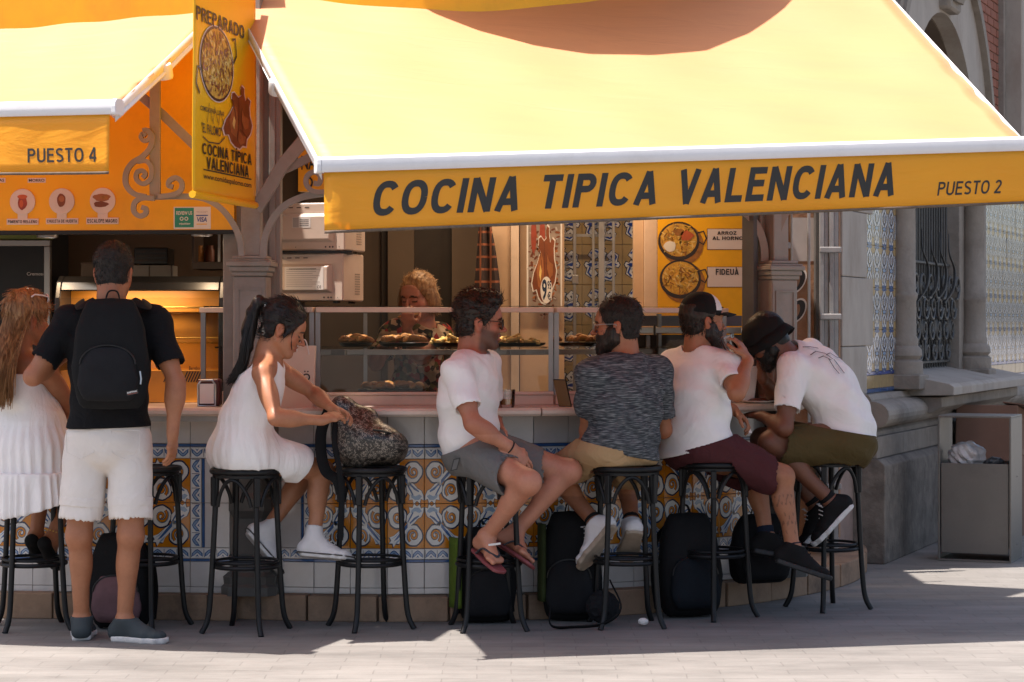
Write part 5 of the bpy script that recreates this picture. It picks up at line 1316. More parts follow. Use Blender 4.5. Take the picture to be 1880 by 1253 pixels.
# napkin dispenser
nd = thing('napkin_dispenser', 'dark red napkin dispenser with chrome front on the left counter', 'napkin holder', at(383, 752, 11.15))
p0, p1 = at(362, 751, 11.12), at(397, 699, 11.12)
mb = MB(); mb.box((p0.x, 11.13, 1.053), (p1.x+.015, 11.25, 1.053+.135)); mb.build('body', 'red_dark', nd, .012)
mb = MB(); P = [V(p0.x+.004,11.122,1.056), V(p0.x+.004,11.122,1.16), V(p0.x+.02,11.122,1.182), V(p1.x-.02,11.122,1.182), V(p1.x-.004,11.122,1.16), V(p1.x-.004,11.122,1.056)]; mb.tube(P, .0055, 8, closed=True); mb.build('rim', 'steel', nd)
mb = MB(); mb.box((p0.x+.012,11.12,1.066),(p1.x-.012,11.1295,1.165)); mb.build('napkins', 'paper', nd)
# paper bag
bg_ = thing('paper_bag', 'white paper carrier bag standing on the counter behind the seated woman', 'bag', at(550, 755, 11.02))
q0, q1 = at(478, 752, 10.98), at(578, 636, 10.98); zt = q1.z
mb = MB(); y0 = 10.96
P = [(q0.x,y0,1.053),(q1.x-.012,y0+.01,1.053),(q1.x-.012,y0+.12,1.053),(q0.x,y0+.12,1.053),(q0.x+.01,y0+.035,zt),(q1.x,y0+.03,zt+.003),(q1.x,y0+.09,zt),(q0.x+.01,y0+.085,zt)]
mb.add(P, [(0,1,5,4),(1,2,6,5),(2,3,7,6),(3,0,4,7),(0,3,2,1)]); b_ = mb.build('bag_body', 'paper_bag', bg_); s_ = b_.modifiers.new('s','SOLIDIFY'); s_.thickness = .002; s_.offset = 1
a = Art(); p, q = at(541, 700, 10.96), at(569, 683, 10.96); a.text('kö', p.x, p.z, q.x-p.x, (q.z-p.z)*1.2, 'ink', 1, 0)
a.build('lettering', (0, y0+.0155,0), (1,0,0), (0,.09,1), (0,-1,0), bg_, .001, lambda u, w, o: Vector((u, y0 + .01+(w-1.053)/(zt-1.053)*.022 - .004 - o, w)))
mb = MB(); mb.tube(smooth_path([V(q1.x-.09,y0+.03,zt-.03), V(q1.x-.08,y0+.02,zt+.01), V(q1.x-.045,y0+.0,zt+.03), V(q1.x-.028,y0+.01,zt-.04)]), .003, 6); mb.build('handle', 'paper', bg_)
# beer glass and phone holder
gl = thing('beer_glass', 'clear tumbler with a little amber beer on the counter', 'glass', at(930, 753, 10.98)); c = Vector((at(930,600,10.98).x, 10.98, 1.0525))
mb = MB(); mb.lathe([(.001,0),(.036,0),(.040,.012),(.043,.088),(.041,.088),(.038,.014),(.001,.010)], 28, c); mb.build('tumbler', 'cup_glass', gl)
mb = MB(); mb.lathe([(.001,.0105),(.0365,.0145),(.0385,.042),(.001,.042)], 26, c); mb.build('beer', 'beer', gl)
ph = thing('phone', 'brown phone propped up on the counter beside the grey striped shirt', 'phone', at(1038, 752, 10.98))
p0 = at(1045, 752, 10.98); t = math.radians(-14); PM = frame((p0.x-.02, 10.98, 1.055), (math.cos(.5),-math.sin(.5),0), (math.sin(.5)*.96,math.cos(.5)*.96,.26), (-.22,0,1)); 
mb = MB(); mb.box((-.036,0,0),(.036,.009,.135), PM, .003); mb.build('body', 'black_plastic', ph)
mb = MB(); mb.box((-.033,-.0015,.004),(.033,-.0002,.131), PM); mb.build('screen', 'phone_brown', ph)
# plaid cloth hanging inside
def cloth(name, pts_top, drop, Y, m, label):
    n = 14; P = []
    for j in range(17):
        v = j/16; row = []
        for i in range(n+1):
            u = i/n; x = pts_top[0] + (pts_top[1]-pts_top[0])*u; w = .45+.55*min(1, v*1.6) ; xc = (pts_top[0]+pts_top[1])/2
            q = at(xc+(x-xc)*w+6*v, 395+drop*v - 10*math.sin(u*3.1), Y); q.y += .03*math.sin(u*11+v*2); row.append(q)
        P.append(row)
    mb = MB(); mb.grid(P); o = mb.build(name, m, None); s_ = o.modifiers.new('s','SOLIDIFY'); s_.thickness = .006; tag(o, label, 'cloth'); return o
def plaid():
    m = mat('plaid', (.05,.03,.025), .85); t = m.node_tree; L = t.links.new; b = t.nodes['Principled BSDF']; tc = t.nodes.new('ShaderNodeTexCoord'); sx = t.nodes.new('ShaderNodeSeparateXYZ'); L(tc.outputs['Object'], sx.inputs[0])
    acc = None
    for ax, sc in ((0, 17), (2, 14)):
        mu = t.nodes.new('ShaderNodeMath'); mu.operation = 'MULTIPLY'; mu.inputs[1].default_value = sc; L(sx.outputs[ax], mu.inputs[0])
        fr_ = t.nodes.new('ShaderNodeMath'); fr_.operation = 'FRACT'; L(mu.outputs[0], fr_.inputs[0]); gt_ = t.nodes.new('ShaderNodeMath'); gt_.operation = 'GREATER_THAN'; gt_.inputs[1].default_value = .82; L(fr_.outputs[0], gt_.inputs[0])
        if acc is None: acc = gt_
        else:
            ad = t.nodes.new('ShaderNodeMath'); ad.operation = 'ADD'; L(acc.outputs[0], ad.inputs[0]); L(gt_.outputs[0], ad.inputs[1]); acc = ad
    cr = t.nodes.new('ShaderNodeValToRGB'); cr.color_ramp.elements[0].color = (.045,.028,.026,1); cr.color_ramp.elements[1].color = (.30,.10,.05,1); L(acc.outputs[0], cr.inputs[0]); L(cr.outputs[0], b.inputs['Base Color'])
plaid(); cloth('plaid_shirt', (868, 912), 190, 12.85, 'plaid', 'dark plaid cloth hanging on the kiosk inner wall')

# ================================================================== BAGS
def soft_bag(name, label, c, w, d, h, rz, m, m2, tilt=0., straps=True, pocket=True, zipm='black_plastic', label_txt=None):
    """upright rucksack, its front towards -y of its own frame"""
    M_ = Matrix.Translation(c) @ Matrix.Rotation(math.radians(rz), 4, 'Z') @ Matrix.Rotation(math.radians(tilt), 4, 'X')
    r = thing(name, label, 'backpack', c)
    def shell(w_, d_, h_, z0, y0, seed, p=2.8):
        P = []; n = 28
        for j in range(15):
            v = .5-.5*math.cos(math.pi*j/14); prof = (1-abs(2*v-1)**3.2)**(1/2.4) if 0 < v < 1 else .0
            prof = max(prof, .02); wt = 1 - .22*max(0, v-.45)/.55; row = []
            for i in range(n):
                t = 2*math.pi*i/n; cx, sy = math.cos(t), math.sin(t)
                x = math.copysign(abs(cx)**(2/p), cx)*w_/2*wt*(.55+.45*prof) if j not in (0, 14) else 0
                y = math.copysign(abs(sy)**(2/p), sy)*d_/2*prof*(1-.25*v)
                k = 1 + .025*math.sin(5*t+seed+3*v)+.02*math.sin(9*v*2+seed+t*2)
                row.append(M_ @ V(x*k, y0+y*k, z0+h_*(v if 0<j<14 else v)))
            row.append(row[0]); P.append(row)
        return P
    mb = MB(); mb.grid(shell(w, d, h, 0, 0, 1.)); mb.build('body', m, r)
    if pocket: mb = MB(); mb.grid(shell(w*.78, d*.55, h*.50, h*.07, -d*.36, 2.)); mb.build('front_pocket', m2, r)
    if pocket:
        P = [M_ @ V(w*.36*math.cos(t), -d*.40-.012, h*.40+h*.17*math.sin(t)) for t in [math.pi*i/14 for i in range(15)]]; mb = MB(); mb.tube(P, .004, 6); mb.build('zip', zipm, r)
    mb = MB(); mb.tube(smooth_path([M_ @ V(-.035,d*.2,h*.95), M_ @ V(-.02,d*.22,h*1.06), M_ @ V(.02,d*.22,h*1.06), M_ @ V(.035,d*.2,h*.95)]), .008, 6, flat=.5); mb.build('handle', m, r)
    if straps:
        for s in (-1, 1):
            P = smooth_path([M_ @ V(s*w*.22,d*.40,h*.9), M_ @ V(s*w*.34,d*.72,h*.75), M_ @ V(s*w*.42,d*.75,h*.4), M_ @ V(s*w*.45,d*.42,h*.08)]); mb = MB(); mb.tube(P, .022, 8, flat=.28); mb.build('strap', m, r)
    return r, M_
def cloth_bag(name, col, col2=None): mat(name, tuple(c*.6 for c in col), .8, 0, .25, 9, .25, 45, spec=.18)
cloth_bag('bag_black', (.012,.012,.013)); cloth_bag('bag_black2', (.018,.018,.021)); cloth_bag('bag_pink', (.22,.12,.13)); cloth_bag('bag_green', (.13,.20,.025)); cloth_bag('bag_olive', (.05,.065,.02)); cloth_bag('bag_navy', (.010,.014,.02))
GP = lambda px, Y: Vector((at(px, 600, Y).x, Y, .003))
r, M_ = soft_bag('floor_backpack', 'black and dusty pink rucksack on the ground behind the standing man', GP(222, 10.72), .31, .18, .46, -8, 'bag_black', 'bag_pink')
r, M_ = soft_bag('floor_backpack', 'green and black rucksack on the plinth behind the flip flop feet', GP(893, 10.93)+V(0,0,.0), .29, .16, .47, 8, 'bag_black', 'bag_black2')
mb = MB(); mb.grid([[M_ @ V(-.165+.035*(i/6)**2, .0-.085*(i/6), .08+.34*j/10) for i in range(7)] for j in range(11)]); mb.build('side_panel', 'bag_green', r).modifiers.new('s','SOLIDIFY').thickness = .02
r, M_ = soft_bag('floor_backpack', 'tall black rucksack with an olive green edge between the two seated men', GP(1048, 11.0)+V(0,0,.0), .30, .17, .54, -7, 'bag_black', 'bag_black2')
mb = MB(); mb.grid([[M_ @ V(-.165+.035*(i/6)**2, .0-.09*(i/6), .10+.38*j/10) for i in range(7)] for j in range(11)]); mb.build('side_panel', 'bag_olive', r).modifiers.new('s','SOLIDIFY').thickness = .02
P = smooth_path([GP(1010,10.72)+V(0,0,.10), GP(1012,10.7)+V(0,0,.015), GP(1050,10.66)+V(0,0,.012), GP(1110,10.66)+V(0,0,.03), GP(1140,10.7)+V(0,0,.10), GP(1120,10.8)+V(0,0,.22)]); mb = MB(); mb.tube(P, .011, 6, flat=.4); mb.build('loose_strap', 'bag_black', r)
crumple('side_pouch', M_ @ V(.17,-.16,.09), (.09,.06,.085), 7, 12, 'bag_black2', None, None, .25, r)
soft_bag('floor_backpack', 'large black rucksack leaning under the maroon shorts', GP(1268, 11.14), .33, .2, .52, 16, 'bag_black', 'bag_navy', -6)
soft_bag('floor_backpack', 'black bag half hidden behind the dark boots on the plinth', GP(1395, 11.48)+V(0,0,.127), .34, .18, .36, 20, 'bag_black', 'bag_black2', 0, False)
# patterned backpack on its stool
def leo():
    m = mat('leopard', (.03,.024,.02), .35, 0, .2, 9, spec=.6); t = m.node_tree; L = t.links.new; b = t.nodes['Principled BSDF']; tc = t.nodes.new('ShaderNodeTexCoord')
    vo = t.nodes.new('ShaderNodeTexVoronoi'); vo.feature = 'DISTANCE_TO_EDGE'; vo.inputs['Scale'].default_value = 46; n = t.nodes.new('ShaderNodeTexNoise'); n.inputs['Scale'].default_value = 30
    mx = t.nodes.new('ShaderNodeMix'); mx.data_type = 'RGBA'; mx.blend_type = 'LINEAR_LIGHT'; mx.inputs[0].default_value = .03; L(tc.outputs['Object'], mx.inputs[6]); L(n.outputs['Color'], mx.inputs[7]); L(mx.outputs[2], vo.inputs['Vector'])
    lt = t.nodes.new('ShaderNodeMath'); lt.operation = 'LESS_THAN'; lt.inputs[1].default_value = .06; L(vo.outputs['Distance'], lt.inputs[0])
    n2 = t.nodes.new('ShaderNodeTexNoise'); n2.inputs['Scale'].default_value = 60; L(tc.outputs['Object'], n2.inputs['Vector']); g2 = t.nodes.new('ShaderNodeMath'); g2.operation = 'GREATER_THAN'; g2.inputs[1].default_value = .44; L(n2.outputs[0], g2.inputs[0])
    ml = t.nodes.new('ShaderNodeMath'); ml.operation = 'MULTIPLY'; L(lt.outputs[0], ml.inputs[0]); L(g2.outputs[0], ml.inputs[1])
    c = t.nodes.new('ShaderNodeMix'); c.data_type = 'RGBA'; c.inputs[6].default_value = (.012,.010,.009,1); c.inputs[7].default_value = (.27,.23,.19,1); L(ml.outputs[0], c.inputs[0]); L(c.outputs[2], b.inputs['Base Color'])
    n3 = t.nodes.new('ShaderNodeTexNoise'); n3.inputs['Scale'].default_value = 14; n3.inputs['Detail'].default_value = 3; L(tc.outputs['Object'], n3.inputs['Vector']); bp = t.nodes.new('ShaderNodeBump'); bp.inputs['Strength'].default_value = .7; bp.inputs['Distance'].default_value = .012; L(n3.outputs[0], bp.inputs['Height']); L(bp.outputs[0], b.inputs['Normal'])
leo()

# ---- lamp light inside the kiosk: the spotlights, plus added fill lamps
def lamp(name, loc, energy, sx, sy, parent, col=(1,.72,.45)):
    L_ = bpy.data.lights.new(name, 'AREA'); L_.shape = 'RECTANGLE'; L_.size = sx; L_.size_y = sy; L_.energy = energy; L_.color = col
    o = bpy.data.objects.new(name, L_); COL.objects.link(o); o.location = loc; parent_to(o, parent); return o
for k, (x, y) in enumerate(((-.35, 12.35), (.45, 12.25))):  # added, unseen behind the valance; they brighten the dark interior
    r = thing('fill_lamp', ('added unseen fill lamp over the kitchen doorway inside the kiosk', 'added unseen fill lamp over the chicken poster inside the kiosk')[k], 'lamp', (x, y, 2.6))
    mb = MB(); mb.box((x-.3,y-.06,2.60),(x+.3,y+.06,2.66)); mb.build('housing', 'rail_white', r, .006)
    mb = MB(); mb.box((x-.28,y-.05,2.592),(x+.28,y+.05,2.5995)); mb.build('diffuser', 'lamp_glow', r)
    lamp('lamp_light', (x, y, 2.585), 3.6, .5, .09, r)
for o in [o for o in bpy.data.objects if o.name.startswith('spotlight')]:
    lamp('lamp_light', o.location + V(0,0,-.03), 1.2, .07, .07, o)
lamp('lamp_light', (at(255,600,11.8).x, 11.72, 1.665), 2.2, .5, .04, hc)  # added light without a fixture, brightens the inside of the cabinet
# ================================================================== BODIES: one continuous surface each, from a smooth-blended distance field
def nv(v): return np.array(v[:], dtype=np.float32)
class Fld:
    def __init__(s, lo, hi, h):
        s.h = h; s.lo = np.array(lo, np.float32); n = np.ceil((np.array(hi)-np.array(lo))/h).astype(int)+1; s.n = n
        s.ax = [s.lo[i]+h*np.arange(n[i], dtype=np.float32) for i in range(3)]; s.F = np.full(n, .5, np.float32)
    def box(s, lo, hi, pad):
        sl = []
        for i in range(3):
            a = int(max(0, math.floor((lo[i]-pad-s.lo[i])/s.h))); b = int(min(s.n[i], math.ceil((hi[i]+pad-s.lo[i])/s.h)+1)); sl.append(slice(a, max(a, b)))
        return tuple(sl), (s.ax[0][sl[0]][:,None,None], s.ax[1][sl[1]][None,:,None], s.ax[2][sl[2]][None,None,:])
    def _put(s, sl, d, k, mode):
        A = s.F[sl]
        if A.size == 0: return
        d = d.astype(np.float32)
        if mode == 'add':
            if k <= 0: s.F[sl] = np.minimum(A, d)
            else:
                hh = np.clip(.5+.5*(A-d)/k, 0, 1); s.F[sl] = A+(d-A)*hh - k*hh*(1-hh)
        else:
            if k <= 0: s.F[sl] = np.maximum(A, -d)
            else:
                hh = np.clip(.5-.5*(A+d)/k, 0, 1); s.F[sl] = A+(-d-A)*hh + k*hh*(1-hh)
    def cone(s, a, b, ra, rb, k=.02, mode='add', flat=None):
        a, b = nv(a), nv(b); m = max(ra, rb); sl, (X,Y,Z) = s.box(np.minimum(a,b)-m, np.maximum(a,b)+m, k+2*s.h)
        d = b-a; L2 = float(d@d)+1e-9; t = np.clip(((X-a[0])*d[0]+(Y-a[1])*d[1]+(Z-a[2])*d[2])/L2, 0, 1)
        x, y, z = X-a[0]-t*d[0], Y-a[1]-t*d[1], Z-a[2]-t*d[2]
        if flat is not None:      # (direction, factor): squash along a direction
            f, fac = nv(flat[0]), flat[1]; f = f/np.linalg.norm(f); q = x*f[0]+y*f[1]+z*f[2]; e = (1/fac-1)*q; x, y, z = x+e*f[0], y+e*f[1], z+e*f[2]
        s._put(sl, np.sqrt(x*x+y*y+z*z)-(ra+(rb-ra)*t), k, mode)
    def ell(s, c, r, R=None, k=.02, mode='add'):
        c = nv(c); m = max(r); sl, (X,Y,Z) = s.box(c-m, c+m, k+2*s.h); X, Y, Z = X-c[0], Y-c[1], Z-c[2]
        if R is None: q = (X, Y, Z)
        else: q = [X*R[i][0]+Y*R[i][1]+Z*R[i][2] for i in range(3)]
        k0 = np.sqrt((q[0]/r[0])**2+(q[1]/r[1])**2+(q[2]/r[2])**2); k1 = np.sqrt((q[0]/r[0]**2)**2+(q[1]/r[1]**2)**2+(q[2]/r[2]**2)**2)+1e-6
        s._put(sl, k0*(k0-1)/k1, k, mode)
    def loft(s, secs, k=.02, mode='add', p=2.3):
        """secs: (centre, half width, half depth, side axis)"""
        for (c0,a0,b0,s0), (c1,a1,b1,s1) in zip(secs[:-1], secs[1:]):
            c0, c1, s0, s1 = nv(c0), nv(c1), nv(s0), nv(s1); m = max(a0,a1,b0,b1); sl, (X,Y,Z) = s.box(np.minimum(c0,c1)-m, np.maximum(c0,c1)+m, k+2*s.h)
            d = c1-c0; L = np.linalg.norm(d)+1e-6; ax = d/L; t = np.clip(((X-c0[0])*ax[0]+(Y-c0[1])*ax[1]+(Z-c0[2])*ax[2])/L, 0, 1)
            x, y, z = X-c0[0]-t*d[0], Y-c0[1]-t*d[1], Z-c0[2]-t*d[2]
            sd_ = (s0+s1)/2; sd_ = sd_-ax*(sd_@ax); sd_ /= np.linalg.norm(sd_); fr = np.cross(ax, sd_)
            a = a0+(a1-a0)*t; b = b0+(b1-b0)*t; u = np.abs(x*sd_[0]+y*sd_[1]+z*sd_[2])/a; v = np.abs(x*fr[0]+y*fr[1]+z*fr[2])/b; w = np.abs(x*ax[0]+y*ax[1]+z*ax[2])/np.minimum(a, b)
            s._put(sl, ((u**p+v**p)**(2/p)+w*w)**.5*np.minimum(a, b)-np.minimum(a, b), k, mode)
    def plane(s, o, n, lo=None, hi=None):
        """remove what lies beyond the plane (on the side the normal points to)"""
        o, n = nv(o), nv(n); n = n/np.linalg.norm(n)
        if lo is None: sl, (X,Y,Z) = s.box(s.lo, s.lo+s.n*s.h, 0)
        else: sl, (X,Y,Z) = s.box(lo, hi, 0)
        s.F[sl] = np.maximum(s.F[sl], ((X-o[0])*n[0]+(Y-o[1])*n[1]+(Z-o[2])*n[2]).astype(np.float32))
    def seat_cut(s, c, r=.180, ztop=.7785):
        sl, (X,Y,Z) = s.box((c.x-r,c.y-r,.6), (c.x+r,c.y+r,ztop), .01); d = np.maximum(np.sqrt((X-c.x)**2+(Y-c.y)**2)-r, Z-ztop)
        s.F[sl] = np.maximum(s.F[sl], -d.astype(np.float32))
    def folds(s, amp, f=(22,9), seed=0., d=(.3,.2,1.)):
        X, Y, Z = s.ax[0][:,None,None], s.ax[1][None,:,None], s.ax[2][None,None,:]
        w = np.sin(X*7.1+Z*5.3+seed)*.9+np.sin(Y*8.3-Z*6.1+seed*2)*.8
        q = np.sin((X*d[0]+Y*d[1]+Z*d[2])*f[0]*2+w*1.7+seed)+.7*np.sin((X*d[2]-Z*d[0]+Y*.5)*f[1]*2+w*2.1+seed*3)+.5*np.sin((X+Y-Z)*f[0]*1.3+w*3+1)
        s.F += (amp*q*.5).astype(np.float32)
    def mesh(s):
        Fv = s.F; S = Fv < 0; nx, ny, nz = S.shape
        c = np.zeros((nx-1,ny-1,nz-1), np.uint8); offs = [(i,j,k) for i in (0,1) for j in (0,1) for k in (0,1)]
        for i,j,k in offs: c += S[i:nx-1+i, j:ny-1+j, k:nz-1+k]
        act = (c > 0) & (c < 8); idx = np.argwhere(act); N = len(idx)
        if N == 0: return np.zeros((0,3)), np.zeros((0,4), int)
        vid = np.full(act.shape, -1, np.int32); vid[act] = np.arange(N)
        val = np.stack([Fv[idx[:,0]+i, idx[:,1]+j, idx[:,2]+k] for i,j,k in offs], 1)
        acc = np.zeros((N,3)); cnt = np.zeros(N)
        for e0 in range(8):
            for bit in (4,2,1):
                if e0 & bit: continue
                e1 = e0 | bit; v0, v1 = val[:,e0], val[:,e1]; m = (v0 < 0) != (v1 < 0); t = np.where(m, v0/(v0-v1+1e-12), 0)
                p0 = np.array(offs[e0], float); p1 = np.array(offs[e1], float)
                acc += np.where(m[:,None], p0+(p1-p0)*t[:,None], 0); cnt += m
        P = s.lo + (idx + acc/np.maximum(cnt,1)[:,None])*s.h
        Q = []
        for ax in range(3):
            sh = [slice(1,-1)]*3; a = [slice(1,-1)]*3; b = [slice(1,-1)]*3; a[ax] = slice(0,-1); b[ax] = slice(1,None)
            d = S[tuple(a)].astype(np.int8)-S[tuple(b)].astype(np.int8); e = np.argwhere(d != 0); sg = d[tuple(e.T)]
            e = e+1; e[:,ax] -= 1
            u, w = [(1,2),(2,0),(0,1)][ax]
            def g(du, dw):
                q = e.copy(); q[:,u] -= du; q[:,w] -= dw; return vid[tuple(q.T)]
            quad = np.stack([g(1,1), g(0,1), g(0,0), g(1,0)], 1); quad[sg < 0] = quad[sg < 0][:,::-1]; Q.append(quad)
        return P, np.concatenate(Q)
def np_mesh(name, P, Q, mats, color=None, midx=None):
    me = bpy.data.meshes.new(name); me.vertices.add(len(P)); me.vertices.foreach_set('co', np.asarray(P, np.float32).ravel())
    me.loops.add(4*len(Q)); me.loops.foreach_set('vertex_index', np.asarray(Q, np.int32).ravel()); me.polygons.add(len(Q))
    me.polygons.foreach_set('loop_start', np.arange(0, 4*len(Q), 4, dtype=np.int32))
    me.polygons.foreach_set('use_smooth', np.ones(len(Q), bool))
    for m in mats: me.materials.append(as_mat(m))
    if midx is not None: me.polygons.foreach_set('material_index', midx.astype(np.int32))
    me.update(calc_edges=True)
    if color is not None:
        at_ = me.color_attributes.new('Col', 'FLOAT_COLOR', 'POINT'); at_.data.foreach_set('color', np.concatenate([color, np.ones((len(color),1))], 1).astype(np.float32).ravel())
    me.validate(); return me
def sdf_obj(name, fld, mats, parent, color=None, smooth=1):
    P, Q = fld.mesh()
    if len(P) == 0: return None
    return link(name, np_mesh(name, P, Q, [mats], color(P) if color else None), parent)

# ---- materials
def skin_mat(name='skin'):
    m = bpy.data.materials.new(name); m.use_nodes = True; t = m.node_tree; L = t.links.new; b = t.nodes['Principled BSDF']
    at_ = t.nodes.new('ShaderNodeAttribute'); at_.attribute_name = 'Col'; tc = t.nodes.new('ShaderNodeTexCoord')
    n = t.nodes.new('ShaderNodeTexNoise'); n.inputs['Scale'].default_value = 14; n.inputs['Detail'].default_value = 5; L(tc.outputs['Object'], n.inputs['Vector'])
    r = t.nodes.new('ShaderNodeMapRange'); r.inputs[3].default_value = .74; r.inputs[4].default_value = 1.24; L(n.outputs[0], r.inputs[0])
    mx = t.nodes.new('ShaderNodeMix'); mx.data_type = 'RGBA'; mx.blend_type = 'MULTIPLY'; mx.inputs[0].default_value = 1; L(at_.outputs[0], mx.inputs[6]); L(r.outputs[0], mx.inputs[7])
    n4 = t.nodes.new('ShaderNodeTexNoise'); n4.inputs['Scale'].default_value = 75; n4.inputs['Detail'].default_value = 7; n4.inputs['Roughness'].default_value = .7; L(tc.outputs['Object'], n4.inputs['Vector'])
    r4 = t.nodes.new('ShaderNodeMapRange'); r4.inputs[1].default_value = .35; r4.inputs[2].default_value = .7; r4.inputs[3].default_value = .22; r4.inputs[4].default_value = 0; L(n4.outputs[0], r4.inputs[0])
    m4 = t.nodes.new('ShaderNodeMix'); m4.data_type = 'RGBA'; m4.blend_type = 'MULTIPLY'; m4.inputs[7].default_value = (.62,.42,.36,1); L(r4.outputs[0], m4.inputs[0]); L(mx.outputs[2], m4.inputs[6]); L(m4.outputs[2], b.inputs['Base Color'])
    b.inputs['Roughness'].default_value = .52; b.inputs['Subsurface Weight'].default_value = .06; b.inputs['Subsurface Radius'].default_value = (.012,.005,.003); b.inputs['Subsurface Scale'].default_value = .6
    n2 = t.nodes.new('ShaderNodeTexNoise'); n2.inputs['Scale'].default_value = 170; L(tc.outputs['Object'], n2.inputs['Vector']); bp = t.nodes.new('ShaderNodeBump'); bp.inputs['Strength'].default_value = .3; bp.inputs['Distance'].default_value = .002; L(n2.outputs[0], bp.inputs['Height']); L(bp.outputs[0], b.inputs['Normal'])
    MATS[name] = m
skin_mat()
def hair_mat(name, c0, c1, stretch=(1,1,.12), sc=70, rough=.45):
    m = bpy.data.materials.new(name); m.use_nodes = True; t = m.node_tree; L = t.links.new; b = t.nodes['Principled BSDF']
    tc = t.nodes.new('ShaderNodeTexCoord'); mp = t.nodes.new('ShaderNodeMapping'); mp.inputs['Scale'].default_value = stretch; L(tc.outputs['Object'], mp.inputs[0])
    n = t.nodes.new('ShaderNodeTexNoise'); n.inputs['Scale'].default_value = sc; n.inputs['Detail'].default_value = 4; n.inputs['Distortion'].default_value = .6; L(mp.outputs[0], n.inputs['Vector'])
    cr = t.nodes.new('ShaderNodeValToRGB'); cr.color_ramp.elements[0].position = .35; cr.color_ramp.elements[0].color = (*c0, 1); cr.color_ramp.elements[1].position = .7; cr.color_ramp.elements[1].color = (*c1, 1); L(n.outputs[0], cr.inputs[0]); L(cr.outputs[0], b.inputs['Base Color'])
    b.inputs['Roughness'].default_value = rough; b.inputs['Specular IOR Level'].default_value = .35
    bp = t.nodes.new('ShaderNodeBump'); bp.inputs['Strength'].default_value = .8; bp.inputs['Distance'].default_value = .006; L(n.outputs[0], bp.inputs['Height']); L(bp.outputs[0], b.inputs['Normal'])
    MATS[name] = m
hair_mat('hair_black', (.006,.005,.0045), (.022,.016,.013)); hair_mat('hair_brown', (.012,.008,.006), (.04,.024,.016)); hair_mat('hair_short', (.009,.007,.006), (.028,.02,.015), (1,1,1), 160, .6)
hair_mat('hair_auburn', (.13,.055,.022), (.46,.25,.11), (1,1,.08), 60); hair_mat('hair_blond', (.22,.11,.045), (.50,.30,.14), (1,1,.25), 60)
def cloth_mat(name, col, rough=.85, fold=.5, fs=9., weave=.25, ws=350, stretch=(1,1,1), var=.06, detail=3.5):
    m = mat(name, col, rough, 0, var, 5, spec=.15); t = m.node_tree; L = t.links.new; b = t.nodes['Principled BSDF']; tc = t.nodes.new('ShaderNodeTexCoord')
    mp = t.nodes.new('ShaderNodeMapping'); mp.inputs['Scale'].default_value = stretch; L(tc.outputs['Object'], mp.inputs[0])
    n = t.nodes.new('ShaderNodeTexNoise'); n.inputs['Scale'].default_value = fs; n.inputs['Detail'].default_value = detail; n.inputs['Distortion'].default_value = 1.8; L(mp.outputs[0], n.inputs['Vector'])
    w = t.nodes.new('ShaderNodeTexNoise'); w.inputs['Scale'].default_value = ws; L(tc.outputs['Object'], w.inputs['Vector'])
    b1 = t.nodes.new('ShaderNodeBump'); b1.inputs['Strength'].default_value = fold; b1.inputs['Distance'].default_value = .025; L(n.outputs[0], b1.inputs['Height'])
    b2 = t.nodes.new('ShaderNodeBump'); b2.inputs['Strength'].default_value = weave; b2.inputs['Distance'].default_value = .002; L(w.outputs[0], b2.inputs['Height']); L(b1.outputs[0], b2.inputs['Normal']); L(b2.outputs[0], b.inputs['Normal'])
    return m
cloth_mat('tee_white', (.82,.79,.77), fold=.5, fs=6., detail=2.); cloth_mat('tee_black', (.0075,.0075,.009)); cloth_mat('dress_white', (.84,.81,.79), fold=.3, fs=14, stretch=(1.4,1.4,.35))
cloth_mat('shorts_grey', (.145,.14,.135)); cloth_mat('shorts_beige', (.42,.27,.14)); cloth_mat('shorts_maroon', (.075,.022,.024)); cloth_mat('shorts_olive', (.085,.058,.022)); cloth_mat('shorts_white', (.72,.66,.61), fold=.4)
cloth_mat('cap_black', (.012,.011,.011), fold=.1); cloth_mat('cap_white', (.7,.66,.64), fold=.1); cloth_mat('sock_navy', (.012,.016,.03)); cloth_mat('canvas_white', (.66,.63,.62), fold=.2); cloth_mat('canvas_slate', (.05,.06,.065), fold=.2); cloth_mat('canvas_black', (.012,.011,.011), fold=.2); mat('rubber_white', (.62,.60,.58), .6, 0, .12, 20, dirt=(.2,.17,.15), dirt_s=15, dirt_a=.5); mat('rubber_tan', (.35,.27,.2), .8, 0, .2, 20); mat('rubber_black', (.014,.013,.013), .6)
mat('flip_red', (.20,.045,.05), .6); mat('flip_strap', (.03,.035,.045), .6)
def melange():
    m = cloth_mat('melange', (.07,.08,.09)); t = m.node_tree; L = t.links.new; b = t.nodes['Principled BSDF']; tc = t.nodes.new('ShaderNodeTexCoord'); mp = t.nodes.new('ShaderNodeMapping'); mp.inputs['Scale'].default_value = (24, 24, 400); L(tc.outputs['Object'], mp.inputs[0])
    n = t.nodes.new('ShaderNodeTexNoise'); n.inputs['Scale'].default_value = 1.; n.inputs['Detail'].default_value = 2.5; n.inputs['Distortion'].default_value = .25; L(mp.outputs[0], n.inputs['Vector'])
    cr = t.nodes.new('ShaderNodeValToRGB'); e = cr.color_ramp.elements; e[0].position = .40; e[0].color = (.030,.034,.040,1); e[1].position = .68; e[1].color = (.23,.24,.245,1); k = e.new(.52); k.color = (.075,.082,.09,1)
    L(n.outputs[0], cr.inputs[0]); L(cr.outputs[0], b.inputs['Base Color'])
melange()
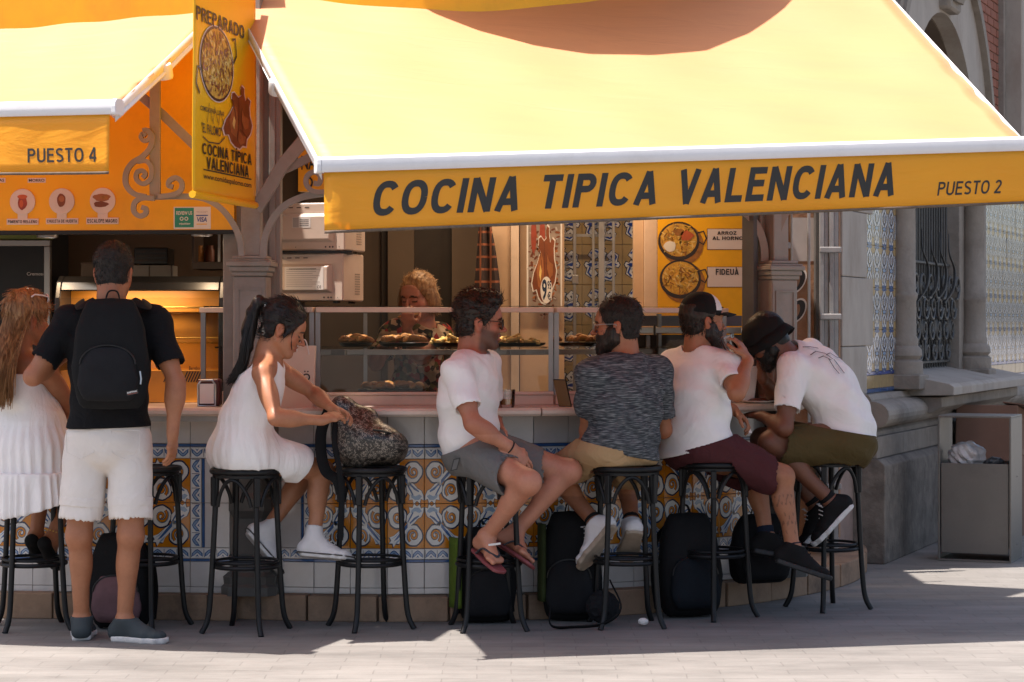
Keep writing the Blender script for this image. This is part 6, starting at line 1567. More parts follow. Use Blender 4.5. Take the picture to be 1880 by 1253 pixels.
def floral():
    m = cloth_mat('floral', (.1,.1,.1)); t = m.node_tree; L = t.links.new; b = t.nodes['Principled BSDF']; tc = t.nodes.new('ShaderNodeTexCoord'); v = t.nodes.new('ShaderNodeTexVoronoi'); v.inputs['Scale'].default_value = 34; L(tc.outputs['Object'], v.inputs['Vector'])
    cr = t.nodes.new('ShaderNodeValToRGB'); cr.color_ramp.interpolation = 'CONSTANT'; e = cr.color_ramp.elements; e[0].color = (.03,.025,.02,1); e[1].position = .35; e[1].color = (.42,.30,.2,1); x = e.new(.6); x.color = (.28,.03,.03,1); x = e.new(.72); x.color = (.10,.09,.03,1); x = e.new(.85); x.color = (.5,.4,.3,1)
    L(v.outputs['Color'], cr.inputs[0]); L(cr.outputs[0], b.inputs['Base Color'])
floral()
SKIN = {'tan': (.37,.150,.072), 'fair': (.50,.25,.15), 'deep': (.25,.09,.042), 'olive': (.42,.185,.095), 'pink': (.47,.205,.125), 'dark': (.17,.062,.030)}

# ---- anatomy
def fr3(f, u=(0,0,1)):
    """head/hand frame rows: right, forward, up"""
    f = Vector(f).normalized(); u = Vector(u); r = f.cross(u).normalized(); u = r.cross(f).normalized(); return r, f, u
class Body:
    def __init__(s, J, male=True, sc=1., skin='tan', bulk=1., grow_head=1.):
        s.J = {k: Vector(v) for k, v in J.items() if not isinstance(v, (int, float))}; s.male = male; s.sc = sc; s.skin = SKIN[skin]; s.bulk = bulk; s.hs = grow_head
        J = s.J; s.side_h = (J['hipR']-J['hipL']).normalized(); s.side_s = (J['shR']-J['shL']).normalized()
        s.pel = (J['hipR']+J['hipL'])/2; s.chest = (J['shR']+J['shL'])/2
        s.HR = fr3(J['look'], J.get('hup', (0,0,1))); s.head = J['head']
    def hp(s, x, y, z):
        r, f, u = s.HR; k = s.hs; return s.head + r*(x*k) + f*(y*k) + u*(z*k)
    def spine(s, n=6):
        a = s.pel - (s.chest-s.pel).normalized()*.02; c = s.chest; m = (a+c)/2 + s.J.get('bend', Vector((0,0,0)))
        return [a*(1-t)**2 + m*2*t*(1-t) + c*t*t for t in [i/n for i in range(n+1)]]
    def torso(s, g=0., hem=0., flare=0.):
        sp_ = s.spine(); b = s.bulk; sw = (s.J['shR']-s.J['shL']).length/2
        if s.male: A = [.158,.150,.145,.150,.160,.162,.13]; D = [.112,.112,.108,.110,.115,.108,.075]
        else: A = [.165,.150,.125,.122,.130,.130,.10]; D = [.115,.105,.088,.090,.105,.095,.065]
        out = []
        for i, p in enumerate(sp_):
            t = i/6; sd_ = s.side_h.lerp(s.side_s, t).normalized(); k = min(1.1, sw/.195) if i > 3 else 1
            out.append((p, A[i]*b*k+g+flare*(1-t)**2, D[i]*b+g+flare*(1-t)**2, sd_))
        return out
    def field(s, h=.005):
        pts = list(s.J.items()); P = [v for k, v in pts if k not in ('look','bend','hup','handRd','handRn','handLd','handLn','footRd','footLd')]
        lo = [min(p[i] for p in P)-.24 for i in range(3)]; hi = [max(p[i] for p in P)+.24 for i in range(3)]
        lo[2] = min(p.z for p in P)-.16; return Fld(lo, hi, h)
    def arm(s, F_, sd_, k=.02, g=0.):
        J = s.J; S, E, W = J['sh'+sd_], J['el'+sd_], J['wr'+sd_]; m = (.046 if s.male else .038)*s.bulk**.5
        F_.cone(S, E, m*1.12+g, m*.86+g, k); F_.ell(S.lerp(E,.45), ((E-S).length*.34, m*1.05+g, m*1.12+g), s._ax(E-S), .03)
        F_.cone(E, W, m*.88+g, m*.60+g, k); F_.ell(E.lerp(W,.28), ((W-E).length*.30, m*.98+g, m*.92+g), s._ax(W-E), .03)
    def _ax(s, d):
        d = d.normalized(); a = d.cross(Vector((.13,.97,.2))).normalized(); return (d, a, d.cross(a))
    def leg(s, F_, sd_, k=.025):
        J = s.J; H, K, A = J['hip'+sd_], J['kn'+sd_], J['an'+sd_]; m = (1. if s.male else .93)*s.bulk**.5
        F_.cone(H, K, .088*m, .056*m, k); F_.ell(H.lerp(K,.35), ((K-H).length*.42, .083*m, .083*m), s._ax(K-H), .03)
        F_.ell(K, (.055*m,)*3, None, .03); F_.cone(K, A, .050*m, .034*m, k)
        back = (K-H).normalized() + (K-A).normalized()*0; d = (A-K).normalized(); back = (H-K) - d*(H-K).dot(d)
        if back.length < .05: back = J['back'+sd_] if ('back'+sd_) in J else Vector((0,-1,0))
        back = back.normalized(); F_.ell(K.lerp(A,.30)+back*.020, ((A-K).length*.27, .046*m, .048*m), s._ax(A-K), .03)
        F_.ell(A, (.036*m,.036*m,.036*m), None, .015)
    def hand(s, F_, sd_, d, n, curl=.5, spread=.06, thumb=1):
        W = s.J['wr'+sd_]; d = Vector(d).normalized(); n = Vector(n); n = (n-d*n.dot(d)).normalized(); t = d.cross(n)*(1 if sd_ == 'R' else -1)*thumb; q = 1. if s.male else .9
        F_.cone(W-d*.01, W+d*.03*q, .024*q, .026*q, .02, flat=(n,.72)); F_.loft([(W+d*.02*q, .026*q, .015*q, t), (W+d*.06*q, .038*q, .014*q, t), (W+d*.092*q, .039*q, .0115*q, t)], .012)
        for i, (o, L) in enumerate(((.030,.070),(.0105,.079),(-.0095,.073),(-.0285,.056))):
            p = W + d*((.092-.004*abs(i-1.2))*q) + t*(o*q); an = curl*.55; dirv = d; side = t*(spread*(1.5-i))
            for seg, (l, r) in enumerate(((.46,.0088),(.31,.0080),(.23,.0070))):
                c_, s_ = math.cos(an), math.sin(an); v = (d*c_ + n*s_ + side).normalized(); e = p + v*(L*l*q); F_.cone(p, e, r*q, r*.93*q, .004); p = e; an += curl*(.9 if seg == 0 else .7)
        p = W + d*.028*q + t*.026*q
        for l, r, v in ((.040,.0125,d*.62+t*.62+n*.32), (.032,.0105,d*.82+t*.36+n*.45), (.026,.009,d*.9+t*.05+n*.45)):
            v = v.normalized(); e = p + v*(l*q); F_.cone(p, e, r*q, r*.9*q, .008); p = e
    def foot(s, F_, sd_, d, k=.012, bare=True):
        A = s.J['an'+sd_]; d = Vector(d).normalized(); sh = (A - s.J['kn'+sd_]).normalized(); dn = (sh - d*sh.dot(d)).normalized(); q = 1. if s.male else .9
        heel = A - d*.035*q + dn*.048*q; ball = A + d*.115*q + dn*.060*q; toe = A + d*.175*q + dn*.062*q; side = d.cross(dn)
        F_.cone(A, heel, .034*q, .030*q, .025); F_.cone(A+d*.01, ball, .036*q, .022*q, .03, flat=(dn,.85)); F_.cone(heel, ball, .028*q, .022*q, .03); 
        F_.loft([(ball-d*.03, .036*q, .019*q, side), (ball+d*.012, .042*q, .016*q, side), (toe-d*.03*q, .040*q, .012*q, side)], .012)
        if bare:
            for i in range(5):
                o = (.030-.0150*i)*q*(1 if sd_ == 'L' else -1); l = (.040,.036,.030,.024,.017)[i]*q; b = ball + d*(.012-.003*i) + side*o
                F_.cone(b, b+d*l+dn*.004, .0095*q if i else .013*q, .0085*q if i else .012*q, .004)
        s.J['heel'+sd_] = heel; s.J['toe'+sd_] = toe; s.fo = getattr(s, 'fo', {}); s.fo[sd_] = (A, heel, ball, toe, d, dn, side, q)
    def headf(s, F_, mouth_open=0.):
        k = s.hs; R = s.HR; e = lambda c, r, kk=.02, mode='add': F_.ell(s.hp(*c), tuple(x*k for x in r), R, kk, mode)
        c = lambda a, b, ra, rb, kk=.012: F_.cone(s.hp(*a), s.hp(*b), ra*k, rb*k, kk)
        m = s.male
        e((0,-.014,.038), (.074,.094,.080), .0); e((0,.030,-.030), (.058 if m else .055,.062,.082), .03); e((0,-.03,-.03), (.060,.06,.05), .03)
        for sx in (-1, 1):
            c((sx*.050,-.002,-.058), (sx*.018,.066,-.098), .020, .018, .03); e((sx*.036,.055,-.025), (.026,.026,.026), .03)
            c((sx*.012,.089,.024), (sx*.045,.072,.022), .010 if m else .007, .008, .015)
        e((0,.074,-.102), (.022,.018,.016), .02); e((0,.066,.045), (.05,.03,.035), .03)
        for sx in (-1, 1): e((sx*.031,.104,.0), (.017,.016,.013), .012, 'sub')
        for sx in (-1, 1): e((sx*.031,.078,-.001), (.0145,.0135,.0135), .004)
        c((0,.090,.012), (0,.115,-.026), .007, .0095, .012); e((0,.1175,-.031), (.0115,.012,.0095), .008)
        for sx in (-1, 1): e((sx*.012,.100,-.035), (.0075,.010,.0075), .008)
        c((-.020,.083,-.060), (0,.095,-.057), .0065, .0075, .006); c((.020,.083,-.060), (0,.095,-.057), .0065, .0075, .006)
        c((-.017,.083,-.069-mouth_open), (0,.093,-.071-mouth_open), .0065, .0085, .006); c((.017,.083,-.069-mouth_open), (0,.093,-.071-mouth_open), .0065, .0085, .006)
        e((0,.098,-.0635-mouth_open/2), (.02,.012,.002+mouth_open*.6), .003, 'sub')
        for sx in (-1, 1):
            e((sx*.074,-.010,-.012), (.008,.019,.031), .006); e((sx*.080,-.020,.0), (.006,.013,.022), .008); e((sx*.083,-.006,-.008), (.006,.009,.015), .004, 'sub'); e((sx*.073,-.004,-.036), (.006,.009,.010), .008)
        c((0,-.022,-.05), (0,-.030,-.13), .054 if m else .046, .055 if m else .046, .03)
        F_.cone(s.hp(0,-.03,-.10), s.chest.lerp(s.hp(0,-.03,-.10), .25), (.055 if m else .047)*k, .062 if m else .05, .03)
    def build(s, root, h=.005, hands=None, feet=None, bare=(), color=None, mouth=0.):
        F_ = s.field(h); J = s.J
        F_.loft(s.torso(-.004), .03)
        neck = s.hp(0,-.03,-.13)
        for sd_ in 'LR':
            S = J['sh'+sd_]; F_.cone(s.chest.lerp(neck,.35), S, .052*s.bulk, .050*s.bulk**.5, .05); s.arm(F_, sd_); s.leg(F_, sd_)
        for sd_, (d, n, cu, spd, *th) in (hands or {}).items(): s.hand(F_, sd_, d, n, cu, spd, *(th or []))
        for sd_, d in (feet or {}).items(): s.foot(F_, sd_, d, bare=sd_ in bare)
        s.headf(F_, mouth)
        P, Q = F_.mesh()
        base = np.array(s.skin); C = np.tile(base, (len(P),1))
        R = np.array([v[:] for v in s.HR]); L = (P-np.array(s.head[:]))@R.T/s.hs; x, y, z = L[:,0], L[:,1], L[:,2]; near = (np.abs(x) < .1) & (np.abs(y) < .14) & (np.abs(z) < .14)
        lip = near & (y > .07) & (np.abs(x) < .024) & (z < -.050) & (z > -.078-mouth); C[lip] = C[lip]*.55+np.array((.30,.06,.05))*.45
        brow = near & (y > .06) & (np.abs(z-(.022-.25*np.maximum(0, np.abs(x)-.03))) < .005) & (np.abs(x) > .012) & (np.abs(x) < .050); C[brow] = (.03,.018,.012)
        lash = near & (y > .066) & (np.abs(np.abs(x)-.031) < .015) & (np.abs(z+.004) < .0035); C[lash] = (.025,.014,.010)
        bl = near & (((np.abs(x)-.04)**2+(y-.06)**2+(z+.03)**2) < .03**2) | near & (((x)**2+(y-.113)**2+(z+.03)**2) < .016**2); C[bl] = C[bl]*np.array((1.06,.88,.86))
        ear = near & (np.abs(x) > .071); C[ear] = C[ear]*np.array((1.08,.86,.84))
        for key in ('elL','elR','knL','knR'):
            d2 = ((P-np.array(J[key][:]))**2).sum(1); m = np.exp(-d2/.06**2)[:,None]; C = C*(1-m*np.array((.02,.12,.14)))
        if color: C = color(P, C)
        s.P = P
        o = link('body', np_mesh('body', P, Q, ['skin'], C), root); return o
    # ---- clothes
    def tee(s, root, m, h=.0068, g=.017, sleeve=.55, hem=.0, flare=.01, neck_r=.075, amp=.007, seed=0., name='t_shirt', hemcut=None, loose=.016, tank=False, neck_drop=.0, seat=None):
        F_ = s.field(h); T = s.torso(g, flare=flare); p0 = T[0]; ax = (T[0][0]-T[1][0]).normalized(); T = [(p0[0]+ax*(.05+hem), p0[1]+.004, p0[2]+.004, p0[3])] + T; F_.loft(T, .02, p=2.2)
        J = s.J; neck = s.hp(0,-.03,-.13); cuts = []
        for sd_ in 'LR':
            S, E = J['sh'+sd_], J['el'+sd_]
            if tank: F_.cone(s.chest.lerp(neck,.40), s.chest.lerp(S,.62)+Vector((0,0,.012)), .052+g*.6, .045+g*.5, .05); continue
            F_.cone(s.chest.lerp(neck,.35), S, .052*s.bulk+g*.75, .052*s.bulk**.5+g, .055); e = S.lerp(E, sleeve+.12); F_.cone(S, e, .054*s.bulk**.5+g, .050*s.bulk**.5+loose, .035); cuts.append((S.lerp(E, sleeve), (E-S).normalized(), e))
        F_.folds(amp, seed=seed)
        for c, d, e in cuts:
            r = .16; lo = [c[i]-r+min(0, d[i])*0 for i in range(3)]; hi = [c[i]+r for i in range(3)]
            # cut only the sleeve tube: subtract a fat cylinder beyond the cuff
            F_.cone(c+d*.085, c+d*.16, .085, .08, .0, 'sub'); F_.cone(c-d*.02, c+d*.1, .050*s.bulk**.5, .050*s.bulk**.5, 0, 'sub')
        nk = s.chest.lerp(neck, .62); F_.cone(nk+(neck-s.chest).normalized()*(.02-neck_drop), s.hp(0,-.02,-.02), neck_r, neck_r*1.25, .006, 'sub')
        if tank:
            for sd_ in 'LR': F_.ell(J['sh'+sd_]+Vector((0,0,-.02)), (.085,.085,.105), None, .01, 'sub')
        if hemcut: F_.plane(*hemcut); s.hem = hemcut
        if seat: F_.seat_cut(seat)
        s._cut = F_
        return sdf_obj(name, F_, m, root)
    def shorts(s, root, m, frac=.75, g=.02, h=.0066, amp=.006, seed=0., top=None, loose=.03, hang=.02, name='shorts', seat=None, kb=.045, crotch=False):
        F_ = s.field(h); J = s.J; T = s.torso(g*.8); b = s.bulk; ax = (T[1][0]-T[0][0]).normalized()
        F_.loft([T[0], T[1]], .03); F_.ell(s.pel, (.16*b+g,.12*b+g,.11*b+g), (s.side_h, s.side_h.cross(ax).normalized(), ax), .05)
        for sd_ in 'LR':
            H, K = J['hip'+sd_], J['kn'+sd_]; e = H.lerp(K, frac+.10); F_.cone(H, e+Vector((0,0,-hang)), .092*b**.5+g, .066*b**.5+loose, kb)
        F_.folds(amp, (26,13), seed=seed)
        if crotch: m0 = (J['hipL'].lerp(J['knL'],frac)+J['hipR'].lerp(J['knR'],frac))/2; F_.cone(m0+Vector((0,-.14,-.05)), m0+Vector((0,-.10,.10)), .016, .003, .004, 'sub'); F_.cone(m0+Vector((0,.1,-.05)), m0+Vector((0,-.10,.06)), .014, .004, .004, 'sub'); F_.cone(m0+Vector((0,0,-.05)), m0+Vector((0,-.02,.06)), .016, .006, .004, 'sub')
        for sd_ in 'LR':
            H, K = J['hip'+sd_], J['kn'+sd_]; d = (K-H).normalized(); c = H.lerp(K, frac); F_.cone(c+d*.105, c+d*.20, .105, .105, 0, 'sub'); F_.cone(c-d*.03, c+d*.1, .064*b**.5+.008, .064*b**.5+.008, 0, 'sub')
        if getattr(s, 'hem', None): n_ = Vector(s.hem[1]).normalized(); F_.plane(Vector(s.hem[0])-n_*.022, -n_)
        if seat: F_.seat_cut(seat)
        return sdf_obj(name, F_, m, root)
    def shoe(s, root, sd_, m, sole_m, high=0., h=.005, amp=0., sole_h=.022, name='shoe', stripe=False):
        A, heel, ball, toe, d, dn, side, q = s.fo[sd_]
        lo = [min(A[i],heel[i],toe[i])-.12 for i in range(3)]; hi = [max(A[i],heel[i],toe[i])+.12 for i in range(3)]
        F_ = Fld(lo, hi, h); F_.cone(A+d*.005, heel, .046*q, .041*q, .03); F_.cone(A+d*.01, ball, .046*q, .033*q, .03); F_.cone(heel, ball, .038*q, .034*q, .03)
        F_.loft([(ball-d*.04, .044*q, .028*q, side), (ball+d*.01, .050*q, .027*q, side), (toe+d*.005, .044*q, .022*q, side), (toe+d*.022, .030*q, .017*q, side)], .015)
        if high: F_.cone(A, A-dn*high, .047*q, .046*q, .02)
        F_.plane(A-dn*(.016+high), -dn); F_.cone(A+dn*.01, A-dn*(.1+high), .036*q, .037*q, .004, 'sub')
        bot = heel+dn*.030*q; F_.plane(bot+dn*.002, dn)
        o = sdf_obj(name, F_, m, root)
        G = Fld(lo, hi, h); c0 = bot
        def onb(p): return p - dn*((p-bot).dot(dn))
        hb, bb, tb = onb(heel), onb(ball), onb(toe)
        G.loft([(hb-d*.004, .044*q, sole_h, side), ((hb*.5+bb*.5), .045*q, sole_h, side), (bb+d*.01, .057*q, sole_h, side), (tb+d*.006, .050*q, sole_h, side), (tb+d*.030, .034*q, sole_h, side)], .008, p=4)
        G.plane(bot-dn*.012, -dn); G.plane(bot+dn*.014, dn); sl = sdf_obj('sole', G, sole_m, o if o else root)
        if stripe:
            W = [(hb-d*.046*q, 0), (hb-d*.036*q, .030*q), (hb, .046*q), (hb*.5+bb*.5, .047*q), (bb+d*.01, .059*q), (tb+d*.006, .050*q), (tb+d*.045*q, .034*q), (tb+d*.062*q, 0)]
            P = [p+side*w-dn*.004 for p, w in W] + [p-side*w-dn*.004 for p, w in W[-2:0:-1]]; mb = MB(); mb.tube(smooth_path(P+[P[0]], 4)[:-1], .0034, 5, closed=True); mb.build('foxing_stripe', 'ink_soft', o)
            mb = MB(); mb.tube(smooth_path([tb+d*.012+side*.042*q-dn*.012, tb-d*.002-dn*.038*q, tb+d*.012-side*.042*q-dn*.012], 5), .003, 5); mb.build('toe_cap_seam', 'rubber_white', o)
        return o
    def hair(s, root, m, g=.010, h=.0048, front=.088, amp=.004, back=-.075, top=.012, name='hair', seed=0., extra=None, quiff=0., side=.0):
        lo = s.head-Vector((.2,)*3)*s.hs; hi = s.head+Vector((.2,)*3)*s.hs; F_ = Fld(lo, hi, h); k = s.hs
        F_.ell(s.hp(0,-.016,.040+top*.5), ((.076+g)*k,(.096+g)*k,(.082+g+top*.5)*k), s.HR, 0); F_.ell(s.hp(0,-.045,-.035), ((.062+g*.7)*k,.052*k,.05*k), s.HR, .03)
        if quiff: F_.ell(s.hp(0,.055,.105), (.055*k,.045*k,quiff*k), s.HR, .02)
        F_.folds(amp*.8, (60,50), seed)
        F_.plane(s.hp(0,front,.075), s.HR[1]*.80-s.HR[2]*.60); F_.plane(s.hp(0,.045,-.004+side), s.HR[1]*.45-s.HR[2]*.9) if False else None
        # face opening, ears and nape
        F_.ell(s.hp(0,.085,-.02), (.066*k,.07*k,.098*k), s.HR, .008, 'sub')
        for sx in (-1, 1): F_.ell(s.hp(sx*.085,-.008,-.02), (.03*k,.027*k,.042*k), s.HR, .006, 'sub')
        F_.plane(s.hp(0,0,back), -s.HR[2]*.9+s.HR[1]*.25)
        if extra: extra(F_)
        return sdf_obj(name, F_, m, root)
    def beard(s, root, m, g=.006, h=.0043, stache=True, amp=.002, full=0.):
        lo = s.head-Vector((.17,)*3)*s.hs; hi = s.head+Vector((.17,)*3)*s.hs; F_ = Fld(lo, hi, h); k = s.hs
        F_.ell(s.hp(0,.028,-.040), ((.058+g)*k,(.062+g)*k,(.078+g)*k), s.HR, 0)
        for sx in (-1, 1): F_.cone(s.hp(sx*.050,-.002,-.058), s.hp(sx*.018,.066,-.098), (.020+g)*k, (.020+g)*k, .03); F_.cone(s.hp(sx*.058,.004,-.02), s.hp(sx*.052,.004,-.06), (.013+g)*k, (.016+g)*k, .02)
        F_.ell(s.hp(0,.072,-.102-full*.5), ((.024+g)*k,(.020+g)*k,(.018+g+full)*k), s.HR, .02)
        F_.folds(amp*.6, (90,80)); F_.plane(s.hp(0,.08,-.030), s.HR[2]*.80+s.HR[1]*.42)
        F_.ell(s.hp(0,.105,-.066), (.020*k,.03*k,.009*k), s.HR, .002, 'sub'); F_.ell(s.hp(0,.11,-.03), (.014*k,.03*k,.018*k), s.HR, .004, 'sub')
        F_.plane(s.hp(0,-.022,0), -s.HR[1])
        return sdf_obj('beard', F_, m, root)
def shades(b, root, m_lens='lens_dark', m_frame='black_plastic', r=.024, name='glasses', thin=.0018, on_hair=None):
    k = b.hs; fm = MB(); fm.mat(m_frame); rims = []; hp = on_hair or b.hp
    for sx in (-1, 1):
        P = [hp(sx*.033 + r*1.08*math.cos(t), .104 - .006*sx*math.cos(t), -.002 + r*.92*math.sin(t)) for t in [2*math.pi*i/22 for i in range(22)]]
        fm.tube(P, thin, 6, closed=True); rims.append(P)
        fm.tube([hp(sx*.060,.096,.006), hp(sx*.078,.05,.008), hp(sx*.084,-.005,.006), hp(sx*.082,-.022,-.008)], thin*1.1, 6)
    fm.tube([hp(-.010,.107,.004), hp(0,.112,.007), hp(.010,.107,.004)], thin, 6); g = fm.build(name, None, root)
    for P in rims:
        mb = MB(); mb.add(P, [tuple(range(22))]); o = mb.build('lens', m_lens, g); o.modifiers.new('s','SOLIDIFY').thickness = .0015
    return g
def strands(name, root, m, guides, n, spread, r=.0022, seed=1, wave=.006):
    rr = random.Random(seed); mb = MB(); G = [smooth_path(g_, 5) for g_ in guides]; N = min(len(g_) for g_ in G)
    for i in range(n):
        a, b = rr.choice(G), rr.choice(G); t = rr.random()*.5; ox = Vector((rr.gauss(0,1), rr.gauss(0,1), rr.gauss(0,.6)))*spread; ph = rr.uniform(0,6.28); ln = rr.uniform(.8,1.0); fq = rr.uniform(5,11); P = []
        for j in range(int(N*ln)):
            f = j/(N-1); p = a[j].lerp(b[j], t); w = (.35+.65*f); P.append(p + ox*w + Vector((math.sin(f*fq+ph), math.cos(f*fq*.8+ph), 0))*wave*f)
        if len(P) > 3: mb.tube(P, [r*(1 if q < len(P)-3 else .5) for q in range(len(P))], 3, cap=False)
    o = mb.build(name, m, root, fix=False); o['kind'] = 'stuff'; return o

def fuzz(b, hair_o, m, n, L=.022, r=.0011, seed=0, lift=.004, crown=(0,-.05,.13), name='hair_strands', zmax=None, jit=.3):
    """short separate hairs lying over a hair mass"""
    if hair_o is None: return
    me = hair_o.data; N = len(me.vertices); co = np.empty(N*3); no = np.empty(N*3); me.vertices.foreach_get('co', co); me.vertices.foreach_get('normal', no); co = co.reshape(-1,3); no = no.reshape(-1,3)
    rr = random.Random(seed); cw = b.hp(*crown); mb = MB()
    for k in range(n):
        i = rr.randrange(N); p, q = Vector(co[i]), Vector(no[i])
        if zmax is not None and (p-b.head).dot(b.HR[2]) > zmax: continue
        d = p-cw; d = d-q*d.dot(q)
        if d.length < 1e-4: d = Vector((1,0,0))
        d = (d.normalized() + Vector((rr.gauss(0,jit), rr.gauss(0,jit), rr.gauss(0,jit)))).normalized(); l = L*rr.uniform(.6,1.3)
        mb.tube([p-q*.002, p+d*l*.5+q*lift*rr.uniform(.3,1), p+d*l+q*lift*rr.uniform(0,1.3)], [r, r, r*.4], 3, cap=False)
    o = mb.build(name, m, hair_o, fix=False); o['kind'] = 'stuff'; return o
# ================================================================== PEOPLE
GRP = 'people at the food counter'
def lace(b, root, sd_, m):
    A, heel, ball, toe, d, dn, side, q = b.fo[sd_]; mb = MB()
    for k in range(5):
        c = A + d*(.055+.015*k) - dn*(.022-.015*k); mb.tube([c-side*.026, c+d*.006-dn*.014, c+side*.026], .0028, 5)
    c = A + d*.05 - dn*.04
    for sg in (-1, 1): mb.tube(smooth_path([c, c+side*.02*sg+d*.012-dn*.006, c+side*.032*sg+d*.004+dn*.008, c+side*.008*sg+d*.006]), .0022, 5)
    mb.build('laces', m, root)
def person(label, loc): return thing('person', label, 'person', loc, GRP)
def J_(**k): return k

# ---- standing man with the black backpack, seen from behind
root = person('standing man in black T-shirt and white shorts wearing a black backpack', (-1.85, 10.3, 0))
b = Body(J_(shL=at(128,592,10.3), shR=at(284,592,10.3), elL=at(60,692,10.22), elR=at(323,702,10.22), wrL=at(116,655,10.42), wrR=at(317,796,10.2),
    hipL=at(160,812,10.32), hipR=at(238,812,10.32), knL=at(145,985,10.30), knR=at(240,985,10.28), anL=V(at(150,600,10.36).x,10.36,.092), anR=V(at(228,600,10.3).x,10.3,.092),
    head=at(209,502,10.3), look=(.06,.97,-.2), bend=(0,-.01,0)), True, skin='tan', grow_head=1.06, bulk=1.02)
b.build(root, .0052, {'R': ((-.05,.15,-1),(-.8,.3,0),.45,.09), 'L': ((.6,.75,.2),(.3,-.4,-.8),.5,.09)}, {'L': (-.12,.98,0), 'R': (.93,-.36,0)})
b.tee(root, 'tee_black', sleeve=.62, hem=-.02, g=.02, amp=.006, hemcut=((-1.85,0,.985), (.03,0,-1)))
def turnup():
    F_ = None
b.shorts(root, 'shorts_white', .68, g=.012, loose=.034, hang=0, amp=.003, kb=.015, crotch=True)
for sd_ in 'LR':
    H, K = b.J['hip'+sd_], b.J['kn'+sd_]; d = (K-H).normalized(); c = H.lerp(K, .635); Fq = Fld([c[i]-.2 for i in range(3)], [c[i]+.2 for i in range(3)], .005); Fq.cone(c-d*.018, c+d*.018, .1035, .1035, 0); Fq.plane(c+d*.022, d); Fq.plane(c-d*.022, -d); Fq.cone(c-d*.1, c+d*.2, .085, .085, 0, 'sub'); sdf_obj('rolled_hem', Fq, 'shorts_white', root)
mb = MB()
for sd_, o_ in (('L', -.005), ('R', .005)):
    hx = b.J['hip'+sd_]; y = 10.32-.148
    P = [V(hx.x+o_+x, y+.012*abs(x)/.06+.02*max(0,z-.02)*0, hx.z+.015+z) for x, z in ((-.065,.045),(.065,.045),(.062,-.055),(0,-.085),(-.062,-.055))]; mb.tube(P, .0022, 5, closed=True)
mb.build('pocket_seam', 'shorts_white', root)
b.shoe(root, 'L', 'canvas_slate', 'rubber_white'); b.shoe(root, 'R', 'canvas_slate', 'rubber_white')
fuzz(b, b.hair(root, 'hair_short', g=.007, back=-.066, amp=.003, front=.09), 'hair_short', 1500, .016)
r, M_ = soft_bag('worn_backpack', 'black backpack with a front pocket on the standing man\'s back', Vector((-1.815, 10.09, 1.075)), .345, .17, .505, 0, 'bag_black', 'bag_black2', -3, False)
for s in (-1, 1):
    P = smooth_path([M_ @ V(s*.085,.06,.50), at(208+s*58, 562, 10.16), at(208+s*62, 556, 10.30), at(208+s*60, 580, 10.42), at(208+s*66, 660, 10.46)]); mb = MB(); mb.tube(P, .028, 10, flat=.25, up=(0,-.5,1)); mb.build('shoulder_strap', 'bag_black', r)
a = Art(); a.rect(-.026,-.009,.026,.009,'ink',1); a.text('EASTPAK', -.022,-.001,.044,.007,'paper',2,.02); a.rect(-.022,-.006,.022,-.004,'meat_red',2)
p = at(243, 721, 9.955); a.build('brand_label', p, (.98,0,.2), (-.2,0,.98), (0,-1,0), r)
mb = MB(); mb.tube([at(257,682,9.97), at(259,696,9.965), at(258,706,9.96)], .004, 6); mb.build('zip_pull', 'steel', r)

# ---- woman at far left with long auburn hair
root = person('woman with long auburn hair and white dress seated at far left', (SP[0].x, SP[0].y, .777))
b = Body(J_(shL=at(-4,680,10.74), shR=at(88,680,10.62), elL=V(-2.56,10.86,1.03), elR=V(-2.13,10.82,1.03), wrL=V(-2.42,11.02,1.075), wrR=V(-2.12,11.03,1.075), hipL=V(-2.385,10.75,.865), hipR=V(-2.225,10.69,.865),
    knL=V(-2.30,11.0,.74), knR=V(-2.13,10.98,.74), anL=at(66,985,10.93), anR=at(94,992,10.88), head=at(50,585,10.70), look=(.70,.66,-.12), bend=(0,-.03,0)), False, skin='tan')
b.build(root, .0062, {'R': ((0,.9,0),(0,0,-1),.3,.09), 'L': ((.3,.9,0),(0,0,-1),.3,.09)}, {'L': (.1,.75,-.5), 'R': (.15,.72,-.6)})
Fq = Fld((-2.75,10.3,.5), (-1.9,11.1,1.35), .0055); sx = (.94,-.34,0); cxy = lambda dx, dy, z: (-2.305+dx, 10.72+dy, z)
T = b.torso(.010); Fq.loft(T[1:6], .02)
Fq.loft([(cxy(0,0,1.06),.135,.11,sx), (cxy(0,-.01,.98),.165,.145,sx), (cxy(0,-.01,.86),.205,.185,sx), (cxy(0,-.01,.74),.205,.19,sx)], .02)
X, Y_ = Fq.ax[0][:,None,None], Fq.ax[1][None,:,None]; Z_ = Fq.ax[2][None,None,:]; ang = np.arctan2(Y_-10.71, X+2.305); Fq.F += (.006*np.sin(ang*26+Z_*4)*np.clip((1.02-Z_)*4,0,1)).astype(np.float32)
Fq.plane((0,0,1.225), (0,0,1)); Fq.plane((0,0,.745), (0,0,-1)); sdf_obj('dress', Fq, 'dress_white', root)
Fq = Fld((-2.75,10.3,.5), (-1.9,11.1,.85), .0055); Fq.loft([(cxy(.0,-.01,.80),.207,.19,sx), (cxy(.01,-.02,.70),.225,.215,sx), (cxy(.02,-.02,.58),.232,.222,sx)], .0)
X, Y_, Z_ = Fq.ax[0][:,None,None], Fq.ax[1][None,:,None], Fq.ax[2][None,None,:]; ang = np.arctan2(Y_-10.70, X+2.295); Fq.F += (.011*np.sin(ang*31+np.sin(ang*7)*2)*np.clip((.77-Z_)*9,0,1)).astype(np.float32)
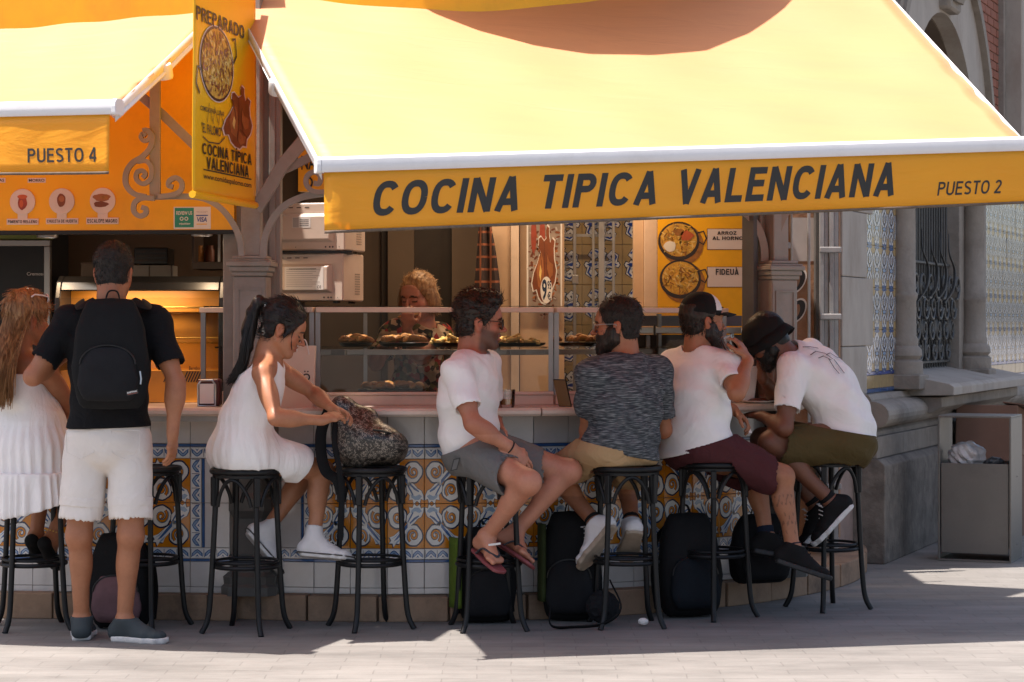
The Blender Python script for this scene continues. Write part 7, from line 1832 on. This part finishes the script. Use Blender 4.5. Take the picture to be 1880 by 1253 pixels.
Fq.plane((0,0,.757), (0,0,1)); Fq.plane((-2.30,10.7,.592), (.25,.15,-1)); Fq.cone((-2.30,10.72,.40),(-2.30,10.72,.72),.2,.19,0,'sub'); Fq.cone((-2.25,10.9,.75),(-2.2,11.2,.7),.2,.2,.0,'sub'); sdf_obj('skirt_ruffle', Fq, 'dress_white', root)
fuzz(b, b.hair(root, 'hair_auburn', g=.014, back=-.11, top=.01), 'hair_auburn', 900, .05, .0014, lift=.002, jit=.12)
hp = b.hp; G = []
for i in range(9):
    t = (i-4)/4; G.append([hp(t*.06,-.07+abs(t)*.05,.10-.03*abs(t)), hp(t*.085,-.10+abs(t)*.06,.02), hp(t*.095,-.115+abs(t)*.04,-.08), hp(t*.11,-.12+abs(t)*.02,-.19)+V(0,-.03,0), hp(t*.115,-.11,-.29)+V(0,-.045,0), hp(t*.10,-.10,-.37)+V(0,-.05,0), hp(t*.08,-.09,-.45)+V(0,-.05,0)])
strands('long_hair', root, 'hair_auburn', G, 620, .014, .0030, 3, .005)
def crown(x, y, z): return b.hp(x*1.12, (y-.05)*.9-.0 + .02, z*1.0+.085+.02)
shades(b, root, 'lens_dark', 'rail_white', name='sunglasses', thin=.0035, on_hair=crown)
for sd_ in 'LR':
    A, heel, ball, toe, d, dn, side, q = b.fo[sd_]; Fq = Fld([min(heel[i],toe[i],A[i])-.1 for i in range(3)], [max(heel[i],toe[i],A[i])+.1 for i in range(3)], .005); Fq.cone(heel, ball, .036, .030, .02); Fq.loft([(ball-d*.04,.040,.024,side),(ball+d*.01,.043,.022,side),(toe,.034,.017,side)], .015); Fq.cone(A+d*.0-dn*.03, A+d*.07+dn*.004, .042, .042, .006, 'sub'); sdf_obj('ballet_shoe', Fq, 'canvas_black', root)
mb = MB(); A = b.J['anR']; K = b.J['knR']; d = (A-K).normalized(); u = d.cross(V(0,1,0)).normalized(); w = d.cross(u)
for i in range(16): mb.lathe([(.001,-.004),(.0045,-.002),(.0045,.002),(.001,.004)], 6, A-d*.04+u*(.041*math.cos(i*.393))+w*(.041*math.sin(i*.393)))
o = mb.build('anklet', 'brass', root); o['kind'] = 'stuff'

# ---- young woman in the white dress, dark ponytail
root = person('woman with dark ponytail and white sleeveless dress opening a patterned backpack', (SP[2].x, SP[2].y, .777))
b = Body(J_(shR=at(482,686,10.42), shL=at(503,672,10.74), elR=at(506,768,10.28), wrR=at(592,772,10.40), elL=at(578,724,10.82), wrL=at(612,752,10.60), hipR=V(-1.225,10.555,.862), hipL=V(-1.305,10.70,.862),
    knR=at(592,866,10.80), knL=at(566,868,10.96), anR=at(575,992,10.73), anL=at(488,975,10.84), head=at(519,604,10.58), look=(.90,.10,-.40), bend=(-.05,0,0)), False, skin='olive', grow_head=1.0)
b.build(root, .0052, {'R': ((.75,.55,.25),(.1,.55,-.75),.75,.09), 'L': ((.8,-.45,-.25),(.1,-.5,-.8),.7,.09)}, {'R': (.97,-.1,-.08), 'L': (.62,.05,-.75)})
Fq = b.field(.006); Fq.loft(b.torso(.014), .02); neck = b.hp(0,-.03,-.13)
for sd_ in 'LR': Fq.cone(b.chest.lerp(neck,.42), b.chest.lerp(b.J['sh'+sd_],.60)+V(0,0,.014), .050, .040, .04)
pel = b.pel
for sd_ in 'LR': Fq.cone(b.J['hip'+sd_]+V(-.04,0,-.01), b.J['hip'+sd_].lerp(b.J['kn'+sd_],.62), .118, .10, .06)
Fq.ell(pel+V(.0,-.01,.0), (.135,.145,.11), None, .05); Fq.cone(pel+V(-.02,-.02,.14), pel+V(-.015,-.03,.0), .112, .125, .05)
X, Y_, Z_ = Fq.ax[0][:,None,None], Fq.ax[1][None,:,None], Fq.ax[2][None,None,:]; ang = np.arctan2(Y_-10.6, X+1.27)
Fq.F += ((.0022*np.sin(ang*17+Z_*6+np.sin(Z_*19+ang*3)*1.4)+.003*np.sin(ang*7-Z_*9))*np.clip((1.16-Z_)*3.2,0,1)).astype(np.float32)
Fq.cone(b.chest.lerp(neck,.60), b.hp(0,-.02,-.03), .072, .095, .006, 'sub'); Fq.cone(neck+V(.06,.0,-.03), neck+V(.20,.02,.0), .05, .08, .01, 'sub'); Fq.cone(neck+V(-.06,0,-.10), neck+V(-.16,0,.02), .045, .07, .012, 'sub')
for sd_ in 'LR': S = b.J['sh'+sd_]; Fq.ell(S+V(.0,0,-.035), (.080,.062,.105), None, .01, 'sub')
k0 = b.J['hipR'].lerp(b.J['knR'],.60); d = (b.J['knR']-b.J['hipR']).normalized(); Fq.plane(k0+d*.045, d+V(.1,0,-.35)); Fq.plane((-1.45,0,.752), (-.12,0,-1)); Fq.seat_cut(SP[2])
for sd_ in 'LR': Fq.cone(b.J['hip'+sd_].lerp(b.J['kn'+sd_],.52), b.J['kn'+sd_]+d*.05, .074, .072, .0, 'sub')
sdf_obj('dress', Fq, 'dress_white', root)
b.shoe(root, 'R', 'canvas_white', 'rubber_white', .055, stripe=True); b.shoe(root, 'L', 'canvas_white', 'rubber_white', .055, stripe=True)
A, heel, ball, toe, d, dn, side, q = b.fo['L']; st = Art(); st.poly([(.014*(1 if i % 2 == 0 else .42)*math.sin(i*math.pi/5), .014*(1 if i % 2 == 0 else .42)*math.cos(i*math.pi/5)) for i in range(10)], 'glaze_cobalt', 1); st.build('star_patch', A-dn*.015+V(.004,-.048,0), (.8,.25,-.5), (.4,.2,.8), (-.1,-1,.1), root)
for sd_ in 'LR': lace(b, root, sd_, 'rubber_white')
def fringe(F_):
    F_.cone(b.hp(-.07,.045,.03), b.hp(-.076,.02,-.03), .012, .008, .01); F_.cone(b.hp(.07,.045,.03), b.hp(.076,.02,-.03), .012, .008, .01)
fuzz(b, b.hair(root, 'hair_black', g=.013, back=-.06, top=.016, front=.093, amp=.003, extra=fringe), 'hair_black', 1100, .045, .0011, crown=(0,.11,.06), lift=.0012, jit=.12)
hp = b.hp; kn = hp(0,-.125,.075)
mb = MB(); mb.tube([hp(0,-.118,.068)+V(0,.018*math.cos(t),.018*math.sin(t)) for t in [i*.52 for i in range(12)]], .006, 6, closed=True); mb.build('hair_tie', 'paper', root)
G = []
for i in range(7):
    t = (i-3)/3; G.append([kn+V(.02,t*.01,0), kn+V(-.025,t*.022,.012), kn+V(-.055,t*.035,-.04), kn+V(-.075,t*.045,-.12), kn+V(-.085-.01*abs(t),t*.05,-.20), kn+V(-.105,t*.045,-.28), kn+V(-.14,t*.03,-.34), kn+V(-.175,t*.02,-.385)])
Fq = Fld([kn[i]-.30 for i in range(3)][:2]+[kn.z-.36], [kn[i]+.12 for i in range(3)], .005)
for a_, c_, r0, r1 in ((0,1,.020,.028),(1,2,.028,.033),(2,3,.033,.035),(3,4,.035,.031),(4,5,.031,.022),(5,6,.022,.010)): Fq.cone(G[3][a_], G[3][c_], r0, r1, .01)
Fq.folds(.003, (50,40)); sdf_obj('ponytail', Fq, 'hair_black', root)
strands('loose_hair', root, 'hair_black', G, 420, .011, .0018, 5, .006)
mb = MB(); mb.tube(smooth_path([hp(.062,.055,.04), hp(.066,.052,-.01), hp(.058,.066,-.05), hp(.05,.08,-.075)]), .0022, 4); mb.build('hair_wisp', 'hair_black', root)
mb = MB(); mb.tube(smooth_path([b.chest.lerp(b.J['shR'],.30)+V(-.05,-.01,.06), b.chest.lerp(neck,.7)+V(-.055,-.02,.0), b.chest.lerp(neck,.55)+V(-.01,-.062,.0), b.chest.lerp(neck,.4)+V(.05,-.05,-.02)]), .0018, 5); mb.build('necklace', 'black_plastic', root)
# patterned backpack on the next stool
r = thing('patterned_backpack', 'dark glossy backpack with a pale scribble pattern standing on a stool', 'backpack', SP[3]); c = SP[3]
Fq = Fld((c.x-.36,c.y-.3,.74), (c.x+.3,c.y+.25,1.2), .005)
Fq.ell(c+V(-.01,-.02,.105), (.178,.135,.112), None, 0); Fq.ell(c+V(.075,-.05,.10), (.10,.10,.085), None, .03); Fq.cone(c+V(-.05,-.03,.13), c+V(-.13,-.03,.265), .125, .075, .05); Fq.cone(c+V(-.09,-.02,.24), c+V(-.02,-.03,.235), .05, .05, .05); Fq.folds(.014, (17,12), 2.); Fq.plane((0,0,.780), (0,0,-1)); sdf_obj('bag_body', Fq, 'leopard', r)
mb = MB(); mb.tube(smooth_path([c+V(.02,-.17,.185), c+V(.09,-.145,.17), c+V(.155,-.06,.13), c+V(.175,.02,.09)]), .006, 6); mb.build('zip', 'black_plastic', r)
mb = MB(); mb.tube(smooth_path([c+V(-.20,-.03,.27), c+V(-.235,-.05,.17), c+V(-.232,-.08,.06), c+V(-.205,-.11,-.02), c+V(-.15,-.15,-.055), c+V(-.13,-.16,-.12)]), .027, 8, flat=.22, up=(0,1,.2)); mb.build('strap', 'bag_black', r)
mb = MB(); mb.tube(smooth_path([c+V(-.16,-.09,.25), c+V(-.165,-.13,.12), c+V(-.14,-.16,.0), c+V(-.13,-.17,-.10), c+V(-.128,-.17,-.2), c+V(-.135,-.172,-.34)]), [.022]*14+[.012]*12, 8, flat=.25, up=(0,1,0)) if False else mb.tube(smooth_path([c+V(-.16,-.09,.25), c+V(-.165,-.13,.12), c+V(-.14,-.16,.0), c+V(-.13,-.17,-.10), c+V(-.128,-.17,-.2), c+V(-.135,-.172,-.34)]), .014, 8, flat=.25, up=(0,1,0)); mb.build('strap', 'bag_black', r)

# ---- man in white T-shirt and grey shorts
root = person('man in white T-shirt, grey shorts and sunglasses sitting sideways in flip flops', (SP[4].x, SP[4].y, .777))
def stubble(P, C):
    C = np.where((P[:,2] > .95)[:,None], C*np.array((.84,.74,.68)), C); R = np.array([v[:] for v in b.HR]); L = (P-np.array(b.head[:]))@R.T/b.hs; x, y, z = L.T
    w = np.clip((-.028-z+.25*np.clip(.06-y,0,1)*0+(.07-y)*.22)/.02, 0, 1)*np.clip((y+.012)/.02, 0, 1)*np.clip((z+.15)/.03, 0, 1)*(np.abs(x) < .09)*(y < .13)
    lip = (y > .075) & (np.abs(x) < .022) & (z < -.052) & (z > -.076); w = np.where(lip, 0, w)[:,None]; return C*(1-.72*w)+np.array((.05,.036,.03))*.35*w
b = Body(J_(shR=at(838,682,10.50), shL=at(894,672,10.86), elR=at(868,778,10.38), wrR=at(940,824,10.46), elL=at(903,748,11.0), wrL=at(914,782,10.84), hipR=V(-.215,10.645,.865), hipL=V(-.16,10.82,.865),
    knR=at(970,886,10.34), knL=at(1045,866,10.76), anR=at(893,985,10.56), anL=at(945,978,10.72), head=at(880,592,10.72), look=(.975,.12,-.06), bend=(-.045,0,0)), True, skin='pink', grow_head=1.06)
b.build(root, .0052, {'R': ((.62,.25,-.75),(-.45,.65,-.3),.35,.08), 'L': ((.35,-.25,-.9),(-.6,-.4,0),.6,.09)}, {'R': (.45,-.8,-.32), 'L': (.62,-.62,-.35)}, bare='RL',
    color=stubble)
b.tee(root, 'tee_white', sleeve=.60, g=.016, hem=.03, seed=1., neck_r=.082, neck_drop=.02, amp=.008, hemcut=((-.21,10.7,.865), (.39,0,-.92)))
b.shorts(root, 'shorts_grey', seat=SP[4], frac=.62, g=.018, loose=.028, seed=2., amp=.004)
fuzz(b, b.hair(root, 'hair_brown', g=.011, quiff=.042, top=.022, back=-.068, amp=.004), 'hair_brown', 1600, .028, .0013, lift=.008, crown=(0,.12,.05))
shades(b, root)
for sd_ in 'RL':
    A, heel, ball, toe, d, dn, side, q = b.fo[sd_]; bot = heel+dn*.034; Fq = Fld([min(heel[i],toe[i])-.12 for i in range(3)], [max(heel[i],toe[i])+.12 for i in range(3)], .004)
    on = lambda p: p - dn*((p-bot).dot(dn)); Fq.loft([(on(heel)-d*.012,.036,.03,side),(on(ball),.048,.03,side),(on(toe)+d*.012,.040,.03,side)], .0, p=3); Fq.plane(bot, -dn); Fq.plane(bot+dn*.016, dn); fo = sdf_obj('flip_flop', Fq, 'flip_red', root)
    tp = ball + d*.03 - dn*.004; mb = MB()
    for sg in (-1, 1): mb.tube(smooth_path([on(heel)+d*.06+side*sg*.040, (A+ball)/2+side*sg*.036+dn*.012, ball+side*sg*.018-dn*.020, tp-dn*.014]), .011, 6, flat=.4)
    mb.build('strap', 'flip_strap', fo)
    if sd_ == 'R':
        la = Art(); la.text('HAVAIANAS', -.032,-.006,.064,.011,'paper',1,.02) if False else la.rect(-.03,-.005,.03,.005,'paper',1); la.build('strap_print', (A+ball)/2+d*.035-dn*.018+V(0,-.012,.012), (.95,.2,.1), (-.1,-.1,.97), (.1,-.9,.3), fo)
wv = (b.J['wrR']-b.J['elR']).normalized(); u = wv.cross(V(0,1,0)).normalized(); w = wv.cross(u); c = b.J['wrR']-wv*.012; mb = MB(); mb.tube([c+u*(.0315*math.cos(t))+w*(.0315*math.sin(t)) for t in [i*.35 for i in range(18)]], .004, 6, closed=True); mb.build('wristband', 'black_plastic', root)
pa = Art(); pa.rect(-.017,-.03,.017,.03,'ink',1); pa.rect(-.012,-.025,.012,.025,'shorts_grey',2); pa.build('patch', at(836,853,10.515), (.95,.2,.2), (.25,0,.95), (0,-1,.1), root)

# ---- man in the grey melange shirt
root = person('bearded man in grey melange T-shirt and beige shorts, back to us, head turned left', (SP[5].x, SP[5].y, .777))
b = Body(J_(shL=at(1085,688,10.76), shR=at(1206,684,10.94), elL=at(1080,792,10.86), wrL=at(1122,745,11.06), elR=at(1218,790,11.05), wrR=at(1175,742,11.15), hipL=V(.445,10.785,.865), hipR=V(.605,10.875,.865),
    knL=at(1012,866,11.06), knR=at(1150,878,11.20), anL=at(1095,962,10.86), anR=at(1160,962,10.98), head=at(1134,598,10.90), look=(-.965,.25,-.05), bend=(.02,-.035,0)), True, skin='tan', grow_head=1.07, bulk=1.05)
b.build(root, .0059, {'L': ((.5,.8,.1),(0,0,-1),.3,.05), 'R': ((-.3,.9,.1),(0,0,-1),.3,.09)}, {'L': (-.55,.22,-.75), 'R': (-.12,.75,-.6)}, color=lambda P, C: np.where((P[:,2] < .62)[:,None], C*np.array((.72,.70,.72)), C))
b.tee(root, 'melange', sleeve=.62, g=.020, hem=.03, seed=3., amp=.009, flare=.012, hemcut=((.53,10.8,.835), (-.22,0,-.98)))
b.shorts(root, 'shorts_beige', seat=SP[5], frac=.70, g=.018, loose=.024, seed=4.)
fuzz(b, b.hair(root, 'hair_short', g=.008, back=-.062, top=.010, amp=.003, front=.094), 'hair_short', 1600, .016)
fuzz(b, b.beard(root, 'hair_brown', .011, full=.014), 'hair_brown', 900, .012, .001, lift=.004, name='beard_strands')
shades(b, root, 'cup_glass', 'steel_dull', .021, 'spectacles', .0016)
for sd_ in 'LR':
    b.shoe(root, sd_, 'canvas_white', 'rubber_tan'); lace(b, root, sd_, 'rubber_white')
    A, K = b.J['an'+sd_], b.J['kn'+sd_]; d = (K-A).normalized(); Fq = Fld([A[i]-.14 for i in range(3)], [A[i]+.14 for i in range(3)], .005); Fq.cone(A, A+d*.045, .041, .041, 0); Fq.plane(A+d*.045, d); sdf_obj('sock', Fq, 'canvas_black', root)

# ---- man in cap, white T-shirt, maroon shorts
root = person('man in black and white cap, white T-shirt and maroon shorts raising a plastic cup', (SP[6].x, SP[6].y, .777))
def tattoo(P, C):
    K, A = np.array(b.J['knR'][:]), np.array(b.J['anR'][:]); ax = (A-K); L = np.linalg.norm(ax); ax /= L; t = (P-K)@ax; r = P-K-np.outer(t, ax); n = np.sin(t*95+np.sin(r[:,0]*160)*2)*np.sin(r[:,0]*150+t*40)
    m = (t > .09) & (t < .30) & (np.linalg.norm(r, axis=1) < .08) & (r[:,1] < 0) & (n > .62); C = C.copy(); C[m] *= .55; return C
b = Body(J_(shR=at(1336,672,11.08), shL=at(1232,674,11.30), elR=at(1352,722,10.88), wrR=at(1373,662,11.02), elL=V(.93,11.42,1.02), wrL=at(1345,752,11.28), hipR=V(.975,11.09,.865), hipL=V(.865,11.22,.865),
    knR=at(1436,876,11.12), knL=at(1388,868,11.36), anR=at(1455,1008,11.07), anL=at(1407,988,11.28), head=at(1290,590,11.20), look=(.90,.40,-.02), bend=(-.02,-.03,0)), True, skin='tan', grow_head=1.05, bulk=1.04)
b.build(root, .0052, {'R': ((-.38,.25,.85),(-.75,.35,-.1),.62,.09), 'L': ((.72,-.2,-.65),(.2,-.2,-.9),.75,.09)}, {'R': (.93,-.22,-.3), 'L': (.96,-.1,-.18)}, color=tattoo)
b.tee(root, 'tee_white', sleeve=.58, g=.022, hem=.03, seed=5., amp=.009, flare=.014, hemcut=((.98,11.2,.855), (.27,0,-.96)))
b.shorts(root, 'shorts_maroon', seat=SP[6], frac=.74, g=.020, loose=.034, seed=6.)
fuzz(b, b.beard(root, 'hair_brown', .010, full=.008), 'hair_brown', 800, .012, .001, lift=.004, name='beard_strands')
hm = b.hair(root, 'hair_brown', g=.010, back=-.085, top=.0, amp=.004, front=.06); fuzz(b, hm, 'hair_brown', 1500, .022, .0013, lift=.008, zmax=.02)
Fq = Fld(b.head-V(.22,.22,.1), b.head+V(.26,.26,.24), .004); k = b.hs; Fq.ell(b.hp(0,-.012,.050), (.088*k,.106*k,.092*k), b.HR, 0); Fq.plane(b.hp(0,0,.034), -b.HR[2]-b.HR[1]*.12)
P0, Q0_ = Fq.mesh(); L_ = (P0-np.array(b.head[:]))@np.array([v[:] for v in b.HR]).T; fc = L_[Q0_].mean(1); mi = ((fc[:,1] > .030) & (fc[:,2] > .055)).astype(int); cap_o = link('cap', np_mesh('cap', P0, Q0_, ['cap_black','cap_white'], None, mi), root)
mb = MB(); rows = []
for i in range(13):
    t = -1+2*i/12; rows.append([b.hp(t*.080, .090-.045*t*t, .044-.010*t*t), b.hp(t*.083, .135-.052*t*t, .046-.014*t*t), b.hp(t*.072, .180-.085*t*t, .038-.018*t*t)])
mb.grid(rows); o = mb.build('brim', 'cap_black', cap_o); o.modifiers.new('s','SOLIDIFY').thickness = .004
for sd_ in 'LR':
    b.shoe(root, sd_, 'canvas_black', 'rubber_black', .01, sole_h=.026); lace(b, root, sd_, 'bag_black2')
    A, K = b.J['an'+sd_], b.J['kn'+sd_]; d = (K-A).normalized(); Fq = Fld([A[i]-.16 for i in range(3)], [A[i]+.16 for i in range(3)], .005); Fq.cone(A, A+d*.06, .042, .044, 0); Fq.plane(A+d*(.06 if sd_ == 'L' else .03), d); sdf_obj('sock', Fq, 'sock_navy', root)
cupc = b.J['wrR'] + Vector((-.085,.045,.075)); cu = thing('plastic_cup', 'clear plastic cup held to the mouth of the man in the cap', 'cup', cupc); tl = frame((0,0,0), (.9,0,.35), (0,1,0), (-.35,0,.9))
mb = MB(); mb.lathe([(.001,-.06),(.030,-.06),(.042,.05),(.0435,.052),(.041,.05),(.029,-.057),(.001,-.057)], 24, cupc, tl); mb.build('cup_wall', 'cup_glass', cu)
mb = MB(); mb.lathe([(.001,-.056),(.0285,-.056),(.033,-.02),(.001,-.02)], 22, cupc, tl); mb.build('drink', 'beer', cu)
c = b.J['wrL']; rl = thing('rolled_napkin', 'small white rolled napkin in the lowered hand of the man in the cap', 'napkin', c); mb = MB(); q = at(1372, 786, 11.25); mb.tube([q+V(-.012,0,.03), q+V(0,0,0), q+V(.012,-.01,-.03)], [.012,.014,.012], 8); mb.build('roll', 'paper', rl)
cn = thing('napkin_stack', 'white paper napkins standing on the counter between the two men at right', 'napkins', at(1372, 738, 11.62)); mb = MB(); p0, p1 = at(1362, 742, 11.62), at(1390, 672, 11.62)
for k in range(4): q0_, q1_ = p0+V(.004*k,.012*k,0), p1+V(.003*k,.012*k,-.006*k); mb.add([(q0_.x,q0_.y,1.053),(q1_.x-.02,q0_.y+.01,1.053),(q1_.x,q0_.y+.015,q1_.z),(q0_.x+.012,q0_.y+.005,q1_.z-.01)], [(0,1,2,3)])
mb.build('napkin', 'paper', cn).modifiers.new('s','SOLIDIFY').thickness = .003

# ---- man in bucket hat bent over the counter
root = person('man in black bucket hat, white T-shirt and olive shorts bent over his food', (SP[7].x, SP[7].y, .777))
b = Body(J_(shL=at(1455,677,11.34), shR=at(1484,653,11.68), elL=at(1440,786,11.24), wrL=at(1400,765,11.44), elR=at(1432,735,11.76), wrR=at(1400,694,11.53), hipL=V(1.69,11.41,.865), hipR=V(1.735,11.60,.865),
    knL=at(1415,814,11.30), knR=at(1400,808,11.62), anL=at(1528,922,11.32), anR=at(1500,930,11.60), head=at(1409,625,11.46), look=(-.80,.12,-.58), bend=(.11,0,.045)), True, skin='dark', grow_head=1.06, bulk=1.10)
b.build(root, .0059, {'L': ((-.6,.75,.1),(0,.2,-1),.4,.05), 'R': ((-.15,-.15,.95),(.8,.2,.2),.7,.09)}, {'L': (-.69,-.02,-.72), 'R': (-.66,0,-.75)})
b.tee(root, 'tee_white', sleeve=.60, g=.020, hem=.05, seed=7., amp=.008, flare=.014, hemcut=((1.7,11.5,.895), (-.17,0,-.98)))
b.shorts(root, 'shorts_olive', seat=SP[7], frac=.72, g=.03, loose=.034, seed=8.)
b.hair(root, 'hair_black', g=.006, back=-.08, amp=.002); fuzz(b, b.beard(root, 'hair_black', .006, full=.004), 'hair_black', 500, .012, .001, name='beard_strands')
Fq = Fld(b.head-V(.26,.26,.16), b.head+V(.26,.26,.26), .0045); k = b.hs; Fq.ell(b.hp(0,-.005,.040), (.094*k,.112*k,.092*k), b.HR, 0); Fq.plane(b.hp(0,0,.128), b.HR[2]); Fq.folds(.004,(40,30)); Fq.plane(b.hp(0,0,.012), -b.HR[2]); hat = sdf_obj('bucket_hat', Fq, 'cap_black', root)
mb = MB(); rows = [[], [], []]
for i in range(37):
    t = 2*math.pi*i/36; 
    for j, (rr_, z) in enumerate(((.098,.026),(.110,.0+.004*math.sin(3*t)),(.122,-.030+.008*math.sin(3*t+1)))): rows[j].append(b.hp(rr_*.92*math.cos(t), -.005+rr_*1.12*math.sin(t), z))
mb.grid(rows); mb.build('hat_brim', 'cap_black', hat).modifiers.new('s','SOLIDIFY').thickness = .004
for sd_ in 'LR':
    b.shoe(root, sd_, 'canvas_black', 'rubber_white', sole_h=.026); lace(b, root, sd_, 'rubber_white')
    A, K = b.J['an'+sd_], b.J['kn'+sd_]; d = (K-A).normalized(); Fq = Fld([A[i]-.14 for i in range(3)], [A[i]+.14 for i in range(3)], .005); Fq.cone(A, A+d*.05, .041, .042, 0); Fq.plane(A+d*.05, d); sdf_obj('sock', Fq, 'canvas_black', root)
hd = Art()
for L_ in ([(0,0),(.02,.035),(.055,.045),(.085,.03)], [(.03,.0),(.05,.025),(.08,.02)], [(.06,.04),(.075,.06),(.10,.05),(.12,.055)], [(.09,.03),(.11,.0),(.13,-.03)], [(.07,.02),(.09,-.02),(.11,-.045)], [(-.03,.03),(0,.05),(.03,.06)]): hd.line(L_, .0035, 'ink_soft', 1)
b_tee = [o for o in root.children if o.name.startswith('t_shirt')][0]
def on_shirt(u, w, off, _c={}):
    if 'P' not in _c:
        _c['P'] = np.empty(len(b_tee.data.vertices)*3); b_tee.data.vertices.foreach_get('co', _c['P']); _c['P'] = _c['P'].reshape(-1,3)
    px, py = 1488+u*480, 652-w*300 + u*190; P = _c['P']; qx = CX+F*P[:,0]/P[:,1]; qy = HY-F*(P[:,2]-CH)/P[:,1]; d = (qx-px)**2+(qy-py)**2; near = d < max(16, d.min()+4)
    Yf = P[near,1].min() if near.any() else 11.3
    return at(px, py, Yf-.004-off)
hd.build('back_print', (0,0,0), (1,0,0), (0,0,1), (0,-1,0), b_tee, .0006, on_shirt)
fd = thing('food_plate', 'small plate of food scraps on the right end of the counter', 'plate', at(1400, 742, 11.7)); c = at(1392, 600, 11.62); c = V(c.x, 11.62, 1.0525)
mb = MB(); mb.lathe([(.001,0),(.06,0),(.085,.010),(.086,.013),(.06,.005),(.001,.004)], 26, c); mb.build('plate', 'paper', fd)
crumple('scraps', c+V(0,0,.012), (.045,.04,.012), 8, 4, 'chicken_dark', None, None, .6, fd)

# ---- woman behind the glass case
root = person('blond woman in floral dress eating behind the glass display case', (-.5, 12.2, .11))
b = Body(J_(shR=at(722,612,12.05), shL=at(806,616,12.24), elR=at(690,668,11.95), wrR=at(700,640,11.82), elL=at(768,650,11.98), wrL=at(747,606,11.93), hipL=V(-.40,12.3,.95), hipR=V(-.58,12.2,.95),
    knL=V(-.40,12.28,.53), knR=V(-.58,12.2,.53), anL=V(-.40,12.3,.19), anR=V(-.58,12.22,.19), head=at(768,546,12.13), look=(-.50,-.80,-.22), bend=(0,0,0)), False, skin='pink', grow_head=1.06, bulk=1.12)
b.build(root, .0062, {'L': ((.05,.02,.98),(.2,.75,.2),.7,.05), 'R': ((.5,-.6,.2),(0,0,-1),.5,.09)}, {'L': (-.4,-.9,0), 'R': (-.4,-.9,0)}, mouth=.008)
b.tee(root, 'floral', sleeve=.55, g=.012, hem=.3, seed=9., amp=.006, flare=.02, name='dress', neck_drop=.04, neck_r=.09)
def bun(F_):
    for sx, z in ((-1,-.01),(1,-.01),(1,-.05),(-1,-.05)): F_.ell(b.hp(sx*.072,-.03,z), (.028,.045,.05), b.HR, .02)
fuzz(b, b.hair(root, 'hair_blond', g=.008, back=-.10, top=.004, amp=.003, front=.086, extra=bun), 'hair_blond', 1300, .03, .0012, crown=(0,.12,.05), lift=.0015)
G = []
for i in range(6):
    t = (i-2.5)/2.5; G.append([b.hp(.085,-.02+t*.03,.06), b.hp(.097,-.02+t*.035,.01), b.hp(.098,-.015+t*.035,-.05), b.hp(.088,-.01+t*.03,-.10), b.hp(.075,-.01+t*.02,-.14)])
strands('curls', root, 'hair_blond', G, 300, .013, .002, 8, .014)
pz = thing('pizza_slice', 'slice of pizza the blond woman is biting', 'food', b.hp(0,.12,-.075)); mb = MB(); R_, Fw, U_ = b.HR; mb.prism([(-.045,-.02),(.045,-.02),(.03,.075),(-.02,.085)], b.hp(0,.095,-.074), R_, Fw, U_, .012); mb.build('crust', 'fried', pz, .003)
for k in range(4): mb = MB(); mb.lathe([(.001,0),(.011,0),(.010,.005),(.001,.006)], 10, b.hp(-.025+.017*k, .115+.02*(k % 2), -.061)); mb.build('topping', ('tomato','egg_white')[k % 2], pz)
